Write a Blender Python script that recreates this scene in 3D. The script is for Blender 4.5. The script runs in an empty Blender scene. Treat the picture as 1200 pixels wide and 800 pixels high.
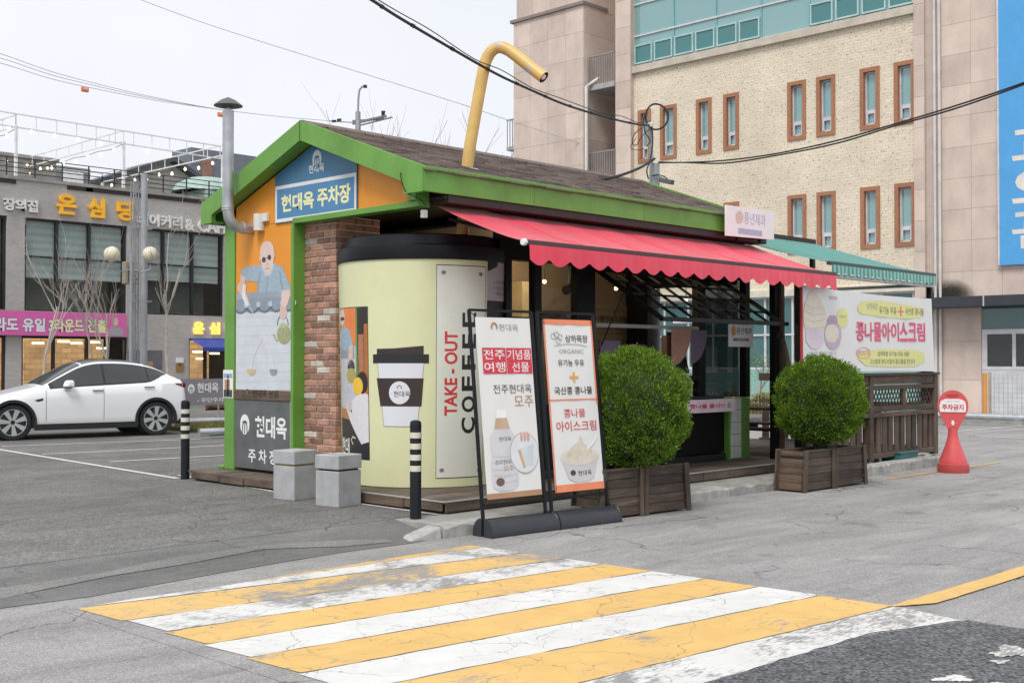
import bpy, bmesh, math, random
from mathutils import Vector, Matrix
random.seed(7)
R = math.radians
SC = bpy.context.scene
COL = SC.collection
# ---------------------------------------------------------------- camera, sky, sun, exposure
# world axes: x runs along the kiosk's long (street) side, y along its gable side, z = 0 is the parking lot
FPX, HY, CAMH, YAW = 1380.0, 422.0, 1.6, R(44.3)
PITCH = math.atan((HY - 400) / FPX)
CAM = Vector((-8.309, -9.09, CAMH))
cd = bpy.data.cameras.new('camera'); cam = bpy.data.objects.new('camera', cd); COL.objects.link(cam)
cam.location = CAM; cam.rotation_euler = (R(90) + PITCH, 0, YAW - R(90))
cd.sensor_width = 36; cd.lens = 36 * FPX / 1200; cd.clip_end = 3000; cd.clip_start = .05
SC.camera = cam
SUN_EL, SUN_AZ = R(56), R(202)      # light comes from behind the camera, thin overcast
wd = bpy.data.worlds.new('World'); SC.world = wd; wd.use_nodes = True
nt = wd.node_tree; nt.nodes.clear()
sky = nt.nodes.new('ShaderNodeTexSky'); sky.sky_type = 'NISHITA'; sky.sun_disc = False
sky.sun_elevation = SUN_EL; sky.sun_rotation = R(90) - SUN_AZ; sky.dust_density = 6; sky.air_density = 1.2; sky.ozone_density = 1
hs = nt.nodes.new('ShaderNodeHueSaturation'); hs.inputs['Saturation'].default_value = .12; hs.inputs['Value'].default_value = .55
mx = nt.nodes.new('ShaderNodeMix'); mx.data_type = 'RGBA'; mx.inputs['Factor'].default_value = .88
mx.inputs['B'].default_value = (7.6, 7.8, 8.2, 1)          # cloud deck
bg = nt.nodes.new('ShaderNodeBackground'); bg.inputs['Strength'].default_value = .1
wo = nt.nodes.new('ShaderNodeOutputWorld')
L = nt.links.new
cn = nt.nodes.new('ShaderNodeTexNoise'); cn.inputs['Scale'].default_value = 2.2; cn.inputs['Detail'].default_value = 5; ctc = nt.nodes.new('ShaderNodeTexCoord'); L(ctc.outputs['Generated'], cn.inputs['Vector'])
cr_ = nt.nodes.new('ShaderNodeValToRGB'); cr_.color_ramp.elements[0].position = .35; cr_.color_ramp.elements[1].position = .7; cr_.color_ramp.elements[0].color = (6.35, 6.6, 7.1, 1); cr_.color_ramp.elements[1].color = (7.0, 7.15, 7.5, 1); L(cn.outputs['Fac'], cr_.inputs[0]); L(cr_.outputs[0], mx.inputs['B'])
L(sky.outputs[0], hs.inputs['Color']); L(hs.outputs[0], mx.inputs['A']); L(mx.outputs['Result'], bg.inputs['Color']); L(bg.outputs[0], wo.inputs[0])
sl = bpy.data.lights.new('sun', 'SUN'); sl.energy = 1.5; sl.angle = R(20); sl.color = (1, .965, .92)
so = bpy.data.objects.new('sun', sl); COL.objects.link(so)
sd = Vector((math.cos(SUN_AZ) * math.cos(SUN_EL), math.sin(SUN_AZ) * math.cos(SUN_EL), math.sin(SUN_EL)))
so.rotation_euler = (-sd).to_track_quat('-Z', 'Y').to_euler(); so.location = (-20, -20, 30)
SC.view_settings.view_transform = 'Standard'; SC.view_settings.look = 'None'
SC.view_settings.exposure = 0.58; SC.view_settings.gamma = 1; SC.view_settings.use_curve_mapping = False
SC.cycles.max_bounces = 8; SC.cycles.transparent_max_bounces = 16
try: SC.cycles.use_denoising = True
except Exception: pass

# ---------------------------------------------------------------- photograph pixel -> point on a known plane
def ray(px, py):
    x = (px - 600) / FPX; y = -(py - 400) / FPX; c, s = math.cos(PITCH), math.sin(PITCH)
    fx, fy = math.cos(YAW), math.sin(YAW)
    f = c - s * y
    return Vector((fx * f + fy * x, fy * f - fx * x, s + c * y))
def PX(px, py, x):                   # on the plane x = const
    d = ray(px, py); t = (x - CAM.x) / d.x; return CAM + d * t
def PY(px, py, y):
    d = ray(px, py); t = (y - CAM.y) / d.y; return CAM + d * t
def PZ(px, py, z=0.0):
    d = ray(px, py); t = (z - CAM.z) / d.z; return CAM + d * t
def PD(px, py, dist):                # at a given distance in front of the camera
    d = ray(px, py); return CAM + d * dist
# ---------------------------------------------------------------- materials
MATS = {}
def nodes_of(m):
    m.use_nodes = True; t = m.node_tree; t.nodes.clear()
    o = t.nodes.new('ShaderNodeOutputMaterial'); b = t.nodes.new('ShaderNodeBsdfPrincipled')
    t.links.new(b.outputs[0], o.inputs[0]); return t, b, o
def N(t, typ, **kw):
    n = t.nodes.new(typ)
    for k, v in kw.items():
        if k in n.inputs: n.inputs[k].default_value = v
        else: setattr(n, k, v)
    return n
def ramp(t, src, stops, interp='LINEAR'):
    r = t.nodes.new('ShaderNodeValToRGB'); r.color_ramp.interpolation = interp
    e = r.color_ramp.elements
    while len(e) < len(stops): e.new(.5)
    for k, (p, c) in enumerate(stops):
        e[k].position = p; e[k].color = c if len(c) == 4 else (*c, 1)
    if src is not None: t.links.new(src, r.inputs[0])
    return r
def mixc(t, a, b, fac, mode='MIX'):
    m = t.nodes.new('ShaderNodeMix'); m.data_type = 'RGBA'; m.blend_type = mode
    for s, v in (('A', a), ('B', b), ('Factor', fac)):
        if hasattr(v, 'is_linked') or hasattr(v, 'links'): t.links.new(v, m.inputs[s])
        else: m.inputs[s].default_value = v if s == 'Factor' else (*v, 1) if len(v) == 3 else v
    return m.outputs['Result']
def coords(t, scale=(1, 1, 1), kind='Object'):
    tc = t.nodes.new('ShaderNodeTexCoord'); mp = t.nodes.new('ShaderNodeMapping')
    mp.inputs['Scale'].default_value = scale
    if kind == 'World':
        g = t.nodes.new('ShaderNodeNewGeometry'); t.links.new(g.outputs['Position'], mp.inputs[0])
    else: t.links.new(tc.outputs[kind], mp.inputs[0])
    return mp.outputs[0]
def noise(t, vec, scale, detail=4, rough=.55, dist=0):
    n = N(t, 'ShaderNodeTexNoise', Scale=scale, Detail=detail, Roughness=rough, Distortion=dist)
    t.links.new(vec, n.inputs['Vector']); return n.outputs['Fac']
def bump(t, b, h, strength=.3, dist=.01):
    n = N(t, 'ShaderNodeBump', Strength=strength, Distance=dist); t.links.new(h, n.inputs['Height']); t.links.new(n.outputs[0], b.inputs['Normal'])
def tint(c, k): return tuple(max(0, min(1, x * k)) for x in c)
def pm(key, col, rough=.55, metal=0, var=.14, scale=3, bs=.12, bscale=60, isl=0, objr=0, spec=.5, sheen=0, emit=None, dirt=0):
    """painted / plain surface with uneven tone, fine relief and, if asked, a tone per piece"""
    if key in MATS: return MATS[key]
    m = bpy.data.materials.new(key); t, b, o = nodes_of(m); MATS[key] = m
    v = coords(t, kind='World')
    n1 = noise(t, v, scale, 5)
    c = ramp(t, n1, [(.28, tint(col, 1 - var)), (.72, tint(col, 1 + var))]).outputs[0]
    if isl or objr:
        if isl: g = t.nodes.new('ShaderNodeNewGeometry'); rs = g.outputs['Random Per Island']; k = isl
        else: g = t.nodes.new('ShaderNodeObjectInfo'); rs = g.outputs['Random']; k = objr
        rr = ramp(t, rs, [(0, (1 - k,) * 3), (.5, (1, 1, 1)), (1, (1 + k,) * 3)])
        c = mixc(t, c, rr.outputs[0], 1.0, 'MULTIPLY')
    if dirt:
        nd = noise(t, coords(t, (1, 1, .35), 'World'), 2.3, 6, .65)
        dm = ramp(t, nd, [(.46, (0, 0, 0)), (.75, (dirt,) * 3)])
        c = mixc(t, c, tint(col, .35), dm.outputs[0])
    t.links.new(c, b.inputs['Base Color'])
    b.inputs['Roughness'].default_value = rough; b.inputs['Metallic'].default_value = metal
    b.inputs['Specular IOR Level'].default_value = spec
    if sheen: b.inputs['Sheen Weight'].default_value = sheen; b.inputs['Sheen Roughness'].default_value = .4
    if emit: b.inputs['Emission Color'].default_value = (*emit[0], 1); b.inputs['Emission Strength'].default_value = emit[1]
    if bs: bump(t, b, noise(t, v, bscale, 3), bs, .004)
    return m
def wood(key, a, bcol, axis=0, rough=.75, objr=.22):
    if key in MATS: return MATS[key]
    m = bpy.data.materials.new(key); t, b, o = nodes_of(m); MATS[key] = m
    sc = [26, 26, 26]; sc[axis] = 1.4
    oi = t.nodes.new('ShaderNodeObjectInfo')
    vec = t.nodes.new('ShaderNodeVectorMath'); vec.operation = 'ADD'
    rv = t.nodes.new('ShaderNodeMath'); rv.operation = 'MULTIPLY'; rv.inputs[1].default_value = 31
    t.links.new(oi.outputs['Random'], rv.inputs[0]); t.links.new(coords(t, tuple(sc), 'World'), vec.inputs[0]); t.links.new(rv.outputs[0], vec.inputs[1])
    g = noise(t, vec.outputs[0], 1, 6, .62, .4)
    c = ramp(t, g, [(.3, a), (.5, tint(a, 1.25)), (.72, bcol)]).outputs[0]
    st = ramp(t, noise(t, coords(t, kind='World'), 1.7, 6, .7), [(.35, (.55,) * 3), (.62, (1.08,) * 3)]).outputs[0]
    c = mixc(t, c, st, 1.0, 'MULTIPLY')
    rr = ramp(t, oi.outputs['Random'], [(0, (1 - objr,) * 3), (1, (1 + objr,) * 3)]).outputs[0]
    c = mixc(t, c, rr, 1.0, 'MULTIPLY')
    t.links.new(c, b.inputs['Base Color']); b.inputs['Roughness'].default_value = rough
    bump(t, b, g, .45, .006); return m
def asphalt(key, a, bcol, grain=90, crack=1.0, speck=.5):
    if key in MATS: return MATS[key]
    m = bpy.data.materials.new(key); t, b, o = nodes_of(m); MATS[key] = m
    v = coords(t, kind='World')
    big = noise(t, v, .55, 6, .62, .6)
    c = ramp(t, big, [(.3, a), (.7, bcol)]).outputs[0]
    vs = coords(t, (.35, 1.6, 1), 'World')
    streak = ramp(t, noise(t, vs, 1.3, 7, .68, .8), [(.36, (.74,) * 3), (.62, (1.06,) * 3)]).outputs[0]
    c = mixc(t, c, streak, .8, 'MULTIPLY')
    fl_ = ramp(t, noise(t, coords(t, (1.5, 7, 1), 'World'), 1.4, 8, .72, 1.2), [(.30, (.62,) * 3), (.43, (1,) * 3)]).outputs[0]
    c = mixc(t, c, fl_, .75 if crack else 0, 'MULTIPLY')
    oil = ramp(t, noise(t, v, 1.25, 3, .5, .3), [(.63, (1,) * 3), (.72, (.66,) * 3)]).outputs[0]
    pale = ramp(t, noise(t, coords(t, (.6, 1.5, 1), 'World'), 1.9, 6, .65), [(.62, (1,) * 3), (.70, (1.22,) * 3)]).outputs[0]
    c = mixc(t, mixc(t, c, oil, .8, 'MULTIPLY'), pale, .8, 'MULTIPLY')
    vo = N(t, 'ShaderNodeTexVoronoi', Scale=float(grain)); t.links.new(v, vo.inputs['Vector'])
    sp = ramp(t, vo.outputs['Color'], [(.15, (1 - speck,) * 3), (.5, (1, 1, 1)), (.9, (1 + speck * 1.3,) * 3)])
    c = mixc(t, c, sp.outputs[0], 1.0, 'MULTIPLY')
    if crack:
        wv = t.nodes.new('ShaderNodeTexNoise'); wv.inputs['Scale'].default_value = 1.6; wv.inputs['Detail'].default_value = 7; t.links.new(v, wv.inputs['Vector'])
        ad = t.nodes.new('ShaderNodeVectorMath'); ad.operation = 'MULTIPLY_ADD'; ad.inputs[1].default_value = (.9, .9, 0)
        t.links.new(wv.outputs['Color'], ad.inputs[0]); t.links.new(v, ad.inputs[2])
        vc = N(t, 'ShaderNodeTexVoronoi', feature='DISTANCE_TO_EDGE', Scale=.55); t.links.new(ad.outputs[0], vc.inputs['Vector'])
        cm = ramp(t, vc.outputs['Distance'], [(.0, (1,) * 3), (.0075, (0,) * 3)]).outputs[0]
        gate = ramp(t, noise(t, v, .45, 3), [(.43, (0,) * 3), (.52, (crack,) * 3)]).outputs[0]
        k = mixc(t, cm, gate, 1.0, 'MULTIPLY')
        c = mixc(t, c, tint(a, .35), k)
    t.links.new(c, b.inputs['Base Color']); b.inputs['Roughness'].default_value = .82; b.inputs['Specular IOR Level'].default_value = .3
    bump(t, b, vo.outputs['Distance'], .5, .006); return m
def roadpaint(key, col, under, wear=.5):
    if key in MATS: return MATS[key]
    m = bpy.data.materials.new(key); t, b, o = nodes_of(m); MATS[key] = m
    v = coords(t, kind='World')
    n1 = noise(t, v, 1.3, 8, .7, .5)
    n2 = noise(t, coords(t, (9, 38, 1), 'World'), 1.0, 8, .8)
    c = ramp(t, noise(t, v, 3.5, 6, .6), [(.3, tint(col, .86)), (.7, col)]).outputs[0]
    ad = t.nodes.new('ShaderNodeVectorMath'); ad.operation = 'MULTIPLY_ADD'; ad.inputs[1].default_value = (.55, .55, 0)
    wv = t.nodes.new('ShaderNodeTexNoise'); wv.inputs['Scale'].default_value = 2.6; wv.inputs['Detail'].default_value = 6; t.links.new(v, wv.inputs['Vector'])
    t.links.new(wv.outputs['Color'], ad.inputs[0]); t.links.new(v, ad.inputs[2])
    ks = []
    for s, w in ((1.3, .006), (4.1, .010)):
        vc = N(t, 'ShaderNodeTexVoronoi', feature='DISTANCE_TO_EDGE', Scale=s); t.links.new(ad.outputs[0], vc.inputs['Vector'])
        k = ramp(t, vc.outputs['Distance'], [(0, (1,) * 3), (w, (0,) * 3)]).outputs[0]
        gate = ramp(t, noise(t, v, .8 + s * .3, 4), [(.44, (0,) * 3), (.56, (1,) * 3)]).outputs[0]
        ks.append(mixc(t, k, gate, 1.0, 'MULTIPLY'))
    k = mixc(t, ks[0], ks[1], 1.0, 'ADD')
    c = mixc(t, c, tint(under, .55), k)
    mul = t.nodes.new('ShaderNodeMath'); mul.operation = 'MULTIPLY_ADD'; mul.inputs[1].default_value = .45
    hf = t.nodes.new('ShaderNodeMath'); hf.operation = 'MULTIPLY'; hf.inputs[1].default_value = .5; t.links.new(n1, hf.inputs[0])
    t.links.new(n2, mul.inputs[0]); t.links.new(hf.outputs[0], mul.inputs[2])
    w0 = .562 - (wear - .8) * .24
    w = ramp(t, mul.outputs[0], [(min(.93, w0), (0,) * 3), (min(.99, w0 + .045), (1,) * 3)])
    c = mixc(t, c, under, w.outputs[0])
    t.links.new(c, b.inputs['Base Color']); b.inputs['Roughness'].default_value = .6
    bump(t, b, k, -.4, .004); return m
def brickwall(key, c1, c2, mortar, scale, axis, spots=None, bw=.5, rh=.25):
    """far masonry: courses too small to build one by one"""
    if key in MATS: return MATS[key]
    m = bpy.data.materials.new(key); t, b, o = nodes_of(m); MATS[key] = m
    g = t.nodes.new('ShaderNodeNewGeometry'); sx = t.nodes.new('ShaderNodeSeparateXYZ'); cx = t.nodes.new('ShaderNodeCombineXYZ')
    t.links.new(g.outputs['Position'], sx.inputs[0]); t.links.new(sx.outputs[axis], cx.inputs[0]); t.links.new(sx.outputs['Z'], cx.inputs[1])
    br = N(t, 'ShaderNodeTexBrick', Scale=scale, Color1=(*c1, 1), Color2=(*c2, 1), Mortar=(*mortar, 1))
    br.inputs['Mortar Size'].default_value = .022; br.inputs['Brick Width'].default_value = bw; br.inputs['Row Height'].default_value = rh
    t.links.new(cx.outputs[0], br.inputs['Vector'])
    c = br.outputs['Color']
    st = ramp(t, noise(t, g.outputs['Position'], .5, 6, .6), [(.3, (.84,) * 3), (.7, (1.06,) * 3)]).outputs[0]
    c = mixc(t, c, st, 1.0, 'MULTIPLY')
    if spots:
        n = noise(t, cx.outputs[0], 13, 2, .6)
        c = mixc(t, c, spots, ramp(t, n, [(.60, (0,) * 3), (.66, (.7,) * 3)]).outputs[0])
    t.links.new(c, b.inputs['Base Color']); b.inputs['Roughness'].default_value = .85
    bump(t, b, br.outputs['Fac'], -.5, .01); return m
def glass(key, col, rough=.06, alpha=.5, ior=1.5):
    """window pane: tinted, partly see-through, mirrors the sky"""
    if key in MATS: return MATS[key]
    m = bpy.data.materials.new(key); t, b, o = nodes_of(m); MATS[key] = m
    b.inputs['Base Color'].default_value = (*col, 1); b.inputs['Roughness'].default_value = rough; b.inputs['Specular IOR Level'].default_value = .5; b.inputs['IOR'].default_value = ior
    tr = t.nodes.new('ShaderNodeBsdfTransparent'); tr.inputs[0].default_value = (*tint(col, 1.0), 1) if alpha < .05 else (.92, .95, .95, 1)
    ms = t.nodes.new('ShaderNodeMixShader'); ms.inputs[0].default_value = alpha
    t.links.new(tr.outputs[0], ms.inputs[1]); t.links.new(b.outputs[0], ms.inputs[2]); t.links.new(ms.outputs[0], o.inputs[0])
    return m
# ---------------------------------------------------------------- mesh building
BASE = {}
def link(o, parent=None):
    COL.objects.link(o)
    if parent is not None: o.parent = parent
    return o
def props(o, label=None, cat=None, group=None, kind=None):
    if label: o['label'] = label
    if cat: o['category'] = cat
    if group: o['group'] = group
    if kind: o['kind'] = kind
    return o
def thing(name, label, cat, base=(0, 0, 0), group=None, rz=0):
    o = bpy.data.objects.new(name, None); o.location = base; o.rotation_euler.z = rz; o.empty_display_size = .2
    COL.objects.link(o); BASE[o.name] = Vector(base); return props(o, label, cat, group)
class MB:
    def __init__(s): s.v = []; s.f = []; s.mi = []
    def add(s, vs, fs, mi=0):
        n = len(s.v); s.v += [tuple(p) for p in vs]; s.f += [tuple(n + i for i in f) for f in fs]; s.mi += [mi] * len(fs); return s
    def box(s, x0, x1, y0, y1, z0, z1, mi=0):
        vs = [(x, y, z) for z in (z0, z1) for y in (y0, y1) for x in (x0, x1)]
        return s.add(vs, [(0, 2, 3, 1), (4, 5, 7, 6), (0, 1, 5, 4), (2, 6, 7, 3), (0, 4, 6, 2), (1, 3, 7, 5)], mi)
    def hexa(s, p, mi=0):            # eight corners ordered as in box()
        return s.add(p, [(0, 2, 3, 1), (4, 5, 7, 6), (0, 1, 5, 4), (2, 6, 7, 3), (0, 4, 6, 2), (1, 3, 7, 5)], mi)
    def bar(s, a, b, w, h, up=(0, 0, 1), mi=0):
        a, b = Vector(a), Vector(b); d = (b - a).normalized(); up = Vector(up)
        if abs(d.dot(up)) > .98: up = Vector((1, 0, 0))
        r = d.cross(up).normalized(); u = r.cross(d)
        r *= w / 2; u *= h / 2
        p = [a - r - u, a + r - u, b - r - u, b + r - u, a - r + u, a + r + u, b - r + u, b + r + u]
        return s.add(p, [(0, 2, 3, 1), (4, 5, 7, 6), (0, 1, 5, 4), (2, 6, 7, 3), (0, 4, 6, 2), (1, 3, 7, 5)], mi)
    def prism(s, pts, off, mi=0):     # closed polygon of 3D points, extruded by a vector
        n = len(pts); off = Vector(off); q = [Vector(p) for p in pts]
        nrm = sum(((q[i] - q[0]).cross(q[(i + 1) % n] - q[0]) for i in range(1, n - 1)), Vector())
        if nrm.dot(off) > 0: q = q[::-1]
        return s.add(q + [p + off for p in q], [tuple(range(n)), tuple(range(2 * n - 1, n - 1, -1))] + [(i, n + i, n + (i + 1) % n, (i + 1) % n)[::-1] for i in range(n)], mi)
    def tube(s, path, rad, n=10, cap=True, mi=0):
        path = [Vector(p) for p in path]; k = len(path)
        rad = rad if isinstance(rad, (list, tuple)) else [rad] * k
        rings = []; prev = None
        for i, p in enumerate(path):
            d = (path[min(i + 1, k - 1)] - path[max(i - 1, 0)]).normalized()
            if prev is None: r = d.orthogonal().normalized()
            else:
                r = prev - d * prev.dot(d); r = r.normalized() if r.length > 1e-6 else d.orthogonal().normalized()
            prev = r; q = d.cross(r)
            rings.append([p + (r * math.cos(2 * math.pi * j / n) + q * math.sin(2 * math.pi * j / n)) * rad[i] for j in range(n)])
        fs = []
        for i in range(k - 1):
            for j in range(n): fs.append((i * n + j, i * n + (j + 1) % n, (i + 1) * n + (j + 1) % n, (i + 1) * n + j))
        if cap: fs += [tuple(range(n - 1, -1, -1)), tuple(range((k - 1) * n, k * n))]
        return s.add([p for r in rings for p in r], fs, mi)
    def lathe(s, prof, c=(0, 0, 0), n=32, ax='z', a0=0, a1=2 * math.pi, cap=False, mi=0):
        c = Vector(c); full = abs(a1 - a0 - 2 * math.pi) < 1e-6; m = n if full else n + 1; vs = []
        for (r, h) in prof:
            for j in range(m):
                a = a0 + (a1 - a0) * j / n; x, y = r * math.cos(a), r * math.sin(a)
                vs.append(c + (Vector((x, y, h)) if ax == 'z' else Vector((x, h, y)) if ax == 'y' else Vector((h, x, y))))
        fs = []
        for i in range(len(prof) - 1):
            for j in range(n if full else n): 
                k = (j + 1) % m if full else j + 1
                f = (i * m + j, i * m + k, (i + 1) * m + k, (i + 1) * m + j); fs.append(f if ax != 'y' else f[::-1])
        if cap: fs += [tuple(range(m - 1, -1, -1)), tuple((len(prof) - 1) * m + j for j in range(m))]
        return s.add(vs, fs, mi)
    def build(s, name, mat, parent=None, base=None, smooth=False, bevel=0, seg=2, kind=None, label=None, recalc=False):
        b = Vector(base) if base is not None else BASE.get(parent.name, Vector()) if parent is not None else Vector()
        me = bpy.data.meshes.new(name)
        me.from_pydata([tuple(Vector(p) - b) for p in s.v], [], s.f)
        ms = mat if isinstance(mat, (list, tuple)) else [mat]
        for m in ms: me.materials.append(m)
        if len(ms) > 1: me.polygons.foreach_set('material_index', s.mi)
        if recalc:
            bm = bmesh.new(); bm.from_mesh(me); bmesh.ops.recalc_face_normals(bm, faces=bm.faces); bm.to_mesh(me); bm.free()
        if smooth:
            me.polygons.foreach_set('use_smooth', [True] * len(me.polygons))
            try: me.set_sharp_from_angle(angle=R(38))
            except Exception: pass
        me.update()
        o = bpy.data.objects.new(name, me); BASE_add = b
        link(o, parent)
        if parent is None: o.location = b
        BASE[o.name] = b
        if bevel:
            md = o.modifiers.new('bevel', 'BEVEL'); md.width = bevel; md.segments = seg; md.limit_method = 'ANGLE'; md.angle_limit = R(35)
        if kind or label: props(o, label, None, None, kind)
        return o
def BX(name, mat, parent, x0, x1, y0, y1, z0, z1, bevel=0, **k): return MB().box(x0, x1, y0, y1, z0, z1).build(name, mat, parent, bevel=bevel, **k)
def shared(name, me, parent, loc, rot=(0, 0, 0), scale=(1, 1, 1)):
    o = bpy.data.objects.new(name, me); link(o, parent); o.location = Vector(loc) - BASE.get(parent.name, Vector()); o.rotation_euler = rot; o.scale = scale
    BASE[o.name] = Vector(loc); return o
def unit_mesh(name, sx, sy, sz, mat, bevel=.004):
    bm = bmesh.new(); bmesh.ops.create_cube(bm, size=1); bmesh.ops.scale(bm, verts=bm.verts, vec=(sx, sy, sz))
    if bevel: bmesh.ops.bevel(bm, geom=bm.edges[:], offset=bevel, segments=1, affect='EDGES')
    me = bpy.data.meshes.new(name); bm.to_mesh(me); bm.free(); me.materials.append(mat); return me
def copy_tree(o, parent=None):
    c = o.copy(); COL.objects.link(c); c.parent = parent
    for ch in o.children: copy_tree(ch, c)
    return c
# ---------------------------------------------------------------- flat print: lettering and shapes laid on a surface
class Flat:                            # origin, right, up
    def __init__(s, o, ex, ez): s.o, s.ex, s.ez = Vector(o), Vector(ex).normalized(), Vector(ez).normalized(); s.n = s.ex.cross(s.ez); s.curved = False
    def at(s, a, b, d=.003): return s.o + s.ex * a + s.ez * b + s.n * d
class Cyl:                             # a = arc length to the right of the axis point facing the camera, b = height
    def __init__(s, c, r, phi): s.c, s.r, s.phi = Vector(c), r, phi; s.curved = True
    def at(s, a, b, d=.003):
        q = s.phi + a / s.r; return s.c + Vector(((s.r + d) * math.cos(q), (s.r + d) * math.sin(q), b))
def xface(x): return Flat((x, 0, 0), (0, -1, 0), (0, 0, 1))      # faces -x; a = -y, b = z
def yface(y): return Flat((0, y, 0), (1, 0, 0), (0, 0, 1))       # faces -y; a = x, b = z
def pxx(pts, x): return [(-PX(p[0], p[1], x).y, PX(p[0], p[1], x).z) for p in pts]
def pxy(pts, y): return [(PY(p[0], p[1], y).x, PY(p[0], p[1], y).z) for p in pts]
def shape(name, sf, pts, mat, parent, d=.003):
    d = .001 + d * .3
    area = sum(pts[i][0] * pts[(i + 1) % len(pts)][1] - pts[(i + 1) % len(pts)][0] * pts[i][1] for i in range(len(pts)))
    if area < 0: pts = pts[::-1]
    bm = bmesh.new(); bm.faces.new([bm.verts.new((p[0], p[1], 0)) for p in pts])
    if sf.curved:
        bmesh.ops.triangulate(bm, faces=bm.faces); bmesh.ops.subdivide_edges(bm, edges=bm.edges[:], cuts=9, use_grid_fill=True)
    me = bpy.data.meshes.new(name); b = BASE.get(parent.name, Vector())
    for v in bm.verts: v.co = sf.at(v.co.x, v.co.y, d) - b
    bm.to_mesh(me); bm.free(); me.materials.append(mat)
    o = bpy.data.objects.new(name, me); link(o, parent); BASE[o.name] = b; return o
def srect(name, sf, a0, a1, b0, b1, mat, parent, d=.003):
    d = .001 + d * .3
    n = max(1, int(abs(a1 - a0) / .05)) if sf.curved else 1
    mb = MB()
    for i in range(n):
        p, q = a0 + (a1 - a0) * i / n, a0 + (a1 - a0) * (i + 1) / n
        mb.add([sf.at(p, b0, d), sf.at(q, b0, d), sf.at(q, b1, d), sf.at(p, b1, d)], [(0, 1, 2, 3)])
    return mb.build(name, mat, parent, smooth=sf.curved)
def ell(c, rx, ry, n=20, a0=0, a1=2 * math.pi): return [(c[0] + rx * math.cos(a0 + (a1 - a0) * i / n), c[1] + ry * math.sin(a0 + (a1 - a0) * i / n)) for i in range(n if abs(a1 - a0 - 2 * math.pi) < 1e-6 else n + 1)]
def pline(pts, w):                     # a brush stroke as a polygon
    l, r = [], []
    for i, p in enumerate(pts):
        a, b = pts[max(i - 1, 0)], pts[min(i + 1, len(pts) - 1)]
        dx, dy = b[0] - a[0], b[1] - a[1]; q = math.hypot(dx, dy) or 1
        l.append((p[0] - dy / q * w / 2, p[1] + dx / q * w / 2)); r.append((p[0] + dy / q * w / 2, p[1] - dx / q * w / 2))
    return l + r[::-1]
TXT = {}
def text_mesh(s, bold, depth=0):
    k = (s, bold, depth)
    if k in TXT: return TXT[k]
    c = bpy.data.curves.new('t', 'FONT'); c.body = s; c.resolution_u = 3; c.offset = bold; c.fill_mode = 'FRONT' if not depth else 'BOTH'; c.extrude = depth
    o = bpy.data.objects.new('t', c); COL.objects.link(o); bpy.context.view_layer.update()
    me = bpy.data.meshes.new_from_object(o.evaluated_get(bpy.context.evaluated_depsgraph_get()))
    vs = [v.co.copy() for v in me.vertices]; fs = [tuple(p.vertices) for p in me.polygons]
    bpy.data.objects.remove(o); bpy.data.curves.remove(c); bpy.data.meshes.remove(me)
    x0, x1 = min(v.x for v in vs), max(v.x for v in vs); y0, y1 = min(v.y for v in vs), max(v.y for v in vs)
    TXT[k] = ([((v.x - x0) / (x1 - x0), (v.y - y0) / (y1 - y0), v.z) for v in vs], fs); return TXT[k]
def text(s, sf, a0, b0, a1, b1, mat, parent, d=.004, bold=.012, rot=False, name='lettering', depth=0, skew=0):
    d = .001 + d * .3
    vs, fs = text_mesh(s, bold, .01 if depth else 0); me = bpy.data.meshes.new(name); b = BASE.get(parent.name, Vector()); out = []
    if sf.curved:
        bm = bmesh.new(); bv = [bm.verts.new(v) for v in vs]
        for f in fs:
            try: bm.faces.new([bv[i] for i in f])
            except ValueError: pass
        bmesh.ops.triangulate(bm, faces=bm.faces); bmesh.ops.subdivide_edges(bm, edges=bm.edges[:], cuts=3, use_grid_fill=True)
        bm.verts.index_update(); vs = [tuple(v.co) for v in bm.verts]; fs = [tuple(v.index for v in f.verts) for f in bm.faces]; bm.free()
    for (x, y, z) in vs:
        x = x + skew * y
        if rot: aa, bb = a1 + (a0 - a1) * y, b0 + (b1 - b0) * x
        else: aa, bb = a0 + (a1 - a0) * x, b0 + (b1 - b0) * y
        out.append(sf.at(aa, bb, d + (depth * (z / .02 + .5) if depth else 0)) - b)
    me.from_pydata(out, [], fs); me.materials.append(mat)
    bm = bmesh.new(); bm.from_mesh(me)
    if not depth:
        nn = sf.n if not sf.curved else None
        for f in bm.faces:
            f.normal_update()
            w = nn if nn else (f.calc_center_median() + b - sf.c) * Vector((1, 1, 0))
            if f.normal.dot(w) < 0: f.normal_flip()
    bm.to_mesh(me); bm.free()
    o = bpy.data.objects.new(name, me); link(o, parent); BASE[o.name] = b; return o
def textY(s, y, x0, y0, x1, y1, mat, parent, **k):      # photo box (left, top, right, bottom; heights at its left end) on a plane facing -y
    p, q, r = PY(x0, y1, y), PY(x1, y1, y), PY(x0, y0, y); return text(s, yface(y), p.x, p.z, q.x, r.z, mat, parent, **k)
def textX(s, x, x0, y0, x1, y1, mat, parent, **k):
    p, q, r = PX(x0, y1, x), PX(x1, y1, x), PX(x0, y0, x); return text(s, xface(x), -p.y, p.z, -q.y, r.z, mat, parent, **k)
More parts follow.
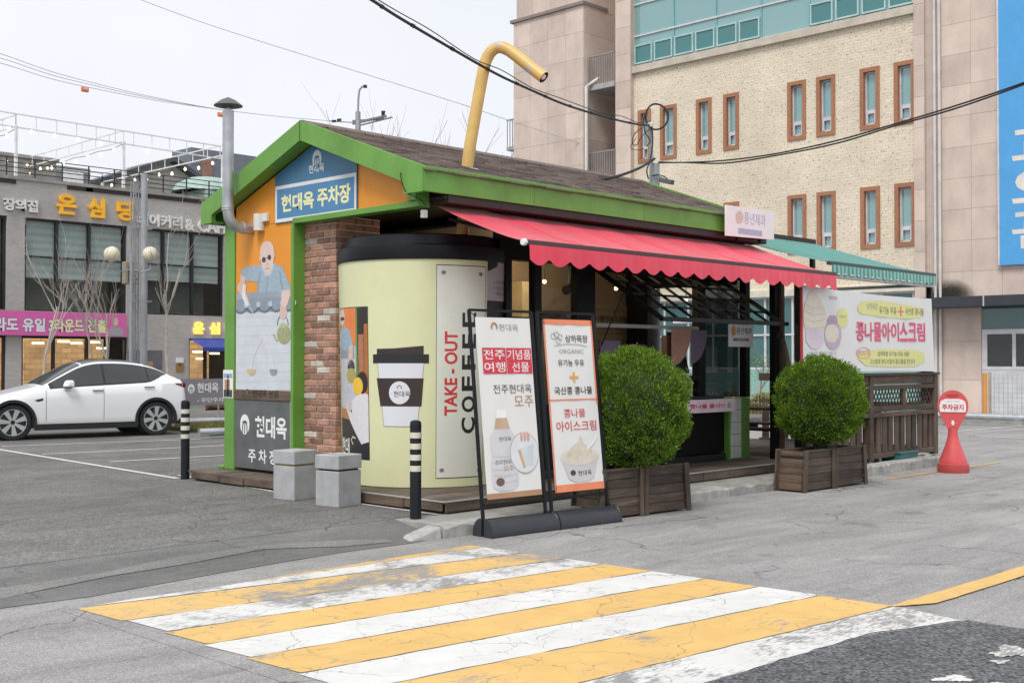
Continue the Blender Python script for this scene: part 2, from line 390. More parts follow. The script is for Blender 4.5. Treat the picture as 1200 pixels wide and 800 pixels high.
# ---------------------------------------------------------------- common materials
WHITE = pm('white_print', (.82, .82, .82), .5, var=.03, bs=0)
BLACKP = pm('black_print', (.02, .02, .022), .5, var=.05, bs=0)
DKTXT = pm('dark_grey_print', (.06, .055, .055), .5, var=.05, bs=0)
REDP = pm('red_print', (.62, .045, .05), .5, var=.05, bs=0)
CREAMP = pm('cream_print', (.78, .76, .62), .5, var=.03, bs=0)
TANP = pm('tan_print', (.42, .24, .13), .5, var=.06, bs=0)
GREYP = pm('grey_print', (.35, .35, .36), .5, var=.05, bs=0)
STEEL = pm('galvanised_steel', (.50, .52, .54), .42, .75, var=.2, scale=5, bs=.08, bscale=12)
ALU = pm('aluminium', (.62, .63, .64), .4, .6, var=.08, bs=.03)
BLKM = pm('black_metal', (.009, .009, .010), .5, var=.2, bs=.05, spec=.2)
GREEN = pm('green_paint', (.135, .325, .05), .45, var=.14, scale=2.2, bs=.08, bscale=25, dirt=.28)
CONC = pm('concrete', (.34, .335, .31), .85, var=.22, scale=4, bs=.5, bscale=45, dirt=.45)
DECKW = wood('weathered_deck_wood', (.105, .078, .06), (.215, .175, .145), 0)
DECKWY = wood('weathered_deck_wood_across', (.105, .072, .05), (.20, .15, .115), 1)
WOODZ = wood('dark_fence_wood', (.075, .05, .036), (.16, .115, .085), 2)
WOODX = wood('dark_fence_rail_wood', (.075, .05, .036), (.17, .12, .09), 0)
# ---------------------------------------------------------------- ground
ROADZ = -.12
ROADC = (.27, .262, .255)
A_ROAD = asphalt('old_road_asphalt', (.275, .267, .262), (.36, .35, .343), 110, 1.0, .26)
A_LOT = asphalt('coarse_lot_asphalt', (.125, .122, .115), (.205, .200, .190), 62, .6, .36)
A_DARK = asphalt('new_dark_asphalt', (.092, .095, .10), (.128, .132, .138), 60, 0, .6)
A_RAMP = asphalt('smooth_ramp_asphalt', (.135, .134, .131), (.215, .213, .208), 120, .8, .2)
def sheet(name, pts, z, mat, parent=None, kind='structure'):
    zz = z if callable(z) else (lambda x, y: z)
    mb = MB(); mb.add([(p[0], p[1], zz(*p)) for p in pts], [tuple(range(len(pts)))])
    o = mb.build(name, mat, parent, recalc=False)
    if o.data.polygons[0].normal.z < 0: o.data.flip_normals()
    if kind and parent is None: o['kind'] = kind
    return o
ground = sheet('road', [(-900, -900), (900, -900), (900, 900), (-900, 900)], ROADZ, A_ROAD)
lot = MB(); lot.add([(-80, .1, 0), (11.5, .1, 0), (11.5, 9, 0), (24, 9, 0), (24, 70, 0), (-80, 70, 0)], [(0, 1, 2, 3, 4, 5)])
lot.add([(11.5, .1, 0), (11.5, 9, 0), (11.5, 9, -.14), (11.5, .1, -.14), (24, 9, 0), (24, 9, -.14), (24, 70, 0), (24, 70, -.14)], [(0, 3, 2, 1), (1, 2, 5, 4), (4, 5, 7, 6)])
props(lot.build('parking_lot', A_LOT), kind='structure')
def zramp(y): return -.116 + max(0, min(1, (y + .6) / .74)) * .120
rp = MB(); edge = [(-80, -.95), (-30, -.92), (-12, -.9), (-6, -.86), (-4.9, -.83), (-4.3, -.89), (-3.2, -.74), (-2.4, -.66), (-1.75, -.62), (-1.1, -.66), (-.6, -.62)]
for (a, b) in zip(edge[:-1], edge[1:]):
    rp.add([(a[0], a[1], -.116), (b[0], b[1], -.116), (b[0], -.5, zramp(-.5)), (a[0], -.5, zramp(-.5))], [(0, 1, 2, 3)])
    rp.add([(a[0], -.5, zramp(-.5)), (b[0], -.5, zramp(-.5)), (b[0], .14, .004), (a[0], .14, .004)], [(0, 1, 2, 3)])
props(rp.build('entrance_ramp', A_RAMP), kind='structure')
# pale worn gutter line on the ramp and the pavement strip behind the kerb
A_GUT = asphalt('pale_gutter_concrete', (.20, .197, .19), (.27, .265, .255), 90, .3, .2)
gl = [(-7.5, -.62), (-4.8, -.45), (-3.9, -.36), (-3.2, -.27), (-2.4, -.22), (-1.7, -.38), (-1.15, -.5)]
gm = MB()
for i in range(len(gl) - 1):
    a, b = gl[i], gl[i + 1]; w0 = .05 + .05 * (i % 2); w1 = .05 + .05 * ((i + 1) % 2)
    gm.add([(a[0], a[1] - w0, zramp(a[1] - w0) + .005), (b[0], b[1] - w1, zramp(b[1] - w1) + .005), (b[0], b[1] + w1, zramp(b[1] + w1) + .005), (a[0], a[1] + w0, zramp(a[1] + w0) + .005)], [(0, 1, 2, 3)])
props(gm.build('gutter_strip', A_GUT), kind='structure')
pv = MB().box(-.6, 11.2, -.47, .6, -.14, -.004)
props(pv.build('pavement', CONC), kind='structure')
# kerb of single stones, worn and uneven
KERB = pm('kerb_granite', (.36, .355, .335), .85, var=.25, scale=9, bs=.6, bscale=38, objr=.14, dirt=.5)
kerb = MB().box(-.5, 10.9, -.58, -.46, -.2, -.012).build('kerb', CONC); kerb['kind'] = 'structure'
k0 = -.62; i = 0
while k0 < 10.2:
    ln = .98 if k0 < 5 else .52 + .1 * random.random()
    zt = .006 + (.03 if k0 > 5 else 0) + random.uniform(-.008, .008); y0 = -.66 + random.uniform(-.012, .012)
    mb = MB(); x0, x1 = k0 + .008, k0 + ln - .006
    m = 8
    for q in range(m):
        a, b = x0 + (x1 - x0) * q / m, x0 + (x1 - x0) * (q + 1) / m
        ca, cb = [.02 + .012 * math.sin(37 * t) + .01 * math.sin(91 * t) for t in (a, b)]
        P = lambda t, c: [(t, y0, -.15), (t, y0 - .002, zt - c), (t, y0 + c * .8, zt), (t, -.45, zt + .002)]
        mb.add(P(a, ca) + P(b, cb), [(0, 4, 5, 1), (1, 5, 6, 2), (2, 6, 7, 3)])
        if q == 0: mb.add(P(a, ca) + [(a, -.45, -.15)], [(0, 1, 2, 3, 4)])
        if q == m - 1: mb.add(P(b, cb) + [(b, -.45, -.15)], [(4, 3, 2, 1, 0)])
    mb.build('kerb_stone', KERB, kerb); k0 += ln; i += 1
mb = MB().hexa([(-1.02, -.62, -.14), (-.63, -.665, -.14), (-.98, -.44, -.12), (-.63, -.45, -.12), (-.98, -.60, -.095), (-.63, -.645, -.002), (-.94, -.47, -.06), (-.63, -.45, .0)])
mb.build('kerb_stone', KERB, kerb, bevel=.02)
# painted crossing
PW = roadpaint('worn_white_road_paint', (.71, .705, .685), ROADC, .92)
PYL = roadpaint('worn_yellow_road_paint', (.74, .47, .155), ROADC, .92)
PWW = roadpaint('half_worn_white_road_paint', (.70, .695, .675), ROADC, 1.14)
PYH = roadpaint('half_worn_yellow_road_paint', (.73, .47, .16), ROADC, 1.12)
PYW = roadpaint('very_worn_yellow_road_paint', (.71, .46, .16), ROADC, 1.12)
crossing = MB().add([(-4.62, -5.9, ROADZ + .002), (-.48, -5.9, ROADZ + .002), (-.56, -1.1, ROADZ + .002), (-4.66, -1.1, ROADZ + .002)], [(0, 1, 2, 3)]).build('crossing', A_ROAD); crossing['kind'] = 'structure'
def jag(a, b, n, amp): return [(a[0] + (b[0] - a[0]) * i / n + random.uniform(-amp, amp), a[1] + (b[1] - a[1]) * i / n + random.uniform(-amp, amp)) for i in range(n + 1)]
RV = [-1.154, -1.331, -1.804, -2.287, -2.686, -3.18, -3.685, -4.175, -4.675, -5.237, -5.784]
LV = [-1.17, -1.19, -1.225, -1.817, -2.30, -2.775, -3.23, -3.727, -4.215, -4.86, -5.36]
for i in range(10):
    xr0, xr1 = -.74 + .023 * i, -.72 + .023 * i
    xl0, xl1 = (-4.57, -4.53) if i == 2 else (-4.50, -4.47)
    t0, t1, b0, b1 = RV[i] - .006, LV[i] - .006, RV[i + 1] + .006, LV[i + 1] + .006
    if i == 0: xl0, xl1, t1, b1 = -3.2, -3.25, -1.22, -1.235
    if i == 1: xl0, xl1 = -4.14, -4.45
    if i == 9: b0, xr1 = -5.76, -.66
    top = jag((xr0, t0), (xl0, t1), 34, .008)
    bot = (jag((xl1, b1), (-3.0, -5.42), 10, .014) + jag((-2.9, -5.43), (-1.5, -5.5), 16, .014) + jag((-1.4, -5.51), (-.66, -5.76), 10, .012)) if i == 9 else jag((xl1, b1), (xr1, b0), 34, .008)
    sheet('stripe', top + bot, ROADZ + .006, PYW if i == 0 else PWW if i in (1, 3, 9) else PYH if i == 2 else (PYL if i % 2 == 0 else PW), crossing)
yl = jag((-.62, -5.21), (1.0, -5.26), 10, .005) + jag((1.2, -5.26), (9, -5.3), 20, .005) + jag((9, -5.46), (1.1, -5.44), 20, .005) + jag((.9, -5.44), (-.25, -5.41), 8, .006) + [(-.40, -5.33), (-.52, -5.27)]
props(sheet('road_edge_line', yl, ROADZ + .010, PYL), kind='structure')
props(sheet('road_edge_line', jag((7.74, -1.02), (11.6, -1.06), 14, .006) + jag((11.6, -1.14), (7.7, -1.08), 14, .006), ROADZ + .006, PYL), kind='structure')
dk = jag((-.64, -5.80), (-1.5, -5.53), 8, .01) + jag((-1.6, -5.52), (-4.4, -5.38), 20, .012) + [(-7.5, -5.3), (-8, -9.5), (-.75, -9.5)] + jag((-.7, -9.4), (-.64, -5.9), 12, .012)
sheet('asphalt_patch', dk, ROADZ + .0125, A_DARK)
def blob(px, py, rx, ry, n=40):
    c = PZ(px, py, ROADZ); e = PZ(px + rx, py, ROADZ) - c; f = PZ(px, py + ry, ROADZ) - c; out = []
    for k in range(n):
        q = 2 * math.pi * k / n; w = .72 + .2 * math.sin(3 * q + px) + random.uniform(-.13, .13); p = c + (e * math.cos(q) + f * math.sin(q)) * w; out.append((p.x, p.y))
    return out
for (px, py, rx, ry) in ((1188, 766, 34, 9), (1226, 760, 26, 7), (1118, 798, 30, 5), (1160, 806, 22, 5), (1172, 778, 14, 3)): sheet('road_marking', blob(px, py, rx, ry), ROADZ + .017, PWW)
# parking bay lines
bays = [((0.40, 12.3), (-.05, 5.3), .09), ((.55, 8.42), (5.0, 7.98), .09), ((.75, 13.0), (4.6, 12.1), .08), ((.2, 5.7), (-.04, 3.1), .06), ((-.06, 3.1), (-.10, -.0), .045), ((.45, 10.6), (4.8, 10.1), .08)]
pl = MB()
pk = MB().add([(-6, 5, .002), (0, 5, .002), (0, 6, .002)], [(0, 1, 2)])
for (a, b, w) in bays:
    d = Vector((b[0] - a[0], b[1] - a[1])).normalized() * w / 2; q = Vector((-d.y, d.x))
    sheet('bay_line', [(a[0] + q.x, a[1] + q.y), (a[0] - q.x, a[1] - q.y), (b[0] - q.x, b[1] - q.y), (b[0] + q.x, b[1] + q.y)], .006, PW)
# ================================================================ deck
DZ = .125
deck = thing('wooden_deck', 'low weathered wooden deck with metal edging under the coffee kiosk', 'deck', (0, 0, 0))
BX('substructure', BLKM, deck, .03, 7.3, .05, 4.95, .0, DZ - .034)
y = 0.0
while y < 5.0:
    w = .138; x1 = 7.32
    MB().box(0.0 if y > .002 else .0, x1, y + .003, y + w, DZ - .03, DZ + random.uniform(-.002, .002)).build('plank', DECKW, deck, bevel=.004, seg=1); y += .142
for (a, b) in ((.02, .62), (.63, 1.7), (1.71, 2.95), (2.96, 3.72), (3.74, 4.28), (4.3, 4.98)):
    BX('edge_board', DECKWY, deck, -.022 - random.uniform(0, .008), -.001, a, b, .012 + random.uniform(0, .02), DZ - .006, bevel=.005)
for (a, b) in ((0, 2.4), (2.41, 4.6), (4.61, 7.3)):
    BX('edge_board', DECKW, deck, a, b, -.024, -.001, .012, DZ - .006, bevel=.005)
BX('metal_edging', ALU, deck, -.03, -.0, -.03, 1.35, DZ - .005, DZ + .006)
BX('metal_edging', ALU, deck, .003, 7.3, -.031, .0, DZ - .005, DZ + .006)
# ================================================================ kiosk
K = thing('coffee_kiosk', 'small green and orange gabled coffee kiosk with a giant cream paper cup on its corner', 'kiosk', (.47, .9, DZ))
ORANGE = pm('orange_panel', (.80, .30, .022), .5, var=.06, scale=1.5, bs=.04, dirt=.12)
BLUE = pm('blue_sign_panel', (.045, .17, .30), .4, var=.10, bs=.02)
BLUEL = pm('sign_blue', (.07, .22, .42), .4, var=.06, bs=.02)
SOFF = pm('dark_soffit', (.03, .02, .017), .6, var=.2)
CHALK = pm('grey_board', (.115, .125, .125), .6, var=.22, scale=4, bs=.05, dirt=.0)
UG = .47
# posts and beams
BX('post', GREEN, K, .45, .62, 4.70, 4.94, DZ, 3.50, bevel=.008)
BX('post', GREEN, K, .44, .625, 3.325, 3.385, DZ, 3.335, bevel=.006)
BX('beam', GREEN, K, .44, .62, .93, 3.352, 3.335, 3.405, bevel=.006)
BX('post_foot', GREEN, K, .43, .64, 4.94, 5.06, DZ, .17, bevel=.01)
BX('post', GREEN, K, .405, .615, .93, 1.08, 3.407, 3.60, bevel=.006)
# gable wall
gp = [(.95, 3.40), (.95, 3.58), (2.93, 4.30), (4.69, 3.66), (4.69, .24), (3.39, .24), (3.39, 3.40)]
MB().prism([(.47, p[0], p[1]) for p in gp], (.12, 0, 0)).build('gable_wall', ORANGE, K)
BX('side_wall', GREEN, K, .62, 6.9, 4.78, 4.9, DZ, 3.42)
BX('end_wall', BLKM, K, 6.8, 6.9, 2.6, 4.78, DZ, 3.42)
BX('end_wall', BLKM, K, 6.8, 6.9, .97, 2.6, 2.75, 3.42)
BX('end_wall', BLKM, K, 6.8, 6.9, .97, 2.6, DZ, 1.02)
MB().prism([(6.75, .95, 3.42), (6.75, .95, 3.58), (6.75, 2.93, 4.30), (6.75, 4.9, 3.58), (6.75, 4.9, 3.42)], (.12, 0, 0)).build('end_gable', GREEN, K)
BX('soffit', SOFF, K, .62, 6.78, .68, 4.78, 3.42, 3.45)
sf = xface(.47)
# lower board, timber strip and mural
srect('joint', sf, -4.69, -3.385, 3.372, 3.378, pm('joint_dark', (.25, .09, .01)), K, d=.002)
bd = BX('notice_board', CHALK, K, .452, .468, 3.40, 4.69, .165, 1.075, bevel=.003)
fb = xface(.452)
BX('board_trim', ALU, K, .447, .468, 3.386, 3.40, .165, 1.08)
textX('현대옥', .452, 299, 487, 336, 512, WHITE, bd, bold=.03)
textX('주 차 장', .452, 291, 525, 325, 541, WHITE, bd, bold=.02)
def emblem(sfc, c, r, mat, parent, d, hole):
    shape('emblem', sfc, ell(c, r * .82, r, 24), mat, parent, d)
    for k in (-.42, 0, .42): shape('emblem_cut', sfc, pline([(c[0] + k * r, c[1] - r * .92), (c[0] + k * r * .9, c[1] - r * .1), (c[0] + k * r * .5, c[1] + r * .18)], r * .17), hole, parent, d + .002)
    shape('emblem_cut', sfc, ell(c, r * .5, r * .4, 12, .35, math.pi - .35), hole, parent, d + .002)
emblem(fb, pxx([(287, 497)], .452)[0], .135, WHITE, bd, .004, CHALK)
strip = BX('timber_strip', DECKWY, K, .44, .468, 3.386, 4.69, 1.078, 1.205, bevel=.004)
textX('현대옥 본점', .44, 296, 456, 326, 465, BLACKP, strip, bold=.01)
emblem(xface(.44), pxx([(290, 459)], .44)[0], .04, BLACKP, strip, .003, TANP)
mural = srect('mural_panel', sf, -4.685, -3.39, 1.21, 2.26, pm('mural_pale_wall', (.60, .64, .68), .5, var=.07, scale=5, bs=.02), K, d=.004)
Zf = lambda x, y: (240 + x / 5.715, 260 + y / 5.715)
def mz(name, pts, mat, d): return shape(name, sf, pxx([Zf(*p) for p in pts], .47), mat, mural, d)
SKIN = pm('painted_skin', (.66, .47, .41), .5, var=.10, scale=22, bs=0); SKIN2 = pm('painted_skin_pale', (.72, .55, .49), .5, var=.06, scale=16, bs=0)
SHIRT = pm('painted_shirt', (.33, .43, .50), .5, var=.16, scale=26, bs=0); SHIRT2 = pm('painted_shirt_fold', (.24, .33, .40), .5, var=.1, scale=20, bs=0)
TILEG = pm('painted_roof_tile', (.26, .31, .37), .5, var=.14, scale=18, bs=0); TILED = pm('painted_roof_shadow', (.13, .17, .22), .5, var=.1, bs=0)
KETTLE = pm('painted_kettle', (.35, .36, .19), .5, var=.2, scale=18, bs=0)
NOOD = pm('painted_stream', (.74, .75, .76), .5, var=.03, bs=0)
mz('mural_roof', [(214, 483), (585, 462), (583, 600), (214, 605)], TILEG, .006)
mz('mural_roof_top', [(214, 478), (585, 458), (585, 498), (214, 520)], pm('painted_roof_ridge', (.33, .38, .44), .5, bs=0), .008)
for k in range(5):
    x = 240 + k * 80; yy = 588 - k * 4
    mz('mural_roof_curve', pline(ell((x, yy - 18), 38, 40, 10, .25, math.pi - .25), 15), TILED, .010)
    mz('mural_roof_end', ell((x + 40, yy - 32), 15, 20, 12), pm('painted_roof_end', (.5, .54, .58), .5, bs=0), .011)
for k in range(9): mz('mural_joint', pline([(216, 640 + k * 62), (400, 634 + k * 62), (582, 628 + k * 62)], 3), pm('painted_joint', (.5, .54, .58), .5, bs=0), .006)
mz('mural_shirt', [(252, 312), (292, 299), (372, 287), (392, 300), (425, 362), (462, 278), (500, 290), (528, 312), (552, 375), (584, 448), (520, 462), (512, 470), (352, 474), (356, 402), (278, 396), (240, 366)], SHIRT, .012)
mz('mural_fold', pline([(372, 330), (362, 400), (358, 468)], 9), SHIRT2, .014); mz('mural_fold', pline([(505, 330), (512, 400), (524, 455)], 10), SHIRT2, .014)
mz('mural_placket', pline([(424, 362), (420, 420), (414, 470)], 7), SHIRT2, .014)
mz('mural_collar', [(376, 290), (392, 290), (424, 362), (408, 366)], pm('painted_collar', (.46, .56, .62), .5, bs=0), .015)
mz('mural_collar', [(462, 276), (470, 300), (436, 368), (426, 360)], MATS['painted_collar'], .015)
mz('mural_neck', [(386, 268), (460, 262), (462, 292), (430, 366), (414, 362), (388, 300)], SKIN, .013)
mz('mural_head', [(372, 205), (376, 168), (392, 140), (418, 128), (442, 134), (460, 158), (468, 205), (464, 250), (456, 300), (440, 338), (424, 350), (406, 338), (386, 296), (376, 252)], SKIN2, .016)
mz('mural_ear', ell((372, 248), 6, 16, 10), SKIN, .017); mz('mural_ear', ell((467, 226), 5, 16, 10), SKIN, .017)
mz('mural_sunglasses', ell((398, 254), 13, 19, 14), pm('painted_lens', (.06, .04, .05), .4, bs=0), .018); mz('mural_sunglasses', ell((435, 238), 12, 19, 14), MATS['painted_lens'], .018)
mz('mural_glasses_bridge', pline([(405, 246), (428, 238)], 4), MATS['painted_lens'], .018)
mz('mural_nose', [(416, 256), (424, 256), (432, 292), (412, 294)], SKIN, .018); mz('mural_mouth', pline([(408, 318), (424, 312), (438, 310)], 6), pm('painted_lip', (.42, .2, .18), .5, bs=0), .018)
mz('mural_arm', [(240, 356), (276, 366), (272, 420), (268, 450), (296, 520), (306, 560), (288, 552), (252, 498), (222, 462), (218, 430), (240, 398)], SKIN, .015)
mz('mural_arm', [(516, 462), (574, 450), (576, 486), (560, 540), (546, 572), (514, 570)], SKIN2, .015)
mz('mural_hand', [(508, 566), (548, 566), (554, 610), (540, 645), (520, 655), (500, 628)], SKIN, .016)
mz('mural_kettle', ell((532, 752), 46, 66, 22), KETTLE, .014); mz('mural_kettle_lid', ell((526, 692), 24, 18, 14), pm('painted_kettle_lid', (.46, .46, .27), .5, bs=0), .016)
mz('mural_kettle_handle', pline(ell((524, 690), 36, 66, 14, math.pi, 2 * math.pi), 6), TILED, .013)
mz('mural_kettle_spout', pline([(492, 800), (474, 780), (462, 752)], 10), KETTLE, .015)
mz('mural_stream', pline([(262, 470), (300, 560), (350, 660), (400, 745), (420, 800)], 4), NOOD, .018)
mz('mural_stream', pline([(268, 420), (262, 500), (290, 560)], 22), pm('painted_towel', (.74, .74, .74), .5, bs=0), .017)
Zg = lambda x, y: (230 + x / 3.637, 400 + y / 3.637)
def mg(name, pts, mat, d): return shape(name, sf, pxx([Zg(*p) for p in pts], .47), mat, mural, d)
mg('mural_stream', pline([(285, -20), (262, 25), (244, 70), (236, 120)], 3.2), NOOD, .018); mg('mural_stream', pline([(288, -20), (308, 20), (322, 70), (330, 118)], 3.2), NOOD, .018)
mg('mural_bowl', ell((236, 118), 20, 26, 12, 0, math.pi), pm('painted_bowl', (.55, .45, .26), .5, bs=0), .019); mg('mural_bowl', ell((330, 118), 17, 28, 12, 0, math.pi), TILEG, .019)
# photo card taped to the post
card = srect('photo_card', xface(.45), -4.965, -4.72, 1.09, 1.47, WHITE, K, d=.004)
fc = xface(.45)
for (a, b, c, d, m) in ((-4.95, -4.74, 1.10, 1.20, DKTXT), (-4.93, -4.80, 1.2, 1.34, TANP), (-4.86, -4.83, 1.12, 1.4, pm('card_red', (.5, .12, .08), .5, bs=0)), (-4.95, -4.74, 1.36, 1.42, pm('card_blue', (.3, .38, .55), .5, bs=0))):
    srect('card_print', fc, a, b, c, d, m, card, d=.007)
# blue gable sign
gs = MB().prism([(.448, p[0], p[1]) for p in [(2.05, 3.37), (2.05, 3.955), (2.93, 4.275), (3.745, 3.98), (3.745, 3.37)]], (.021, 0, 0)).build('gable_sign', BLUE, K, bevel=.003)
sg = xface(.448)
srect('sign_border', sg, -3.74, -2.055, 3.375, 3.845, pm('sign_frame', (.72, .73, .72), .4, bs=0), gs, d=.003)
srect('sign_field', sg, -3.70, -2.095, 3.42, 3.80, BLUEL, gs, d=.006)
YEL = pm('pale_yellow_print', (.80, .78, .42), .45, bs=0, var=.03)
textX('현대옥', .448, 330, 229.5, 368, 249.5, YEL, gs, bold=.035, d=.009); textX('주차장', .448, 372, 221, 411, 243, YEL, gs, bold=.035, d=.009)
emblem(sg, pxx([(371.5, 186.5)], .448)[0], .115, pm('pale_print', (.62, .68, .72), .5, bs=0), gs, .004, BLUE)
textX('현대옥', .448, 362, 194, 380, 204, MATS['pale_print'], gs, bold=.02, d=.004)
# roof: slabs, shingles, barge and fascia boards
def zr(y, up=0): return 4.545 - .36 * abs(y - 2.93) + up
X0, X1 = .25, 7.1
for s in (0, 1):
    ya, yb = (2.93, .66) if s == 0 else (2.93, 5.2)
    MB().prism([(X0 + .05, ya, zr(ya) - .09), (X0 + .05, yb, zr(yb) - .09), (X0 + .05, yb, zr(yb) - .03), (X0 + .05, ya, zr(ya) - .03)], (X1 - X0 - .05, 0, 0)).build('roof', SOFF, K)
SHG = pm('brown_shingle', (.155, .12, .105), .9, var=.3, scale=30, bs=.6, bscale=120, isl=.38)
for s in (-1, 1):
    mb = MB(); nc = 17; pit = 2.29 / nc
    for c in range(nc):
        d0 = c * pit; d1 = d0 + pit * 1.25
        x = X0 + .02 - random.uniform(0, .2)
        while x < X1:
            w = random.uniform(.14, .34); xa, xb = max(x + .004, X0 + .02), min(x + w, X1); x += w
            if xb - xa < .03: continue
            th = .012 + random.uniform(0, .009); dd = d1 + random.uniform(-.012, .01)
            ya, yb = 2.93 + s * d0, 2.93 + s * dd
            za, zb = zr(ya) - .03, zr(yb) - .03 + .016
            p = [(xa, ya, za), (xb, ya, za), (xa, yb, zb), (xb, yb, zb), (xa, ya, za + th), (xb, ya, za + th), (xa, yb, zb + th), (xb, yb, zb + th)]
            mb.hexa(p)
    mb.build('shingles', SHG, K, kind='stuff', recalc=True)
x = X0 + .02
while x < X1 - .05:
    xb = min(x + .3, X1); mb = MB()
    mb.prism([(x, 2.93 - .13, zr(2.80) + .012), (x, 2.93, zr(2.93) + .03), (x, 2.93 + .13, zr(3.06) + .012), (x, 2.93 + .13, zr(3.06) - .005), (x, 2.93, zr(2.93) + .012), (x, 2.93 - .13, zr(2.8) - .005)], (xb - x + .02, 0, 0)).build('ridge_cap', SHG, K); x += .3
def barge(x0, x1):
    for (ya, yb) in ((2.93, .64), (2.93, 5.22)):
        mb = MB(); e = .02 if yb < 3 else -.02
        mb.prism([(x0, ya, 4.56), (x0, yb, 3.735), (x0, yb, 3.465), (x0, yb + (.32 if yb < 3 else -.26), 3.465), (x0, yb + (.32 if yb < 3 else -.26), 3.60 if yb < 3 else 3.575), (x0, ya, 4.325)], (x1 - x0, 0, 0)).build('barge_board', GREEN, K, bevel=.006)
barge(.25, .31); barge(7.06, 7.12)
BX('gable_soffit', GREEN, K, .31, .47, 4.95, 5.2, 3.467, 3.49)
for (yb, s) in ((.64, -1), (5.22, 1)):
    y0, y1 = sorted((yb, yb - s * .05)); BX('fascia_board', GREEN, K, .312, 7.055, y0, y1, 3.465, 3.70, bevel=.004)
    for xj in (2.05, 4.2, 6.0): BX('fascia_joint', pm('joint_green', (.06, .15, .02), .6), K, xj, xj + .005, yb - .0015 if s < 0 else yb - .001, yb + .001 if s < 0 else yb + .0015, 3.47, 3.698)
    y0, y1 = sorted((yb + s * .025, yb - s * .07)); BX('gutter_cap', GREEN, K, .315, 7.09, y0, y1, 3.702, 3.745, bevel=.006)
for sgn in (0,):
    mb = MB()
    mb.prism([(.312, .69, 3.47), (.312, 4.9, 3.47), (.312, 4.9, 3.60), (.312, 2.93, 4.3), (.312, .69, 3.52)], (.005, 0, 0))
# undersides of the roof overhang in front of the gable
for (ya, yb) in ((2.93, .98), (2.93, 4.9)):
    MB().add([(.31, ya, 4.315), (.468, ya, 4.315), (.468, yb, zr(yb) - .225), (.31, yb, zr(yb) - .225)], [(0, 1, 2, 3)]).build('overhang_lining', GREEN, K)
# brick column, each brick its own piece
MORT = pm('lime_mortar', (.66, .61, .54), .9, var=.18, scale=14, bs=.4)
BRK = pm('red_brown_brick', (.36, .19, .135), .85, var=.28, scale=9, bs=.5, bscale=70, objr=.42)
BRKP = pm('washed_brick', (.56, .49, .43), .88, var=.25, scale=9, bs=.5, bscale=70, objr=.2)
bc = BX('brick_column', MORT, K, .635, 1.33, 2.695, 3.34, DZ, 3.40)
bl, bh = .255, .066; pitch = .0815
meA = unit_mesh('brick', .05, bl, bh, BRK, .006); meA2 = unit_mesh('brick', .05, bl * .46, bh, BRK, .006)
mePA = unit_mesh('brick', .05, bl, bh, BRKP, .006); meB = unit_mesh('brick', bl, .05, bh, BRK, .006); meB2 = unit_mesh('brick', bl * .46, .05, bh, BRK, .006)
c = 0; z = DZ + .045
while z < 3.36:
    if c % 2 == 0: lays = [(3.34 - bl / 2 - .004, 0), (3.34 - bl * 1.5 - .02, 0), (3.34 - bl * 2 - .035 - bl * .23, 1)]
    else: lays = [(3.34 - bl * .23 - .004, 1), (3.34 - bl * .46 - .018 - bl / 2, 0), (3.34 - bl * 1.46 - .034 - bl / 2, 0)]
    for (yy, half) in lays:
        pale = random.random() < .12 and not half
        shared('brick', meA2 if half else (mePA if pale else meA), bc, (.642 + random.uniform(-.004, .004), yy, z))
    lays = [(.66 + bl * .5, 0), (.66 + bl * 1.5 + .016, 0), (.66 + bl * 2.23 + .032, 1)] if c % 2 else [(.66 + bl * .23, 1), (.66 + bl * .96 + .015, 0), (.66 + bl * 1.96 + .03, 0)]
    for (xx, half) in lays: shared('brick', meB2 if half else meB, bc, (xx + .002, 2.702 + random.uniform(-.003, .003), z))
    z += pitch; c += 1
# ---------------------------------------------------------------- the giant cup
CC = Vector((1.38, 1.88, 0)); CR = 1.06
CUPM = pm('cream_cup_body', (.70, .71, .43), .38, var=.04, scale=1.2, bs=.03, bscale=6, dirt=.07)
LIDM = pm('black_cup_lid', (.007, .0085, .012), .42, var=.3, scale=3, bs=.08, bscale=14, spec=.3)
cup = MB().lathe([(.985, DZ), (1.0, DZ + .01), (CR, 2.80)], CC, 96).build('cup', CUPM, K, smooth=True)
MB().lathe([(1.0, 2.765), (1.075, 2.768), (1.08, 2.785), (1.075, 2.93), (1.06, 2.945), (.985, 2.95), (.97, 3.06), (.95, 3.075), (.0, 3.08)], CC, 96).build('cup_lid', LIDM, cup, smooth=True)
phi = math.atan2(CAM.y - CC.y, CAM.x - CC.x)
cs = Cyl(CC, CR, phi)
# body tapers slightly: prints sit on a cone
class Cone(Cyl):
    def at(s, a, b, d=.003):
        r = 1.0 + (CR - 1.0) * (b - DZ - .01) / (2.79 - DZ); q = s.phi + a / CR
        return s.c + Vector(((r + d) * math.cos(q), (r + d) * math.sin(q), b))
cs = Cone(CC, CR, phi)
ang = lambda px: CR * math.asin(max(-.999, min(.999, (px - 498) / 101.5)))
def zc(px, py):
    a = (px - 498) / 101.5; d = 14.6 - 1.04 * math.sqrt(max(0, 1 - a * a)); return CAMH + (HY - py) * d / FPX
PANEL = pm('pale_cup_panel', (.72, .725, .64), .4, var=.04, bs=.02)
srect('panel_edge', cs, ang(511), ang(567), zc(540, 560), zc(540, 310.5), DKTXT, cup, d=.004)
srect('cup_panel', cs, ang(511.6), ang(566.5), zc(540, 559), zc(540, 311.5), PANEL, cup, d=.007)
text('TAKE - OUT', cs, ang(520.5), zc(528, 487), ang(535.5), zc(528, 388), REDP, cup, d=.010, bold=.03, rot=True)
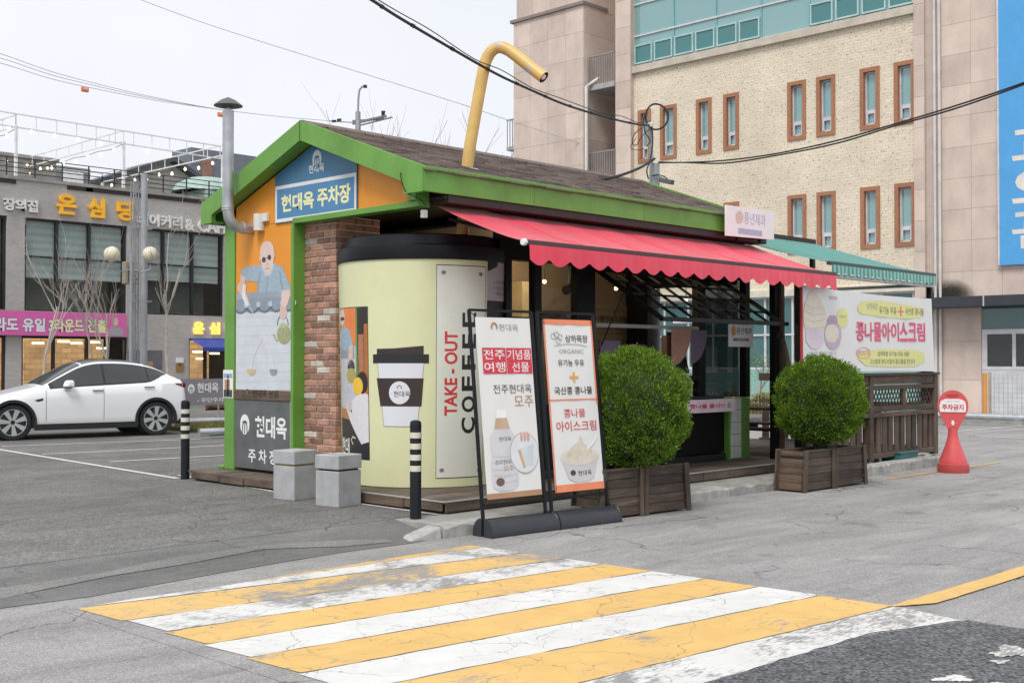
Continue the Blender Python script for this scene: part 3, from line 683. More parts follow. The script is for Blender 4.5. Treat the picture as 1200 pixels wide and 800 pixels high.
for k, ch in enumerate('COFFEE'): text(ch, cs, ang(540.5), zc(548, 508 - k * 25.0), ang(556.5), zc(548, 489 - k * 25.0 + (0 if k < 2 else 2)), BLACKP, cup, d=.010, bold=.028, rot=True)
for (x, y) in ((519, 319), (561, 321), (518, 551), (562, 551)): shape('panel_mark', cs, pline(ell((ang(x), zc(x, y)), .028, .022, 12), .006), GREYP, cup, .010)
# printed paper cup
SLEEVE = pm('brown_print', (.042, .028, .026), .45, bs=0, var=.05); CUPW = pm('cool_white_print', (.72, .73, .78), .45, bs=0, var=.02)
def cp(name, pts, mat, d): return shape(name, cs, [(ang(x), zc(470, y)) for x, y in pts], mat, cup, d)
cp('paper_cup_outline', [(444, 424), (498, 424), (490, 500), (451, 500)], GREYP, .004)
cp('paper_cup', [(444.7, 424), (497.3, 424), (489.4, 499), (451.7, 499)], CUPW, .007)
cp('paper_cup_rim', [(439.5, 415), (503, 415), (503, 425.5), (439.5, 425.5)], BLACKP, .010)
cp('paper_cup_lid', [(444, 408.5), (464, 408), (497, 405), (497, 415), (444, 415)], SLEEVE, .010)
cp('paper_cup_sleeve', [(443.5, 443), (497, 443), (494.5, 476), (447.5, 476)], SLEEVE, .010)
cl = (ang(469.5), zc(470, 460)); shape('paper_cup_disc', cs, ell(cl, .132, .132, 26), CUPW, cup, .013)
text('현대옥', cs, ang(463), zc(470, 465), ang(482), zc(470, 458), DKTXT, cup, d=.016, bold=.01)
shape('disc_emblem', cs, pline(ell((cl[0], cl[1] + .055), .026, .028, 10, -.4, math.pi + .4), .014), TANP, cup, .016)
# photo poster on the cup's far side
P0, P1 = ang(398.5), ang(434)
srect('cup_poster', cs, P0, P1, zc(416, 537), zc(416, 360), pm('poster_dark', (.035, .028, .026), .4, bs=0, var=.2), cup, d=.004)
def pc(name, pts, mat, d): return shape(name, cs, [(ang(380 + x / 4.0) if False else ang(x), zc(416, y)) for x, y in pts], mat, cup, d)
ORP = pm('poster_orange', (.78, .21, .05), .45, bs=0)
pc('poster_field', [(399, 361), (419, 361), (419, 420), (399, 420)], ORP, .007)
pc('poster_post', [(419, 361), (421, 361), (421, 440), (419, 440)], GREEN, .007)
pc('poster_wall', [(399, 405), (419, 405), (419, 480), (399, 480)], pm('poster_wall', (.52, .53, .56), .45, bs=0, scale=30), .009)
pc('poster_roof', [(399, 399), (417, 402), (417, 420), (399, 420)], TILEG, .010)
pc('poster_brick', [(422, 392), (428.5, 392), (428.5, 450), (422, 450)], pm('poster_brick', (.42, .17, .09), .45, bs=0, scale=60, var=.4), .008)
pc('poster_timber', [(429, 380), (433.5, 380), (433.5, 470), (429, 470)], pm('poster_timber', (.42, .16, .04), .45, bs=0), .008)
pc('poster_shirt', [(399, 388), (405, 380), (412, 388), (416, 405), (412, 412), (404, 410), (399, 406)], SHIRT, .012)
pc('poster_head', ell((402.5, 371), 3.6, 10, 14), SKIN2, .014); pc('poster_sunglasses', ell((402.6, 373), 3, 2.4, 10), MATS['painted_lens'], .016)
pc('poster_arm', [(411, 405), (416, 404), (415, 422), (411, 428), (409, 420)], SKIN, .014)
pc('poster_kettle', ell((413, 440), 6, 9, 16), pm('poster_brass', (.42, .33, .10), .4, bs=0), .015); pc('poster_handle', pline(ell((413, 432), 4, 10, 10, math.pi, 2 * math.pi), 1.2), DKTXT, .014)
pc('poster_low_wall', [(399, 478), (412, 480), (412, 492), (399, 490)], pm('poster_table', (.45, .2, .09), .45, bs=0), .012)
pc('poster_torso', [(413, 470), (419, 463), (428, 459), (433.5, 462), (433.5, 520), (426, 522), (420, 500), (411, 494), (407, 482), (408, 476), (413, 484)], pm('poster_white_shirt', (.70, .68, .70), .45, bs=0, var=.06, scale=14), .014)
pc('poster_trousers', [(413, 524), (433.5, 516), (433.5, 536), (408, 536)], BLACKP, .015)
pc('poster_hair', ell((426.5, 448), 6.5, 13, 18), BLACKP, .015); pc('poster_face_disc', ell((421, 452), 6.2, 10.5, 18), pm('poster_yellow', (.85, .52, .04), .45, bs=0), .017)
pc('poster_hand', [(405, 472), (409, 470), (411, 482), (407, 484)], SKIN2, .016)
text('현대', cs, ang(399.5), zc(416, 533), ang(409), zc(416, 513), WHITE, cup, d=.012, bold=.02)
shape('poster_mark', cs, pline([(ang(x), zc(416, y)) for x, y in ((417, 513), (414, 511), (411.5, 515), (414, 520))], .02), pm('poster_pale', (.7, .6, .4), .5, bs=0), cup, .016)
# notice on the cup's street side
srect('cup_notice', cs, ang(569), ang(599.2), zc(585, 352), zc(585, 305), pm('mauve_notice', (.44, .40, .43), .45, bs=0), cup, d=.006)
srect('cup_notice_base', cs, ang(569), ang(599.2), zc(585, 420), zc(585, 352.5), BLACKP, cup, d=.006)
shape('notice_shape', cs, [(ang(569), zc(585, 305)), (ang(581), zc(585, 306)), (ang(581), zc(585, 312)), (ang(575), zc(585, 316)), (ang(569), zc(585, 319))], BLACKP, cup, .009)
text('원두', cs, ang(590), zc(585, 321), ang(597), zc(585, 316), DKTXT, cup, d=.009, bold=.0)
for k in range(3): text(['• 현대옥 특별 원두', '• 에티오피아 신선', '• 콜롬비아 블렌딩'][k], cs, ang(577), zc(585, 333 + 6.5 * k), ang(598.8), zc(585, 329 + 6.5 * k), DKTXT, cup, d=.009, bold=.0)
# ---------------------------------------------------------------- straw
YST = pm('yellow_straw_paint', (.68, .45, .145), .42, var=.12, scale=4, bs=.05)
m = YST; t = m.node_tree; b = [n for n in t.nodes if n.type == 'BSDF_PRINCIPLED'][0]
src = b.inputs['Base Color'].links[0].from_socket
pn = ramp(t, noise(t, coords(t, (1, 1, .9), 'World'), 2.6, 5, .55), [(.60, (0,) * 3), (.63, (1,) * 3)]).outputs[0]
t.links.new(mixc(t, src, (.42, .46, .52), pn), b.inputs['Base Color'])
YD = 14.45
arm = [PD(547, 200, YD), PD(551, 170, YD), PD(560, 118, YD), PD(566.5, 83, YD), PD(570, 70, YD), PD(576, 60, YD - .02), PD(584, 55.5, YD - .05), PD(593, 57.5, YD - .09), PD(603, 64, YD - .13), PD(622, 79, YD - .22), PD(637.5, 91, YD - .30)]
def smooth_path(p, k=4):
    out = []
    for i in range(len(p) - 1):
        a, b, c, d = p[max(i - 1, 0)], p[i], p[i + 1], p[min(i + 2, len(p) - 1)]
        for j in range(k):
            t = j / k; out.append(.5 * ((2 * b) + (c - a) * t + (2 * a - 5 * b + 4 * c - d) * t * t + (-a + 3 * b - 3 * c + d) * t ** 3))
    return out + [p[-1]]
sp = smooth_path([Vector(p) for p in arm])
low = PD(541, 268, YD - .25)
straw = MB().tube([Vector((low.x, low.y, 3.02)), sp[0]], .074, 24, cap=False).tube(sp, .074, 24, cap=False).build('straw', YST, K, smooth=True)
d_ = (sp[-1] - sp[-2]).normalized()
MB().tube([sp[-1] - d_ * .35, sp[-1]], .066, 24, cap=False).build('straw_inside', pm('straw_inside', (.09, .06, .04), .7), straw, smooth=True)
lb = MB(); cc = sp[-1] - d_ * .03
lb.lathe([(.001, -.045), (.03, -.035), (.046, 0), (.03, .035), (.001, .045)], cc, 16).build('straw_lamp', pm('lamp_white', (.8, .78, .76), .3), straw, smooth=True)
MB().lathe([(.17, -.012), (.15, .012), (.085, .02)], sp[0] + Vector((0, 0, -.0)), 20).build('straw_flashing', ALU, straw)
# ---------------------------------------------------------------- flue
DX = .1; fy = 4.31
path = [Vector((DX, fy, 4.87)), Vector((DX, fy, 3.58)), Vector((DX + .02, fy, 3.46)), Vector((DX + .09, fy, 3.37)), Vector((DX + .2, fy, 3.345)), Vector((.47, fy, 3.345))]
flue = MB().tube(path, .073, 20).build('flue_pipe', STEEL, K, smooth=True)
for zz in (3.60, 3.57): MB().lathe([(.074, -.014), (.080, -.010), (.080, .010), (.074, .014)], (DX, fy, zz), 20).build('flue_band', STEEL, flue)
MB().lathe([(.074, -.014), (.082, -.01), (.082, .01), (.074, .014)], (DX + .23, fy, 3.345), 20, 'x').build('flue_band', STEEL, flue)
MB().lathe([(.001, 5.045), (.10, 5.0), (.185, 4.935), (.187, 4.925), (.17, 4.92), (.05, 4.90), (.001, 4.90)], (DX, fy, 0), 28).build('flue_cap', pm('grey_cap', (.13, .135, .14), .5, .3), flue, smooth=True)
MB().tube([(DX, fy, 4.85), (DX, fy, 4.93)], .03, 8).build('flue_stem', STEEL, flue)
VENT = pm('white_plastic', (.70, .69, .65), .4, var=.05)
MB().tube([(.43, 4.08, 3.30), (.43, 4.08, 3.52)], .075, 18).build('vent_box', VENT, K, smooth=True)
BX('vent_bracket', VENT, K, .42, .47, 3.90, 4.01, 3.41, 3.52, bevel=.01)
MB().tube([(.24, 1.0, 3.70), (.235, .98, 3.6), (.24, .93, 3.5), (.27, .88, 3.45), (.40, .84, 3.40), (.45, .80, 3.33)], .005, 6).build('cable', BLKM, K)
BX('lamp_bracket', VENT, K, .44, .50, .83, .89, 3.20, 3.29, bevel=.006)
# ---------------------------------------------------------------- street side: walls, windows, counter, awning
WV = .9
MUL = pm('black_window_frame', (.007, .007, .008), .45, var=.1, bs=.03, spec=.2)
CLR = glass('clear_window_glass', (.02, .025, .025), .03, .12)
DGL = glass('dark_window_glass', (.012, .013, .015), .04, .75)
BX('wall_panel', MUL, K, 1.80, 5.94, WV - .02, WV + .08, DZ + .12, 1.05)
BX('skirting', pm('black_skirting', (.02, .021, .024), .35), K, 1.80, 6.42, WV - .05, WV + .06, DZ, DZ + .10, bevel=.006)
for zz in (.45, .75): BX('panel_rail', MUL, K, 3.47, 5.93, WV - .034, WV - .022, zz, zz + .02)
BX('header', MUL, K, 1.70, 6.98, WV - .02, WV + .10, 2.82, 3.42)
for (a, b) in ((1.80, 1.90), (2.306, 2.43), (3.09, 3.46), (5.75, 5.94)): BX('mullion', MUL, K, a, b, WV - .03, WV + .08, 1.05, 2.82, bevel=.005)
BX('transom', MUL, K, 1.9, 2.306, WV - .02, WV + .06, 2.06, 2.13)
BX('pane', CLR, K, 1.9, 2.306, WV + .02, WV + .026, 1.05, 2.06); BX('pane', CLR, K, 1.9, 2.306, WV + .02, WV + .026, 2.13, 2.82); BX('pane', CLR, K, 2.43, 3.09, WV + .02, WV + .026, 1.05, 2.82)
BX('pane', DGL, K, 5.94, 6.88, WV + .02, WV + .026, 1.05, 2.82); BX('wall_panel', MUL, K, 5.94, 6.44, WV - .02, WV + .08, DZ + .12, 1.05)
BX('counter', pm('black_counter', (.015, .015, .016), .25), K, 3.47, 6.0, .62, 1.25, 1.05, 1.09, bevel=.006)
BX('slide_rail', pm('grey_rail', (.32, .31, .30), .4, .2), K, 3.46, 5.75, WV - .045, WV - .02, 2.035, 2.085)
BX('corner_post', MUL, K, 6.88, 6.975, .80, .92, 1.045, 2.85, bevel=.004); BX('corner_trim', GREEN, K, 6.976, 7.0, .80, .92, 1.045, 2.85)
# green plinth with white tiles
pt = BX('tile_plinth', GREEN, K, 6.42, 6.98, .80, .96, DZ, 1.04, bevel=.004)
tm = unit_mesh('tile', .255, .03, .172, pm('white_tile', (.66, .67, .66), .5, var=.12, scale=6, objr=.08), .006)
for k in range(5): shared('tile', tm, pt, (6.60 + random.uniform(-.004, .004), .795, DZ + .105 + k * .18), rot=(0, random.uniform(-.012, .012), 0))
# pink notice under the counter
nb = BX('counter_notice', pm('pale_pink_board', (.72, .60, .64), .5, bs=0), K, 4.35, 6.28, .595, .61, .86, 1.045)
text('카페아이스 콩나물 출시!!!', yface(.595), 4.42, .92, 6.02, .985, pm('magenta_print', (.55, .02, .12), .5, bs=0), nb, bold=.025)
shape('notice_flower', yface(.595), ell((6.12, .95), .045, .045, 10), GREYP, nb, .004)
# hanging white sign
hs_ = BX('hanging_sign', WHITE, K, 6.28, 6.93, .70, .715, 1.80, 2.13, bevel=.002)
ORL = pm('sign_orange', (.70, .36, .07), .5, bs=0); MAUVE = pm('sign_mauve', (.20, .19, .25), .5, bs=0)
yf = yface(.70)
shape('sign_emblem', yf, ell((6.40, 2.035), .062, .075, 20), ORL, hs_, .003)
for k in (-.3, .2): shape('emblem_line', yf, pline([(6.40 + .04 * math.cos(a + k), 2.035 + .05 * math.sin(a + k)) for a in (0, 1, 2, 3)], .01), YEL, hs_, .005)
text('풍년제과', yf, 6.48, 1.985, 6.885, 2.085, DKTXT, hs_, bold=.005)
shape('sign_bar', yf, [(6.40, 1.885), (6.80, 1.885), (6.82, 1.905), (6.80, 1.925), (6.40, 1.925), (6.38, 1.905)], MAUVE, hs_, .003)
text('BAKERY SINCE', yf, 6.5, 1.895, 6.7, 1.915, WHITE, hs_, d=.005, bold=0)
# rooftop white sign
rs = MB().hexa([tuple(PY(x, y, .52)) for x, y in ()] or [(PY(851, 276, .52).x, .52, PY(851, 276, .52).z), (PY(907, 281, .52).x, .52, PY(907, 281, .52).z), (PY(851, 276, .52).x, .545, PY(851, 276, .52).z), (PY(907, 281, .52).x, .545, PY(907, 281, .52).z),
      (PY(851, 240, .52).x, .52, PY(851, 240, .52).z), (PY(907, 248, .52).x, .52, PY(907, 248, .52).z), (PY(851, 240, .52).x, .545, PY(851, 240, .52).z), (PY(907, 248, .52).x, .545, PY(907, 248, .52).z)]).build('roof_sign', WHITE, K, recalc=True)
sy = .52; FP = pm('faded_peach_print', (.74, .57, .50), .5, bs=0); FB = pm('faded_blue_print', (.42, .46, .60), .5, bs=0)
shape('sign_emblem', yface(sy), pxy(ell((866.5, 254.5), 4.6, 7.5, 18), sy), FP, rs, .003)
textY('풍년제과', sy, 872, 248, 897, 262, FB, rs, bold=.0)
shape('sign_bar', yface(sy), pxy([(865, 267), (893, 270.5), (893, 277), (865, 273.5)], sy), FB, rs, .003)
BX('sign_bracket', BLKM, K, 6.3, 6.34, .548, .60, 3.36, 3.5); BX('sign_bracket', BLKM, K, 6.9, 6.94, .548, .60, 3.36, 3.5)
# open awning window with glazing bars
fl0, fl1 = 3.48, 6.3; ht, hb = Vector((0, .87, 2.79)), Vector((0, -.2, 2.115))
wf = MB()
for x in (fl0, fl1): wf.bar((x, ht.y, ht.z), (x, hb.y, hb.z), .055, .05)
wf.bar((fl0 - .02, hb.y, hb.z), (fl1 + .1, hb.y, hb.z), .06, .055); wf.bar((fl0, ht.y, ht.z), (fl1, ht.y, ht.z), .06, .055)
flap = wf.build('awning_window', MUL, K)
for k in range(1, 8):
    x = fl0 + (fl1 - fl0) * k / 8; MB().bar((x, ht.y, ht.z), (x, hb.y, hb.z), .026, .03).build('glazing_bar', MUL, flap)
for k in range(1, 4):
    q = ht + (hb - ht) * k / 4; MB().bar((fl0, q.y, q.z), (fl1, q.y, q.z), .026, .028).build('glazing_bar', MUL, flap)
nn = (hb - ht).cross(Vector((1, 0, 0))).normalized() * .006
for i in range(8):
    for j in range(4):
        a, b = fl0 + (fl1 - fl0) * i / 8, fl0 + (fl1 - fl0) * (i + 1) / 8; p, q = ht + (hb - ht) * j / 4, ht + (hb - ht) * (j + 1) / 4
        MB().add([(a, p.y, p.z), (b, p.y, p.z), (b, q.y, q.z), (a, q.y, q.z)], [(0, 1, 2, 3)]).build('pane', CLR, flap)
MB().tube([(3.52, .86, 1.72), (3.52, .45, 2.5)], .010, 6).build('gas_strut', BLKM, flap); MB().tube([(3.52, .6, 2.22), (3.52, .45, 2.5)], .005, 6).build('strut_rod', ALU, flap)
# red awning
RED = pm('red_awning_cloth', (.78, .036, .08), .42, var=.10, scale=1.1, bs=.10, bscale=220, sheen=.35, dirt=.05)
def awning(parent, x0, x1, yb, zb, yf_, zf, mat, val, barm, scw=.27, stripe=None):
    mb = MB(); nx, ny = 60, 10
    for j in range(ny + 1):
        for i in range(nx + 1):
            s = j / ny; sag = -.045 * math.sin(math.pi * s) * (.7 + .3 * math.sin(i * .9)) - .008 * math.sin(i * 2.1 + j) * s
            mb.v.append((x0 + (x1 - x0) * i / nx, yb + (yf_ - yb) * s, zb + (zf - zb) * s + sag))
    for j in range(ny):
        for i in range(nx):
            a = j * (nx + 1) + i; mb.f.append((a, a + nx + 1, a + nx + 2, a + 1)); mb.mi.append((i // 1) % 2 if stripe else 0)
    mats = [mat, stripe] if stripe else mat
    aw = mb.build('awning', [mat, pm('teal_awning_band', (.032, .255, .205), .5, var=.06, bs=.1, bscale=200, sheen=.3)] if stripe else mat, parent, smooth=True)
    if not stripe:
        for k in range(1, 6):
            i = k * 10; MB().tube([Vector(mb.v[j * (nx + 1) + i]) + Vector((0, 0, .002)) for j in range(ny + 1)], .0045, 5).build('seam', mat, aw)
    BX('front_bar', barm, aw, x0 - .02, x1 + .01, yf_ - .035, yf_ + .03, zf - .035, zf + .022, bevel=.01)
    vb_ = MB(); n = int((x1 - x0) / .03)
    for i in range(n + 1):
        x = x0 + .02 + (x1 - x0 - .03) * i / n; ph = math.pi * (x - x0) / scw
        w = .005 * math.sin(x * 13) + .003 * math.sin(x * 41)
        vb_.v += [(x, yf_ - .038, zf - .03), (x, yf_ - .04 + w * .5, zf - val * .5), (x, yf_ - .042 + w, zf - val - scw * .22 * (abs(math.sin(ph)) - .5))]
    for i in range(n):
        for k in range(2): vb_.f.append((i * 3 + k, i * 3 + k + 1, i * 3 + k + 4, i * 3 + k + 3)); vb_.mi.append((i // 2) % 2 if stripe else 0)
    vb_.build('valance', mats, aw, smooth=True)
    return aw
aw = awning(K, .70, 7.20, .90, 3.36, -.5, 2.855, RED, .21, pm('brown_awning_bar', (.06, .028, .03), .4), .33)
MB().lathe([(.001, -.03), (.036, -.026), (.04, 0), (.036, .02)], (.68, -.5, 2.85), 14, 'x').build('bar_cap', pm('bar_cap_white', (.75, .75, .74), .35), aw, smooth=True)
BX('awning_cassette', SOFF, K, .66, 7.25, .66, .95, 3.37, 3.464, bevel=.01)
for x in (.85, 3.9, 7.05):
    MB().tube([(x, .86, 3.22), (x + .5, .15, 3.0), (x, -.45, 2.83)], .022, 8).build('folding_arm', BLKM, K)
# inside the kiosk
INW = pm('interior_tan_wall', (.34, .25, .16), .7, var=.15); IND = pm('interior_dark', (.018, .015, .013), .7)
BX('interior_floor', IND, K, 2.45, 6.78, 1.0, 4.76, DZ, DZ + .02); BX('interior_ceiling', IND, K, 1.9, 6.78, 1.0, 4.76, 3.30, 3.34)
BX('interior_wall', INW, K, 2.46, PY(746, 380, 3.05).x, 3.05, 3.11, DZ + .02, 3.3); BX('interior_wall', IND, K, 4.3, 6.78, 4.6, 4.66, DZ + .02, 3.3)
q0_, q1_ = PY(690, 398, 3.03), PY(740, 358, 3.03)
ip = BX('menu_poster', pm('tan_menu', (.36, .27, .17), .6), K, q0_.x, q1_.x, 3.03, 3.045, q0_.z, q1_.z)
textY('콩나물아이스크림', 3.03, 692, 369, 734, 376, BLACKP, ip, bold=.02)
for k in range(3): textY('현대옥에서 만나는 특별한 맛', 3.03, 694, (384, 389, 361.5)[k], 732, (386.3, 391.3, 363.5)[k], BLACKP, ip, bold=0)
WARM = pm('warm_bulb', (1, .8, .5), .4, emit=((1, .72, .38), 3), bs=0)
for (px, py, y) in ((722, 338, 2.2), (767, 338, 2.6), (771.5, 334.5, 2.7), (638, 330, 2.0), (804, 352, 2.6)):
    p = PY(px, py, y); MB().lathe([(.001, -.03), (.022, -.022), (.03, 0), (.022, .022), (.001, .03)], p, 12).build('bulb', WARM, K, smooth=True)
    MB().tube([p + Vector((0, 0, .03)), (p.x, p.y, 3.31)], .008, 6).build('pendant', BLKM, K)
sp1 = PY(667, 338, 2.2); MB().tube([sp1 + Vector((-.12, -.05, -.03)), sp1 + Vector((.12, .05, .03))], .07, 14).build('spotlight', BLKM, K, smooth=True)
MB().tube([sp1, (sp1.x, sp1.y, 3.31)], .012, 6).build('pendant', BLKM, K)
BX('cabinet', pm('lit_cabinet', (.62, .50, .30), .5), K, PY(612, 380, 2.8).x, PY(624, 380, 2.8).x, 2.8, 3.04, 1.2, 2.75); BX('shelf', IND, K, PY(640, 380, 2.8).x, PY(672, 380, 2.8).x, 2.8, 3.04, 2.3, 2.34)
pl_ = bpy.data.lights.new('kiosk_lamp', 'POINT'); pl_.energy = 40; pl_.color = (1, .74, .45); pl_.shadow_soft_size = .1
po = bpy.data.objects.new('kiosk_lamp', pl_); COL.objects.link(po); po.location = (3.3, 1.9, 3.0)
pl2 = bpy.data.lights.new('kiosk_lamp', 'POINT'); pl2.energy = 6; pl2.color = (1, .78, .5); pl2.shadow_soft_size = .08
po2 = bpy.data.objects.new('kiosk_lamp', pl2); COL.objects.link(po2); po2.location = (4.3, 2.3, 2.8)
# kiosk stands on the counter: order screen, grinder
ks = thing('order_terminal', 'white and black order terminal standing on the kiosk counter', 'terminal', (5.4, .95, 1.09))
BX('base', WHITE, ks, 5.26, 5.60, .85, 1.1, 1.091, 1.42, bevel=.03); MB().hexa([(5.26, .88, 1.42), (5.56, .88, 1.42), (5.26, .95, 1.42), (5.56, .95, 1.42), (5.2, .98, 2.0), (5.48, .98, 2.0), (5.2, 1.04, 2.0), (5.48, 1.04, 2.0)]).build('screen', BLKM, ks, bevel=.01)
BX('card_reader', BLKM, ks, 5.48, 5.7, .78, .84, 1.32, 1.38, bevel=.01)
PEACH = pm('peach_bunting', (.36, .19, .13), .7, sheen=.2); PURP = pm('purple_bunting', (.13, .10, .155), .7, sheen=.2)
def pennant(cx, y, z, w, h, mat, flip, label):
    o = MB(); pts = [(cx, y, z)] + [(cx + (-1 if flip else 1) * w * math.cos(a), y, z - h * math.sin(a)) for a in [k * math.pi / 20 for k in range(11)]]
    o.prism(pts, (0, .006, 0)); r = o.build('paper_pennant', mat, None, base=(cx, y, z - h)); props(r, label, 'pennant', 'quarter round pennants over the counter'); return r
pennant(5.02, .80, 2.04, .46, .52, PEACH, False, 'peach quarter-round pennant hanging over the kiosk counter')
pennant(5.50, .82, 2.03, .40, .48, PURP, False, 'purple quarter-round pennant hanging beside the peach pennant')
pennant(3.50, .82, 1.86, .42, .62, PURP, False, 'purple quarter-round pennant hanging behind the round shrub nearest the banner stands')
MB().add([(5.02, .803, 2.04), (5.02, .803, 1.52), (4.96, .85, 1.5), (4.96, .85, 2.04)], [(0, 1, 2, 3)])
cm = thing('coffee_machine', 'dark coffee machine with jars on the counter behind the round shrub', 'machine', (4.7, 1.0, 1.09))
BX('body', pm('dark_brown_box', (.05, .035, .028), .5), cm, 4.45, 4.95, .95, 1.2, 1.091, 1.62, bevel=.02); BX('hopper', pm('hopper', (.10, .07, .05), .4), cm, 4.5, 4.7, 1.0, 1.15, 1.62, 1.82, bevel=.02); BX('drip_tray', ALU, cm, 4.5, 4.92, .88, .949, 1.1, 1.14)
sh = thing('speaker_column', 'slim brown wooden stand left of the order terminal', 'stand', (5.08, .95, 1.09))
BX('column', pm('brown_column', (.16, .10, .07), .5), sh, 5.04, 5.14, .9, 1.0, 1.1, 1.95, bevel=.01); BX('foot', pm('brown_foot', (.07, .045, .035), .5), sh, 4.98, 5.24, .85, 1.03, 1.091, 1.13, bevel=.01)
# ================================================================ granite blocks and bollards
GRAN = pm('grey_granite', (.40, .405, .41), .75, var=.16, scale=6, bs=.25, bscale=90, dirt=.25)
def block(cx, cy, sx, sy, h, label, gap, rz):
    o = thing('stone_block', label, 'stone block', (cx, cy, 0), 'capped granite blocks by the deck', rz); x0, x1, y0, y1 = cx - sx / 2, cx + sx / 2, cy - sy / 2, cy + sy / 2
    BX('base', GRAN, o, x0 + .006, x1 - .006, y0 + .006, y1 - .006, 0.0, h - .175, bevel=.008)
    BX('spacer', gap, o, x0 + .03, x1 - .03, y0 + .03, y1 - .03, h - .175, h - .157)
    BX('cap', GRAN, o, x0, x1, y0, y1, h - .157, h, bevel=.010)
block(-.285, 2.255, .36, .36, .565, 'grey granite block with a tan gap under its cap, below the grey notice board', pm('tan_spacer', (.40, .26, .09), .7), R(8))
block(-.31, 1.40, .365, .365, .565, 'grey granite block with a dark gap under its cap, in front of the brick column', BLKM, R(8))
RUB = pm('black_bollard_plastic', (.011, .013, .018), .5, var=.15, bs=.06, spec=.3); BAND = pm('reflective_band', (.66, .63, .52), .5, var=.05, bs=.02)
def bollard(x, y, r, h, label):
    o = thing('bollard', label, 'bollard', (x, y, 0), 'black bollards with pale bands')
    MB().lathe([(r, 0.0), (r, h - r * .55), (r * .93, h - r * .2), (r * .6, h), (.001, h + .006)], (x, y, 0), 28).build('post', RUB, o, smooth=True)
    for k in range(4):
        z = h - .12 - k * .112; MB().lathe([(r + .0005, z - .058), (r + .0025, z - .056), (r + .0025, z - .002), (r + .0005, z)], (x, y, 0), 28).build('band', BAND, o, smooth=True)
    MB().lathe([(r * 1.02, h - .075), (r * 1.02, h - .045)], (x, y, 0), 28).build('cap_seam', RUB, o, smooth=True)
bollard(-.43, -.035, .058, .99, 'black bollard with four pale bands in front of the giant cup')
bollard(0, 5.18, .058, 1.06, 'black bollard with four pale bands beside the white car')
# ================================================================ banner stands
FRM = pm('black_stand_frame', (.009, .010, .012), .45, bs=.03, spec=.25)
WTANK = pm('black_water_base', (.03, .033, .04), .38, var=.12, bs=.06, bscale=18)
CLOTH = pm('white_banner_cloth', (.74, .74, .72), .6, var=.025, bs=.06, bscale=7)
def stand(x0, x1, label, yc):
    o = thing('banner_stand', label, 'banner stand', ((x0 + x1) / 2, yc, ROADZ), 'banner stands with black bases', R(-4.5))
    mb = MB(); prof = []
    for s in (-1, 1):
        pts = [(yc + s * .03, ROADZ)] + [(yc + s * (.03 + .165 * math.sin(a) ** .75 if a else .03), ROADZ) for a in ()]
        arc = [(yc + s * (.03 + .11 * math.cos(a)), ROADZ + .02 + .15 * math.sin(a)) for a in [k * math.pi / 2 / 7 for k in range(8)]]
        poly = [(yc + s * .035, ROADZ), (yc + s * .14, ROADZ)] + arc
        MB().prism([(x0, p[0], p[1]) for p in poly], (x1 - x0, 0, 0)).build('base', WTANK, o, bevel=.012, smooth=True)
    # frame leans back a little
    def L_(z): return yc + (z - ROADZ) * .108
    zt = 2.10
    f = MB()
    for x in (x0 + .02, x1 - .05): f.bar((x, L_(ROADZ + .01), ROADZ + .01), (x, L_(zt), zt), .028, .028, up=(1, 0, 0))
    for z in (zt, .18): f.bar((x0 + .02, L_(z), z), (x1 - .05, L_(z), z), .026, .026)
    f.build('frame', FRM, o)
    a, b = x0 + .075, x1 - .10; za, zb = .235, 2.03
    sf = Flat((a, L_(za) - .020, za), (1, 0, 0), (0, (zb - za) * .108, (zb - za)))
    W = b - a; H = math.hypot(zb - za, (zb - za) * .108)
    mb = MB(); n = 12
    for j in range(n + 1):
        for i in range(n + 1):
            mb.v.append(sf.at(W * i / n, H * j / n, .0025 * math.sin(i * 1.2) * math.sin(j * .7)))
    for j in range(n):
        for i in range(n): k = j * (n + 1) + i; mb.f.append((k, k + 1, k + n + 2, k + n + 1)); mb.mi.append(0)
    ban = mb.build('banner', CLOTH, o, smooth=True)
    for (p, q) in ((0, 0), (W, 0), (0, H), (W, H)):
        c = sf.at(p, q, .004); e = (x0 + .02 if p == 0 else x1 - .05, L_(zt) if q else L_(.18), zt if q else .18)
        MB().tube([c, e], .004, 5).build('tie', BLKM, ban)
    return o, ban, sf, W, H
D = .012
o, ban, sf, W, H = stand(-.29, .61, 'banner stand with two red stamped squares and a white bottle picture', -.90)
RSTMP = pm('red_stamp', (.60, .045, .07), .6, var=.3, scale=40, bs=0); BOT = pm('pale_bottle_print', (.60, .60, .62), .55, var=.08, scale=8, bs=0); BOTS = pm('bottle_shade_print', (.48, .48, .50), .55, var=.08, scale=8, bs=0)
srect('banner_stripe', sf, 0, W, 0, .055, TANP, ban, d=D)
text('현대옥', sf, .30, H * .925, .56, H * .965, GREYP, ban, d=D, bold=.005); shape('emblem', sf, pline(ell((.24, H * .945), .035, .042, 12, -.4, math.pi + .4), .02), TANP, ban, D)
for k in (0, 1):
    x0_ = .06 + k * .315; srect('stamp', sf, x0_, x0_ + (.305 if k == 0 else .34), H * .685, H * .83, RSTMP, ban, d=D)
text('전주', sf, .075, H * .765, .35, H * .82, WHITE, ban, d=D + .003, bold=.005); text('여행', sf, .075, H * .695, .35, H * .75, WHITE, ban, d=D + .003, bold=.005)
text('기념품', sf, .385, H * .765, .705, H * .82, WHITE, ban, d=D + .003, bold=.005); text('선물', sf, .44, H * .695, .67, H * .75, WHITE, ban, d=D + .003, bold=.005)
W9 = W
text('전주현대옥', sf, .17, H * .575, W - .04, H * .625, DKTXT, ban, d=D, bold=0); text('모주', sf, .44, H * .495, W - .03, H * .56, TANP, ban, d=D, bold=0)
bx = .25
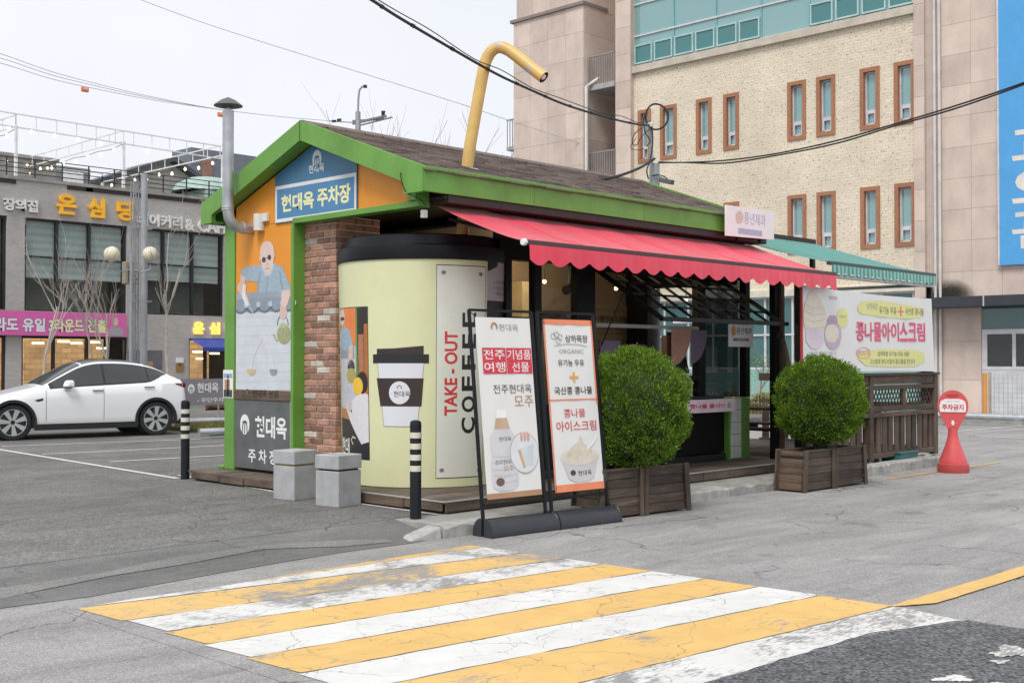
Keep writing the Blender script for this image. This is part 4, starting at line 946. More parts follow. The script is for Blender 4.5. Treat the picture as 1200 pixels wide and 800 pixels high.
shape('bottle', sf, [(bx - .175, H * .10), (bx - .16, H * .06), (bx - .09, H * .04), (bx + .09, H * .04), (bx + .16, H * .06), (bx + .175, H * .10), (bx + .175, H * .20), (bx + .15, H * .235), (bx + .165, H * .27), (bx + .16, H * .34), (bx + .08, H * .39), (bx + .07, H * .44), (bx - .07, H * .44), (bx - .08, H * .39), (bx - .16, H * .34), (bx - .165, H * .27), (bx - .15, H * .235), (bx - .175, H * .20)], BOT, ban, D)
shape('bottle_neck', sf, [(bx - .10, H * .38), (bx + .10, H * .38), (bx + .07, H * .44), (bx - .07, H * .44)], pm('bottle_tan_print', (.52, .36, .24), .5, bs=0), ban, D + .003)
shape('bottle_cap', sf, [(bx - .07, H * .44), (bx + .07, H * .44), (bx + .06, H * .485), (bx - .06, H * .485)], WHITE, ban, D + .003)
for k in range(5): shape('bottle_line', sf, pline([(bx - .15, H * (.09 + .035 * k)), (bx, H * (.083 + .035 * k)), (bx + .15, H * (.09 + .035 * k))], .008), BOTS, ban, D + .003)
text('현대옥', sf, bx - .05, H * .31, bx + .11, H * .335, DKTXT, ban, d=D + .004, bold=0); text('전주현대옥', sf, bx - .12, H * .185, bx + .13, H * .21, DKTXT, ban, d=D + .004, bold=0); text('모주', sf, bx - .02, H * .145, bx + .12, H * .175, TANP, ban, d=D + .004, bold=0)
shape('bottle_seal', sf, ell((bx - .07, H * .09), .055, .042, 16), pm('brown_seal', (.16, .10, .075), .5, bs=0), ban, D + .005)
cc = (.525, H * .24); shape('glass_photo_edge', sf, ell(cc, .195, .205, 28), TANP, ban, D + .006); shape('glass_photo', sf, ell(cc, .19, .20, 28), pm('pale_photo', (.66, .69, .72), .5, bs=0), ban, D + .008)
shape('photo_cup', sf, [(cc[0] - .09, cc[1] + .04), (cc[0] + .13, cc[1] + .08), (cc[0] + .10, cc[1] - .13), (cc[0] - .03, cc[1] - .15)], pm('photo_grey', (.56, .60, .62), .5, bs=0), ban, D + .010)
shape('photo_straw', sf, [(cc[0] - .09, cc[1] + .03), (cc[0] - .05, cc[1] + .03), (cc[0] + .0, cc[1] - .15), (cc[0] - .03, cc[1] - .15)], pm('photo_tan', (.55, .36, .17), .5, bs=0), ban, D + .012)
for k in range(3): shape('photo_finger', sf, ell((cc[0] - .03 + .045 * k, cc[1] + .16), .018, .05, 10), pm('photo_skin', (.6, .33, .27), .5, bs=0), ban, D + .012)
o, ban, sf, W, H = stand(.62, 1.51, 'banner stand with orange borders and an ice cream cup picture', -.973)
ORB = pm('orange_border_print', (.80, .25, .12), .55, bs=0)
for (a, b, c, d) in ((0, W, 0, .075), (0, W, H - .055, H), (0, .02, 0, H), (W - .02, W, H * .5, H), (0, W, H * .525, H * .533)): srect('banner_border', sf, a, b, c, d, ORB, ban, d=D)
text('상하목장', sf, .30, H * .865, W - .08, H * .91, DKTXT, ban, d=D, bold=.01); text('ORGANIC', sf, .20, H * .80, W - .15, H * .825, GREYP, ban, d=D, bold=0)
shape('logo_line', sf, pline([(.14, H * .845), (.3, H * .855), (.5, H * .853), (W - .1, H * .842)], .008), GREYP, ban, D)
for (x, y) in ((.13, .90), (.18, .91), (.23, .895), (.2, .875)): shape('logo_sketch', sf, pline(ell((x, H * y), .035, .03, 10), .008), GREYP, ban, D)
text('유기농 우유', sf, .17, H * .725, W - .16, H * .765, DKTXT, ban, d=D, bold=.01)
shape('plus_sign', sf, pline([(.325, H * .66), (.455, H * .66)], .025), pm('plus_orange', (.75, .36, .08), .5, bs=0), ban, D); shape('plus_sign', sf, pline([(.39, H * .63), (.39, H * .69)], .025), MATS['plus_orange'], ban, D + .001)
text('국산콩 콩나물', sf, .09, H * .56, W - .07, H * .605, DKTXT, ban, d=D, bold=.015)
text('콩나물', sf, .20, H * .425, W - .20, H * .475, REDP, ban, d=D, bold=.005); text('아이스크림', sf, .08, H * .345, W - .05, H * .405, REDP, ban, d=D, bold=.005)
ICE = pm('ice_cream_print', (.66, .60, .50), .55, bs=0, var=.12, scale=16); CUPG = pm('pale_cup_print', (.60, .58, .60), .55, bs=0, var=.04)
shape('cup_print', sf, [(.12, H * .185), (.65, H * .185), (.57, H * .07), (.48, H * .05), (.30, H * .05), (.21, H * .07)], CUPG, ban, D)
shape('cup_rim', sf, ell((.385, H * .195), .285, H * .05, 28), pm('cup_rim_print', (.70, .66, .60), .55, bs=0), ban, D + .003)
shape('ice_cream', sf, [(.14, H * .185), (.22, H * .155), (.38, H * .145), (.55, H * .155), (.64, H * .19), (.58, H * .215), (.52, H * .25), (.45, H * .27), (.42, H * .325), (.39, H * .285), (.28, H * .255), (.18, H * .215)], ICE, ban, D + .006)
for k in range(8): shape('ice_cream_ridge', sf, pline([(.2 + .05 * k, H * (.2 + .01 * (k % 3))), (.25 + .045 * k, H * (.225 + .008 * (k % 2)))], .012), pm('ice_shade', (.60, .47, .33), .55, bs=0), ban, D + .008)
shape('spoon', sf, pline([(.5, H * .24), (.6, H * .275), (.66, H * .315)], .03), WHITE, ban, D + .008)
text('현대옥', sf, .34, H * .085, .54, H * .115, DKTXT, ban, d=D + .004, bold=.01); shape('emblem', sf, ell((.27, H * .105), .04, .03, 12), DKTXT, ban, D + .004)
# ================================================================ planters and shrubs
PLW = wood('planter_wood', (.06, .042, .031), (.15, .105, .075), 0, objr=.3); PLWZ = wood('planter_batten_wood', (.07, .05, .036), (.16, .118, .088), 2)
SOIL = pm('soil', (.03, .022, .016), .95, var=.3, bs=.8)
def planter(x0, x1, y0, y1, h, rz, label, tp=.05):
    b = Vector(((x0 + x1) / 2, (y0 + y1) / 2, ROADZ)); o = thing('planter_box', label, 'planter', b, 'wooden planter boxes', rz)
    n = 5; ph = h / n; s = lambda z: tp * z / h
    for side in (0, 1):
        for k in range(n):
            a, c = k * ph + .0015, (k + 1) * ph - .0015; z0, z1 = b.z + .02 + a * .96, b.z + .02 + c * .96
            t = random.uniform(-.005, .005)
            if side == 0: MB().box(x0 + s(c), x1 - s(c), y0 + t, y0 + .03 + t, z0, z1).build('plank', PLW, o, bevel=.005, seg=1); MB().box(x0 + s(c), x1 - s(c), y1 - .03, y1, z0, z1).build('plank', PLW, o)
            else: MB().box(x0 + s(c) + t, x0 + s(c) + .03 + t, y0 + .031, y1 - .031, z0, z1).build('plank', DECKWY, o, bevel=.005, seg=1); MB().box(x1 - s(c) - .03, x1 - s(c), y0 + .031, y1 - .031, z0, z1).build('plank', DECKWY, o)
    for (xx, sx) in ((x0, 1), (x1, -1)):
        for yy in (y0 - .028, y1 + .006):
            MB().hexa([(xx - .03, yy, b.z), (xx + .05 * 1, yy, b.z), (xx - .03, yy + .022, b.z), (xx + .05, yy + .022, b.z), (xx - .03 + sx * tp, yy, b.z + h + .02), (xx + .05 + sx * tp, yy, b.z + h + .02), (xx - .03 + sx * tp, yy + .022, b.z + h + .02), (xx + .05 + sx * tp, yy + .022, b.z + h + .02)]).build('batten', PLWZ, o, bevel=.004)
    xm = (x0 + x1) / 2 - .04
    for q in (-.055, .02): MB().box(xm + q, xm + q + .06, y0 - .03, y0 - .007, b.z + .005, b.z + h + .008).build('batten', PLWZ, o, bevel=.004)
    MB().box(x0 + tp, x1 - tp, y0 + .03, y1 - .03, b.z + .03, b.z + h - .06).build('soil', SOIL, o)
    for yy in (y0 - .012, y1 - .03): MB().box(x0 + tp, x1 - tp, yy, yy + .045, b.z + h - .012, b.z + h + .012).build('rim', PLW, o, bevel=.004)
    return o
planter(1.40, 2.82, -1.00, -.60, .53, R(-5), 'weathered plank planter box behind the banner stands, holding a round shrub')
planter(5.28, 6.88, -1.12, -.72, .53, R(-.8), 'dark weathered plank planter box in front of the slatted fence, holding a round shrub')
def leafmat(key, a, b_, c_):
    m = bpy.data.materials.new(key); t, b, o = nodes_of(m); MATS[key] = m
    g = t.nodes.new('ShaderNodeNewGeometry'); c = ramp(t, g.outputs['Random Per Island'], [(0, a), (.5, b_), (1, c_)]).outputs[0]
    n = ramp(t, noise(t, g.outputs['Position'], 13, 4, .7), [(.32, (.45,) * 3), (.68, (1.3,) * 3)]).outputs[0]
    t.links.new(mixc(t, c, n, 1.0, 'MULTIPLY'), b.inputs['Base Color']); b.inputs['Roughness'].default_value = .6; b.inputs['Specular IOR Level'].default_value = .25
    tr = t.nodes.new('ShaderNodeBsdfTranslucent'); t.links.new(c, tr.inputs[0]); ms = t.nodes.new('ShaderNodeMixShader'); ms.inputs[0].default_value = .25
    t.links.new(b.outputs[0], ms.inputs[1]); t.links.new(tr.outputs[0], ms.inputs[2]); t.links.new(ms.outputs[0], o.inputs[0]); return m
LEAF = leafmat('arborvitae_foliage', (.065, .14, .012), (.14, .265, .022), (.27, .42, .04))
BARK = pm('dark_bark', (.05, .038, .028), .9, var=.3, bs=.6)
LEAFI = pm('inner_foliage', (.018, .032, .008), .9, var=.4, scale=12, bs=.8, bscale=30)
def shrub(x, y, z0, rx, rz, zc_, label, n=15000, egg=.12, seed=1):
    rnd = random.Random(seed)
    o = thing('round_shrub', label, 'shrub', (x, y, z0), 'clipped round shrubs in planters')
    def lump(d): return (1 + .05 * math.sin(5.1 * d.x + 3 * d.z + seed) * math.sin(4.3 * d.y + seed) + .04 * math.sin(9 * d.z + 7 * d.x + seed) + .03 * math.sin(17 * d.y - 13 * d.z)) * (1 + .10 * (2 * abs(d.z) * math.sqrt(max(0, 1 - d.z * d.z))) ** 2)
    # dark inner mass, well under the leaves
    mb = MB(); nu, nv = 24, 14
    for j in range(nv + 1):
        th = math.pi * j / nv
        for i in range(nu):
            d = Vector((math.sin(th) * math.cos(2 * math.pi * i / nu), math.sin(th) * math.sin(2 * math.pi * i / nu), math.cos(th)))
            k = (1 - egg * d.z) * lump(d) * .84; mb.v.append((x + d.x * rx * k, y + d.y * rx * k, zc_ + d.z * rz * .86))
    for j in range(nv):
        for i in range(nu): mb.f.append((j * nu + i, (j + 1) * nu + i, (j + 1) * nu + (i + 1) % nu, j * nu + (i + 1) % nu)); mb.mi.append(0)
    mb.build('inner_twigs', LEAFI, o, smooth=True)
    mb = MB()
    cl = []
    for q in range(n // 26):
        zz = rnd.uniform(-1, 1); a = rnd.uniform(0, 6.283); r_ = math.sqrt(1 - zz * zz); cl.append((Vector((r_ * math.cos(a), r_ * math.sin(a), zz)), rnd.random() ** 1.2 * .22, rnd.uniform(.8, 1.25)))
    for q in range(n):
        c0, dep0, sz = cl[q % len(cl)]
        d = (c0 + Vector((rnd.gauss(0, .055), rnd.gauss(0, .055), rnd.gauss(0, .055)))).normalized(); dep = dep0 + rnd.random() * .06 - (.06 if rnd.random() < .04 else 0)
        k = (1 - egg * d.z) * lump(d) * (1 - dep)
        p = Vector((x + d.x * rx * k, y + d.y * rx * k, zc_ + d.z * rz * (1 - dep)))
        up = (d * .6 + (d - c0) * 5 + Vector((0, 0, .75)) + Vector((rnd.gauss(0, .22), rnd.gauss(0, .22), rnd.gauss(0, .2)))).normalized()
        sd = up.cross(Vector((rnd.gauss(0, 1), rnd.gauss(0, 1), rnd.gauss(0, 1)))).normalized()
        l, w = rnd.uniform(.018, .046) * sz, rnd.uniform(.0045, .008) * sz
        mid = p + up * l * .55 + d * .006
        mb.add([p, mid - sd * w, p + up * l, mid + sd * w], [(0, 1, 2, 3)])
    for q in range(0):
        zz = rnd.uniform(-1, 1); a = rnd.uniform(0, 2 * math.pi); r_ = math.sqrt(1 - zz * zz); d = Vector((r_ * math.cos(a), r_ * math.sin(a), zz))
        dep = rnd.random() ** 2 * .20
        k = (1 - egg * d.z) * lump(d) * (1 - dep)
        p = Vector((x + d.x * rx * k, y + d.y * rx * k, zc_ + d.z * rz * (1 - dep)))
        up = (d * .75 + Vector((0, 0, .9)) + Vector((rnd.gauss(0, .3), rnd.gauss(0, .3), rnd.gauss(0, .25)))).normalized()
        sd = up.cross(Vector((rnd.gauss(0, 1), rnd.gauss(0, 1), rnd.gauss(0, 1)))).normalized()
        l, w = rnd.uniform(.028, .062), rnd.uniform(.008, .015)
        mid = p + up * l * .55 + d * .006
        mb.add([p, mid - sd * w, p + up * l, mid + sd * w], [(0, 1, 2, 3)])
    mb.build('foliage', LEAF, o)
    tk = MB()
    for k in range(5):
        a = k * 1.26; tk.tube([(x + .05 * math.cos(a), y + .05 * math.sin(a), z0), (x + .12 * math.cos(a), y + .12 * math.sin(a), zc_ - rz * .8), (x + .2 * math.cos(a), y + .2 * math.sin(a), zc_ - rz * .45)], [.028, .022, .01], 7)
    tk.build('trunk', BARK, o, smooth=True)
s1 = PD(750, 480, 13.1); s2 = PD(966, 470, 17.0)
shrub(2.14, -.80, .34, .63, .70, 1.06, 'round clipped green shrub in the planter behind the banner stands', 46000, .03, 1)
shrub(6.12, -.88, .34, .60, .62, 1.05, 'round clipped green shrub in front of the wooden fence and hanging banner', 42000, .02, 4)
# ================================================================ red no-parking sign
RP = pm('faded_red_plastic', (.66, .095, .10), .45, var=.10, scale=5, bs=.06); RP2 = pm('red_plastic_base', (.52, .075, .07), .5, var=.14, bs=.1)
rb = PZ(1117, 553, ROADZ); ns = thing('no_parking_sign', 'red plastic no-parking sign stand on the yellow line', 'sign stand', rb)
zb = ROADZ
MB().lathe([(.225, 0), (.235, .02), (.232, .13), (.215, .14), (.205, .145)], (rb.x, rb.y, zb), 32, cap=True).build('base', RP2, ns, smooth=True)
MB().lathe([(.20, .146), (.20, .19), (.12, .40), (.085, .52), (.07, .60), (.07, .68)], (rb.x, rb.y, zb), 32).build('cone', RP, ns, smooth=True)
fwd = Vector((CAM.x - rb.x, CAM.y - rb.y, 0)).normalized(); rt = Vector((-fwd.y, fwd.x, 0))
head = Flat(rb + Vector((0, 0, .96)), rt, (0, 0, 1))
outl = ell((0, .06), .21, .225, 26, -.45, math.pi + .45) + [(-.10, -.22), (-.06, -.30), (.06, -.30), (.10, -.22)]
hb_ = [head.at(a, b, -.03) for a, b in outl]; MB().prism(hb_, head.n * .06).build('head', RP, ns, bevel=.015)
shape('handle_slot', head, ell((0, .215), .095, .025, 16), pm('slot_shadow_red', (.40, .05, .05), .6), ns, .102)
plate = [(-.185, -.035), (.185, -.035), (.192, .06), (.175, .13), (.11, .165), (-.11, .165), (-.175, .13), (-.192, .06)]
pp = MB().prism([head.at(a, b, .031) for a, b in plate], head.n * .008).build('plate', WHITE, ns)
text('주차금지', head, -.155, -.005, .155, .085, REDP, pp, d=.134, bold=.03); text('노력하는 지구관리', head, -.10, .12, .10, .138, REDP, pp, d=.134, bold=0)
shape('head_slot', head, ell((0, -.20), .022, .04, 12), WHITE, ns, .102)
# ================================================================ terrace
FY = -.3; TX0, TX1 = 7.33, 10.95
tr = thing('terrace_deck', 'low wooden terrace floor behind the slatted fence', 'deck', (9, 1.5, 0))
y = -.26
while y < 3.2:
    MB().box(TX0, TX1, y + .003, y + .138, .085, .115).build('plank', DECKW, tr); y += .142
BX('substructure', BLKM, tr, TX0 + .1, TX1 - .1, -.1, 3.1, -.02, .084)
for (x, y) in ((7.5, -.2), (9.1, -.2), (10.85, -.2), (7.5, 3), (10.85, 3)): BX('leg', ALU, tr, x - .04, x + .04, y - .04, y + .04, ROADZ if x > 11 else -.004, .085)
fn = thing('slat_fence', 'dark weathered wooden slat fence with lattice top around the terrace', 'fence', (9, FY, 0))
for x in (6.72, 8.62, 10.88): BX('post', WOODZ, fn, x - .06, x + .06, FY - .05, FY + .06, .03, 1.36, bevel=.006)
for (z0, z1, t) in ((1.22, 1.36, .0), (1.14, 1.21, .015), (.79, .88, .0), (.71, .78, .012), (.07, .15, .0)):
    for (a, b) in ((6.78, 8.56), (8.68, 10.82)): BX('rail', WOODX, fn, a, b, FY - .03 - t, FY + .03, z0, z1, bevel=.004)
BX('rail', WOODX, fn, 6.66, 10.96, FY - .08, FY + .07, 1.362, 1.40, bevel=.005)
sm = unit_mesh('slat', .145, .022, .552, WOODZ, .004)
x = 6.86
while x < 10.8:
    if min(abs(x - q) for q in (6.72, 8.62, 10.88)) > .12: shared('slat', sm, fn, (x, FY, .43), rot=(0, 0, random.uniform(-.03, .03)))
    x += .205
lm = unit_mesh('lattice_strip', .018, .012, .36, WOODZ, 0)
x = 6.9
while x < 10.75:
    if min(abs(x - q) for q in (6.72, 8.62, 10.88)) > .14 and abs(x - 9.75) > .1:
        for s in (-1, 1): shared('lattice_strip', lm, fn, (x, FY + .008 * s, 1.01), rot=(0, s * R(35), 0))
    x += .105
BX('post', WOODZ, fn, 9.70, 9.80, FY - .03, FY + .03, .882, 1.138)
for x in (7.3, 8.62, 10.2): BX('foot', ALU if x < 9 else BLKM, fn, x - .04, x + .04, FY - .03, FY + .04, -.004, .069)
# fence continues along the terrace's far end
fe = thing('slat_fence', 'short return of the wooden slat fence at the terrace end', 'fence', (10.9, 1.4, 0))
for z0, z1 in ((1.22, 1.36), (.79, .88), (.07, .15)): BX('rail', DECKWY, fe, 10.85, 10.91, -.2, 3.1, z0, z1)
sy_ = unit_mesh('slat', .022, .145, .552, WOODZ, .004); y = -.1
while y < 3.05: shared('slat', sy_, fe, (10.88, y, .43)); y += .205
# hanging banner
bn = thing('hanging_banner', 'white ice cream banner with pink lettering hung above the terrace fence', 'banner', (8.8, FY - .09, 1.4))
BY = FY - .09
TL, TR_, BR, BL = PY(941, 334, BY), PY(1091.5, 350, BY), PY(1095.5, 435, BY), PY(941, 446, BY)
BL.z = BR.z
mb = MB(); nx, ny = 40, 10
for j in range(ny + 1):
    for i in range(nx + 1):
        s, q = i / nx, j / ny; a = BL.lerp(BR, s); b = TL.lerp(TR_, s); p = a.lerp(b, q)
        mb.v.append((p.x, p.y + .003 * math.sin(i * .8 + j * .35) * math.sin(q * 3), p.z - .03 * math.sin(math.pi * s) * q + .02 * math.sin(math.pi * s) * (1 - q)))
for j in range(ny):
    for i in range(nx): k = j * (nx + 1) + i; mb.f.append((k, k + 1, k + nx + 2, k + nx + 1)); mb.mi.append(0)
bsh = mb.build('banner_sheet', pm('white_vinyl', (.76, .76, .75), .45, var=.02, bs=.05, bscale=4), bn, smooth=True)
bf = yface(BY); D = .018
YBL = pm('yellow_brush', (.74, .73, .30), .5, bs=0, var=.06); PNK = pm('pink_print', (.72, .10, .20), .5, bs=0); LIL = pm('lilac_print', (.55, .42, .52), .5, bs=0, var=.06, scale=6); LILP = pm('pale_lilac_print', (.68, .58, .66), .5, bs=0); CRM = pm('cream_swirl_print', (.72, .66, .55), .5, bs=0, var=.05, scale=12)
def bz(name, pts, mat, d=D): return shape(name, bf, pxy([(920 + x / 5, 320 + y / 5) for x, y in pts], BY), mat, bsh, d)
bz('brush', [(425, 195), (450, 165), (520, 160), (600, 168), (700, 185), (790, 200), (812, 230), (790, 262), (700, 268), (560, 255), (450, 240), (425, 225)], YBL)
bz('brush', [(425, 500), (430, 462), (520, 448), (640, 445), (760, 450), (815, 470), (818, 515), (760, 545), (600, 548), (470, 540)], YBL)
bz('brush', ell((335, 262), 34, 58, 20), YBL)
bz('lilac_cup', [(118, 330), (140, 320), (190, 325), (222, 330), (224, 400), (200, 440), (175, 446), (150, 440), (122, 400)], LILP)
bz('swirl', [(112, 320), (105, 250), (112, 180), (135, 120), (160, 100), (190, 130), (225, 190), (242, 250), (225, 320), (180, 332), (140, 325)], CRM, D + .003)
for k in range(4): bz('swirl_line', pline([(112, 180 + k * 42), (160, 205 + k * 40), (230, 200 + k * 38)], 5), pm('swirl_shade', (.62, .55, .45), .5, bs=0), D + .006)
bz('lilac_cup', ell((278, 360), 50, 88, 24), LIL, D + .003); bz('lilac_cup_top', [(245, 275), (262, 248), (292, 248), (305, 275), (300, 300), (250, 300)], pm('dark_lilac_print', (.42, .30, .42), .5, bs=0), D + .004); bz('swirl', ell((272, 352), 40, 54, 20), CRM, D + .006)
def bt(s, x0, y0, x1, y1, mat, bold=.01): return textY(s, BY, 920 + x0 / 5, 320 + y0 / 5, 920 + x1 / 5, 320 + y1 / 5, mat, bsh, d=D + .006, bold=bold)
[bt(ch, 415 + k * 51, 285 + k * .6, 415 + k * 51 + 47, 398 + k * .2, PNK, .025) for k, ch in enumerate('콩나물아이스크림')]; bt('유기농 우유', 550, 193, 650, 238, DKTXT, 0); bt('국산콩', 702, 202, 751, 243, DKTXT, 0); bt('콩나물', 759, 205, 810, 246, DKTXT, 0); bt('상하목장', 476, 172, 540, 212, GREYP, 0)
bz('plus_sign', pline([(658, 224), (692, 226)], 7), PNK, D + .006); bz('plus_sign', pline([(675, 195), (676, 252)], 7), PNK, D + .007)
bt('상하목장 유기농 우유 사용!', 540, 457, 725, 487, DKTXT, .0); [bt(s_, a_, 502, b_, 533, DKTXT, .0) for s_, a_, b_ in (('고소함과', 495, 556), ('부드러움이', 562, 638), ('콩나물을', 644, 705), ('만나다', 712, 758))]; bt('맛있다!', 428, 452, 495, 482, PNK, 0); bt('현대옥', 255, 132, 305, 155, GREYP, 0); bt('전주의 맛', 318, 245, 355, 262, GREYP, 0); bt('실제 제품 이미지와 다릅니다', 135, 458, 300, 478, GREYP, 0)
bz('brush_ring', pline(ell((457, 468), 40, 32, 18), 3), PNK, D + .006)
BX('red_edge', pm('red_trim', (.5, .05, .06), .5), bn, TL.x - .05, TL.x - .02, BY - .01, BY + .02, 1.42, TL.z + .02)
for (p, x) in ((TL, TL.x - .12), (TR_, TR_.x + .1)): MB().tube([p, (x, FY, p.z + .06)], .006, 5).build('tie', BLKM, bn)
# teal striped awning on its frame
TEAL = pm('teal_awning_cloth', (.028, .235, .19), .5, var=.06, bs=.1, bscale=200, sheen=.3); TEALW = pm('pale_teal_stripe', (.22, .46, .40), .5, var=.05, bs=.1, bscale=200, sheen=.3)
tf = thing('awning_frame', 'black metal frame with green striped awning over the wooden terrace', 'awning', (9.2, .8, .12))
for (x, y, z1) in ((6.66, -.22, 2.9), (10.92, -.22, 2.98), (10.92, 2.0, 3.68), (7.45, 2.0, 3.68)): BX('post', FRM, tf, x - .04, x + .04, y - .04, y + .04, .116, z1, bevel=.004)
ta = awning(tf, 7.4, 10.92, 2.0, 3.74, -.3, 3.045, TEAL, .165, pm('dark_teal_bar', (.03, .06, .055), .4), .21, TEALW)
BX('cassette', SOFF, tf, 7.35, 10.95, 1.94, 2.12, 3.70, 3.80); BX('front_rail', STEEL, tf, 6.9, 10.96, -.30, -.20, 2.83, 2.88); BX('side_rail', STEEL, tf, 10.88, 10.95, -.2, 1.94, 2.85, 2.90)
pb = thing('timber_post', 'dark square post between the kiosk and the terrace', 'post', (7.12, .42, DZ))
BX('shaft', BLKM, pb, 7.06, 7.16, .40, .50, DZ, 3.08); BX('facing', WOODZ, pb, 7.165, 7.26, .36, .46, DZ, 3.06, bevel=.004); BX('clamp', BLKM, pb, 7.03, 7.20, .36, .395, 1.92, 2.02, bevel=.01)
# closed parasol leaning in the corner
cp_ = PD(917, 470, 18.2); ps = thing('closed_parasol', 'closed beige parasol standing by the dark timber post', 'parasol', (7.55, .55, .12))
MB().tube([(7.55, .55, .12), (7.55, .55, 2.0)], .018, 8).build('pole', ALU, ps)
mb = MB(); n = 14
for (z, r) in ((1.25, .085), (1.45, .10), (1.6, .07), (1.8, .04), (1.92, .015)):
    for j in range(n): mb.v.append((7.55 + r * (1 + .3 * (j % 2)) * math.cos(2 * math.pi * j / n), .55 + r * (1 + .3 * (j % 2)) * math.sin(2 * math.pi * j / n), z))
for i in range(4):
    for j in range(n): mb.f.append((i * n + j, i * n + (j + 1) % n, (i + 1) * n + (j + 1) % n, (i + 1) * n + j)); mb.mi.append(0)
mb.build('canopy', pm('beige_canvas', (.30, .22, .15), .8), ps, smooth=True)
# picnic table
pc_ = PZ(893, 505, .12); pt_ = thing('picnic_table', 'dark brown wooden picnic table on the terrace behind the kiosk corner', 'table', (8.4, 1.5, .116))
PW_ = wood('picnic_wood', (.06, .035, .025), (.13, .08, .055), 1)
for k in range(5): BX('table_board', PW_, pt_, 8.05 + k * .15, 8.19 + k * .15, .62, 2.5, .80, .835, bevel=.004)
for x in (7.62, 9.1):
    for q in (0, .15): BX('bench_board', PW_, pt_, x + q, x + q + .14, .62, 2.5, .50, .535, bevel=.004)
for y in (.85, 2.25):
    for s in (-1, 1): MB().bar((8.42 + s * .25, y, .80), (8.42 + s * .62, y, .118), .09, .05, up=(0, 1, 0)).build('leg', PW_, pt_)
    BX('crossbar', PW_, pt_, 7.6, 9.38, y - .07, y - .03, .42, .50); BX('crossbar', PW_, pt_, 8.05, 8.8, y - .07, y - .03, .72, .80)
BX('brace', PW_, pt_, 8.38, 8.46, .88, 2.2, .44, .5)
# under the fence
tb = PZ(1057, 534, 0); cr = thing('plastic_crate', 'teal plastic crate pushed under the terrace fence', 'crate', (9.72, -.25, 0))
cr2 = MB().box(9.42, 10.02, -.42, -.02, .0, .115).build('body', pm('teal_plastic', (.035, .15, .145), .5), cr, bevel=.01); BX('rim', MATS['teal_plastic'], cr, 9.40, 10.04, -.44, -.001, .1152, .13, bevel=.005)
rk = MB(); rnd = random.Random(3)
bm = bmesh.new(); bmesh.ops.create_icosphere(bm, subdivisions=3, radius=1)
for v in bm.verts: v.co *= 1 + .18 * math.sin(3 * v.co.x + 5 * v.co.y) + .12 * math.sin(7 * v.co.z + 4 * v.co.x); v.co = Vector((v.co.x * .26, v.co.y * .16, max(-.02, v.co.z * .10)))
me = bpy.data.meshes.new('rock'); bm.to_mesh(me); bm.free(); me.materials.append(CONC)
ro = bpy.data.objects.new('rock', me); COL.objects.link(ro); ro.location = (10.45, -.25, .0); props(ro, 'grey stone lying under the terrace fence beside the teal crate', 'rock')
# ================================================================ white car
PAINT = bpy.data.materials.new('white_car_paint'); t, b, o_ = nodes_of(PAINT); MATS['white_car_paint'] = PAINT
b.inputs['Base Color'].default_value = (.84, .85, .87, 1); b.inputs['Roughness'].default_value = .32; b.inputs['Coat Weight'].default_value = .8; b.inputs['Coat Roughness'].default_value = .04
CGL = glass('car_glass', (.010, .012, .014), .03, .95, 1.9); PLAS = pm('black_trim_plastic', (.018, .018, .02), .55, var=.15); TYRE = pm('tyre_rubber', (.02, .02, .021), .8, var=.15, bs=.2); RIM = pm('silver_rim', (.62, .63, .65), .3, .5, var=.05); RIMD = pm('dark_rim', (.03, .03, .033), .5)
TAIL = pm('tail_lamp', (.16, .012, .02), .2, var=.2)
ST = [(0, .60, .54, .50, .58, .40, .58), (.10, .70, .62, .70, .68, .56, .78), (.45, .84, .76, .82, .82, .64, .92), (.87, .95, .88, .88, .93, .70, .95), (1.25, 1.04, .97, .90, 1.02, .74, .955), (1.45, 1.10, 1.00, .90, 1.06, .74, .957), (1.85, 1.335, 1.03, .90, 1.27, .68, .96), (2.25, 1.545, 1.05, .90, 1.47, .63, .96), (2.6, 1.622, 1.065, .90, 1.545, .61, .96), (3.0, 1.622, 1.085, .90, 1.548, .60, .96), (3.4, 1.585, 1.105, .895, 1.515, .59, .96), (3.8, 1.50, 1.13, .885, 1.435, .585, .955), (4.15, 1.39, 1.155, .86, 1.33, .60, .945), (4.45, 1.275, 1.165, .82, 1.225, .62, .92), (4.60, 1.215, 1.14, .79, 1.185, .64, .895), (4.67, 1.17, 1.04, .76, 1.13, .64, .87), (4.71, .98, .90, .74, .97, .6, .84), (4.74, .72, .68, .70, .71, .5, .80), (4.75, .52, .50, .64, .51, .4, .74)]
ST = [(x if x <= 3.76 else 3.76 + (x - 3.76) * .72, *r) for x, *r in ST]
def sta(x):
    for i in range(len(ST) - 1):
        if ST[i][0] <= x <= ST[i + 1][0] + 1e-9:
            p0, p1, p2, p3 = ST[max(i - 1, 0)], ST[i], ST[i + 1], ST[min(i + 2, len(ST) - 1)]; h = p2[0] - p1[0]; t = (x - p1[0]) / h; out = []
            for k in range(1, 7):
                d1 = (p2[k] - p0[k]) / (p2[0] - p0[0]) * h if i else (p2[k] - p1[k]); d2 = (p3[k] - p1[k]) / (p3[0] - p1[0]) * h if i < len(ST) - 2 else (p2[k] - p1[k])
                s = p2[k] - p1[k]
                if abs(s) > 0: d1 = max(-3 * abs(s), min(3 * abs(s), d1)); d2 = max(-3 * abs(s), min(3 * abs(s), d2))
                out.append((2 * t**3 - 3 * t**2 + 1) * p1[k] + (t**3 - 2 * t**2 + t) * d1 + (-2 * t**3 + 3 * t**2) * p2[k] + (t**3 - t**2) * d2)
            return out
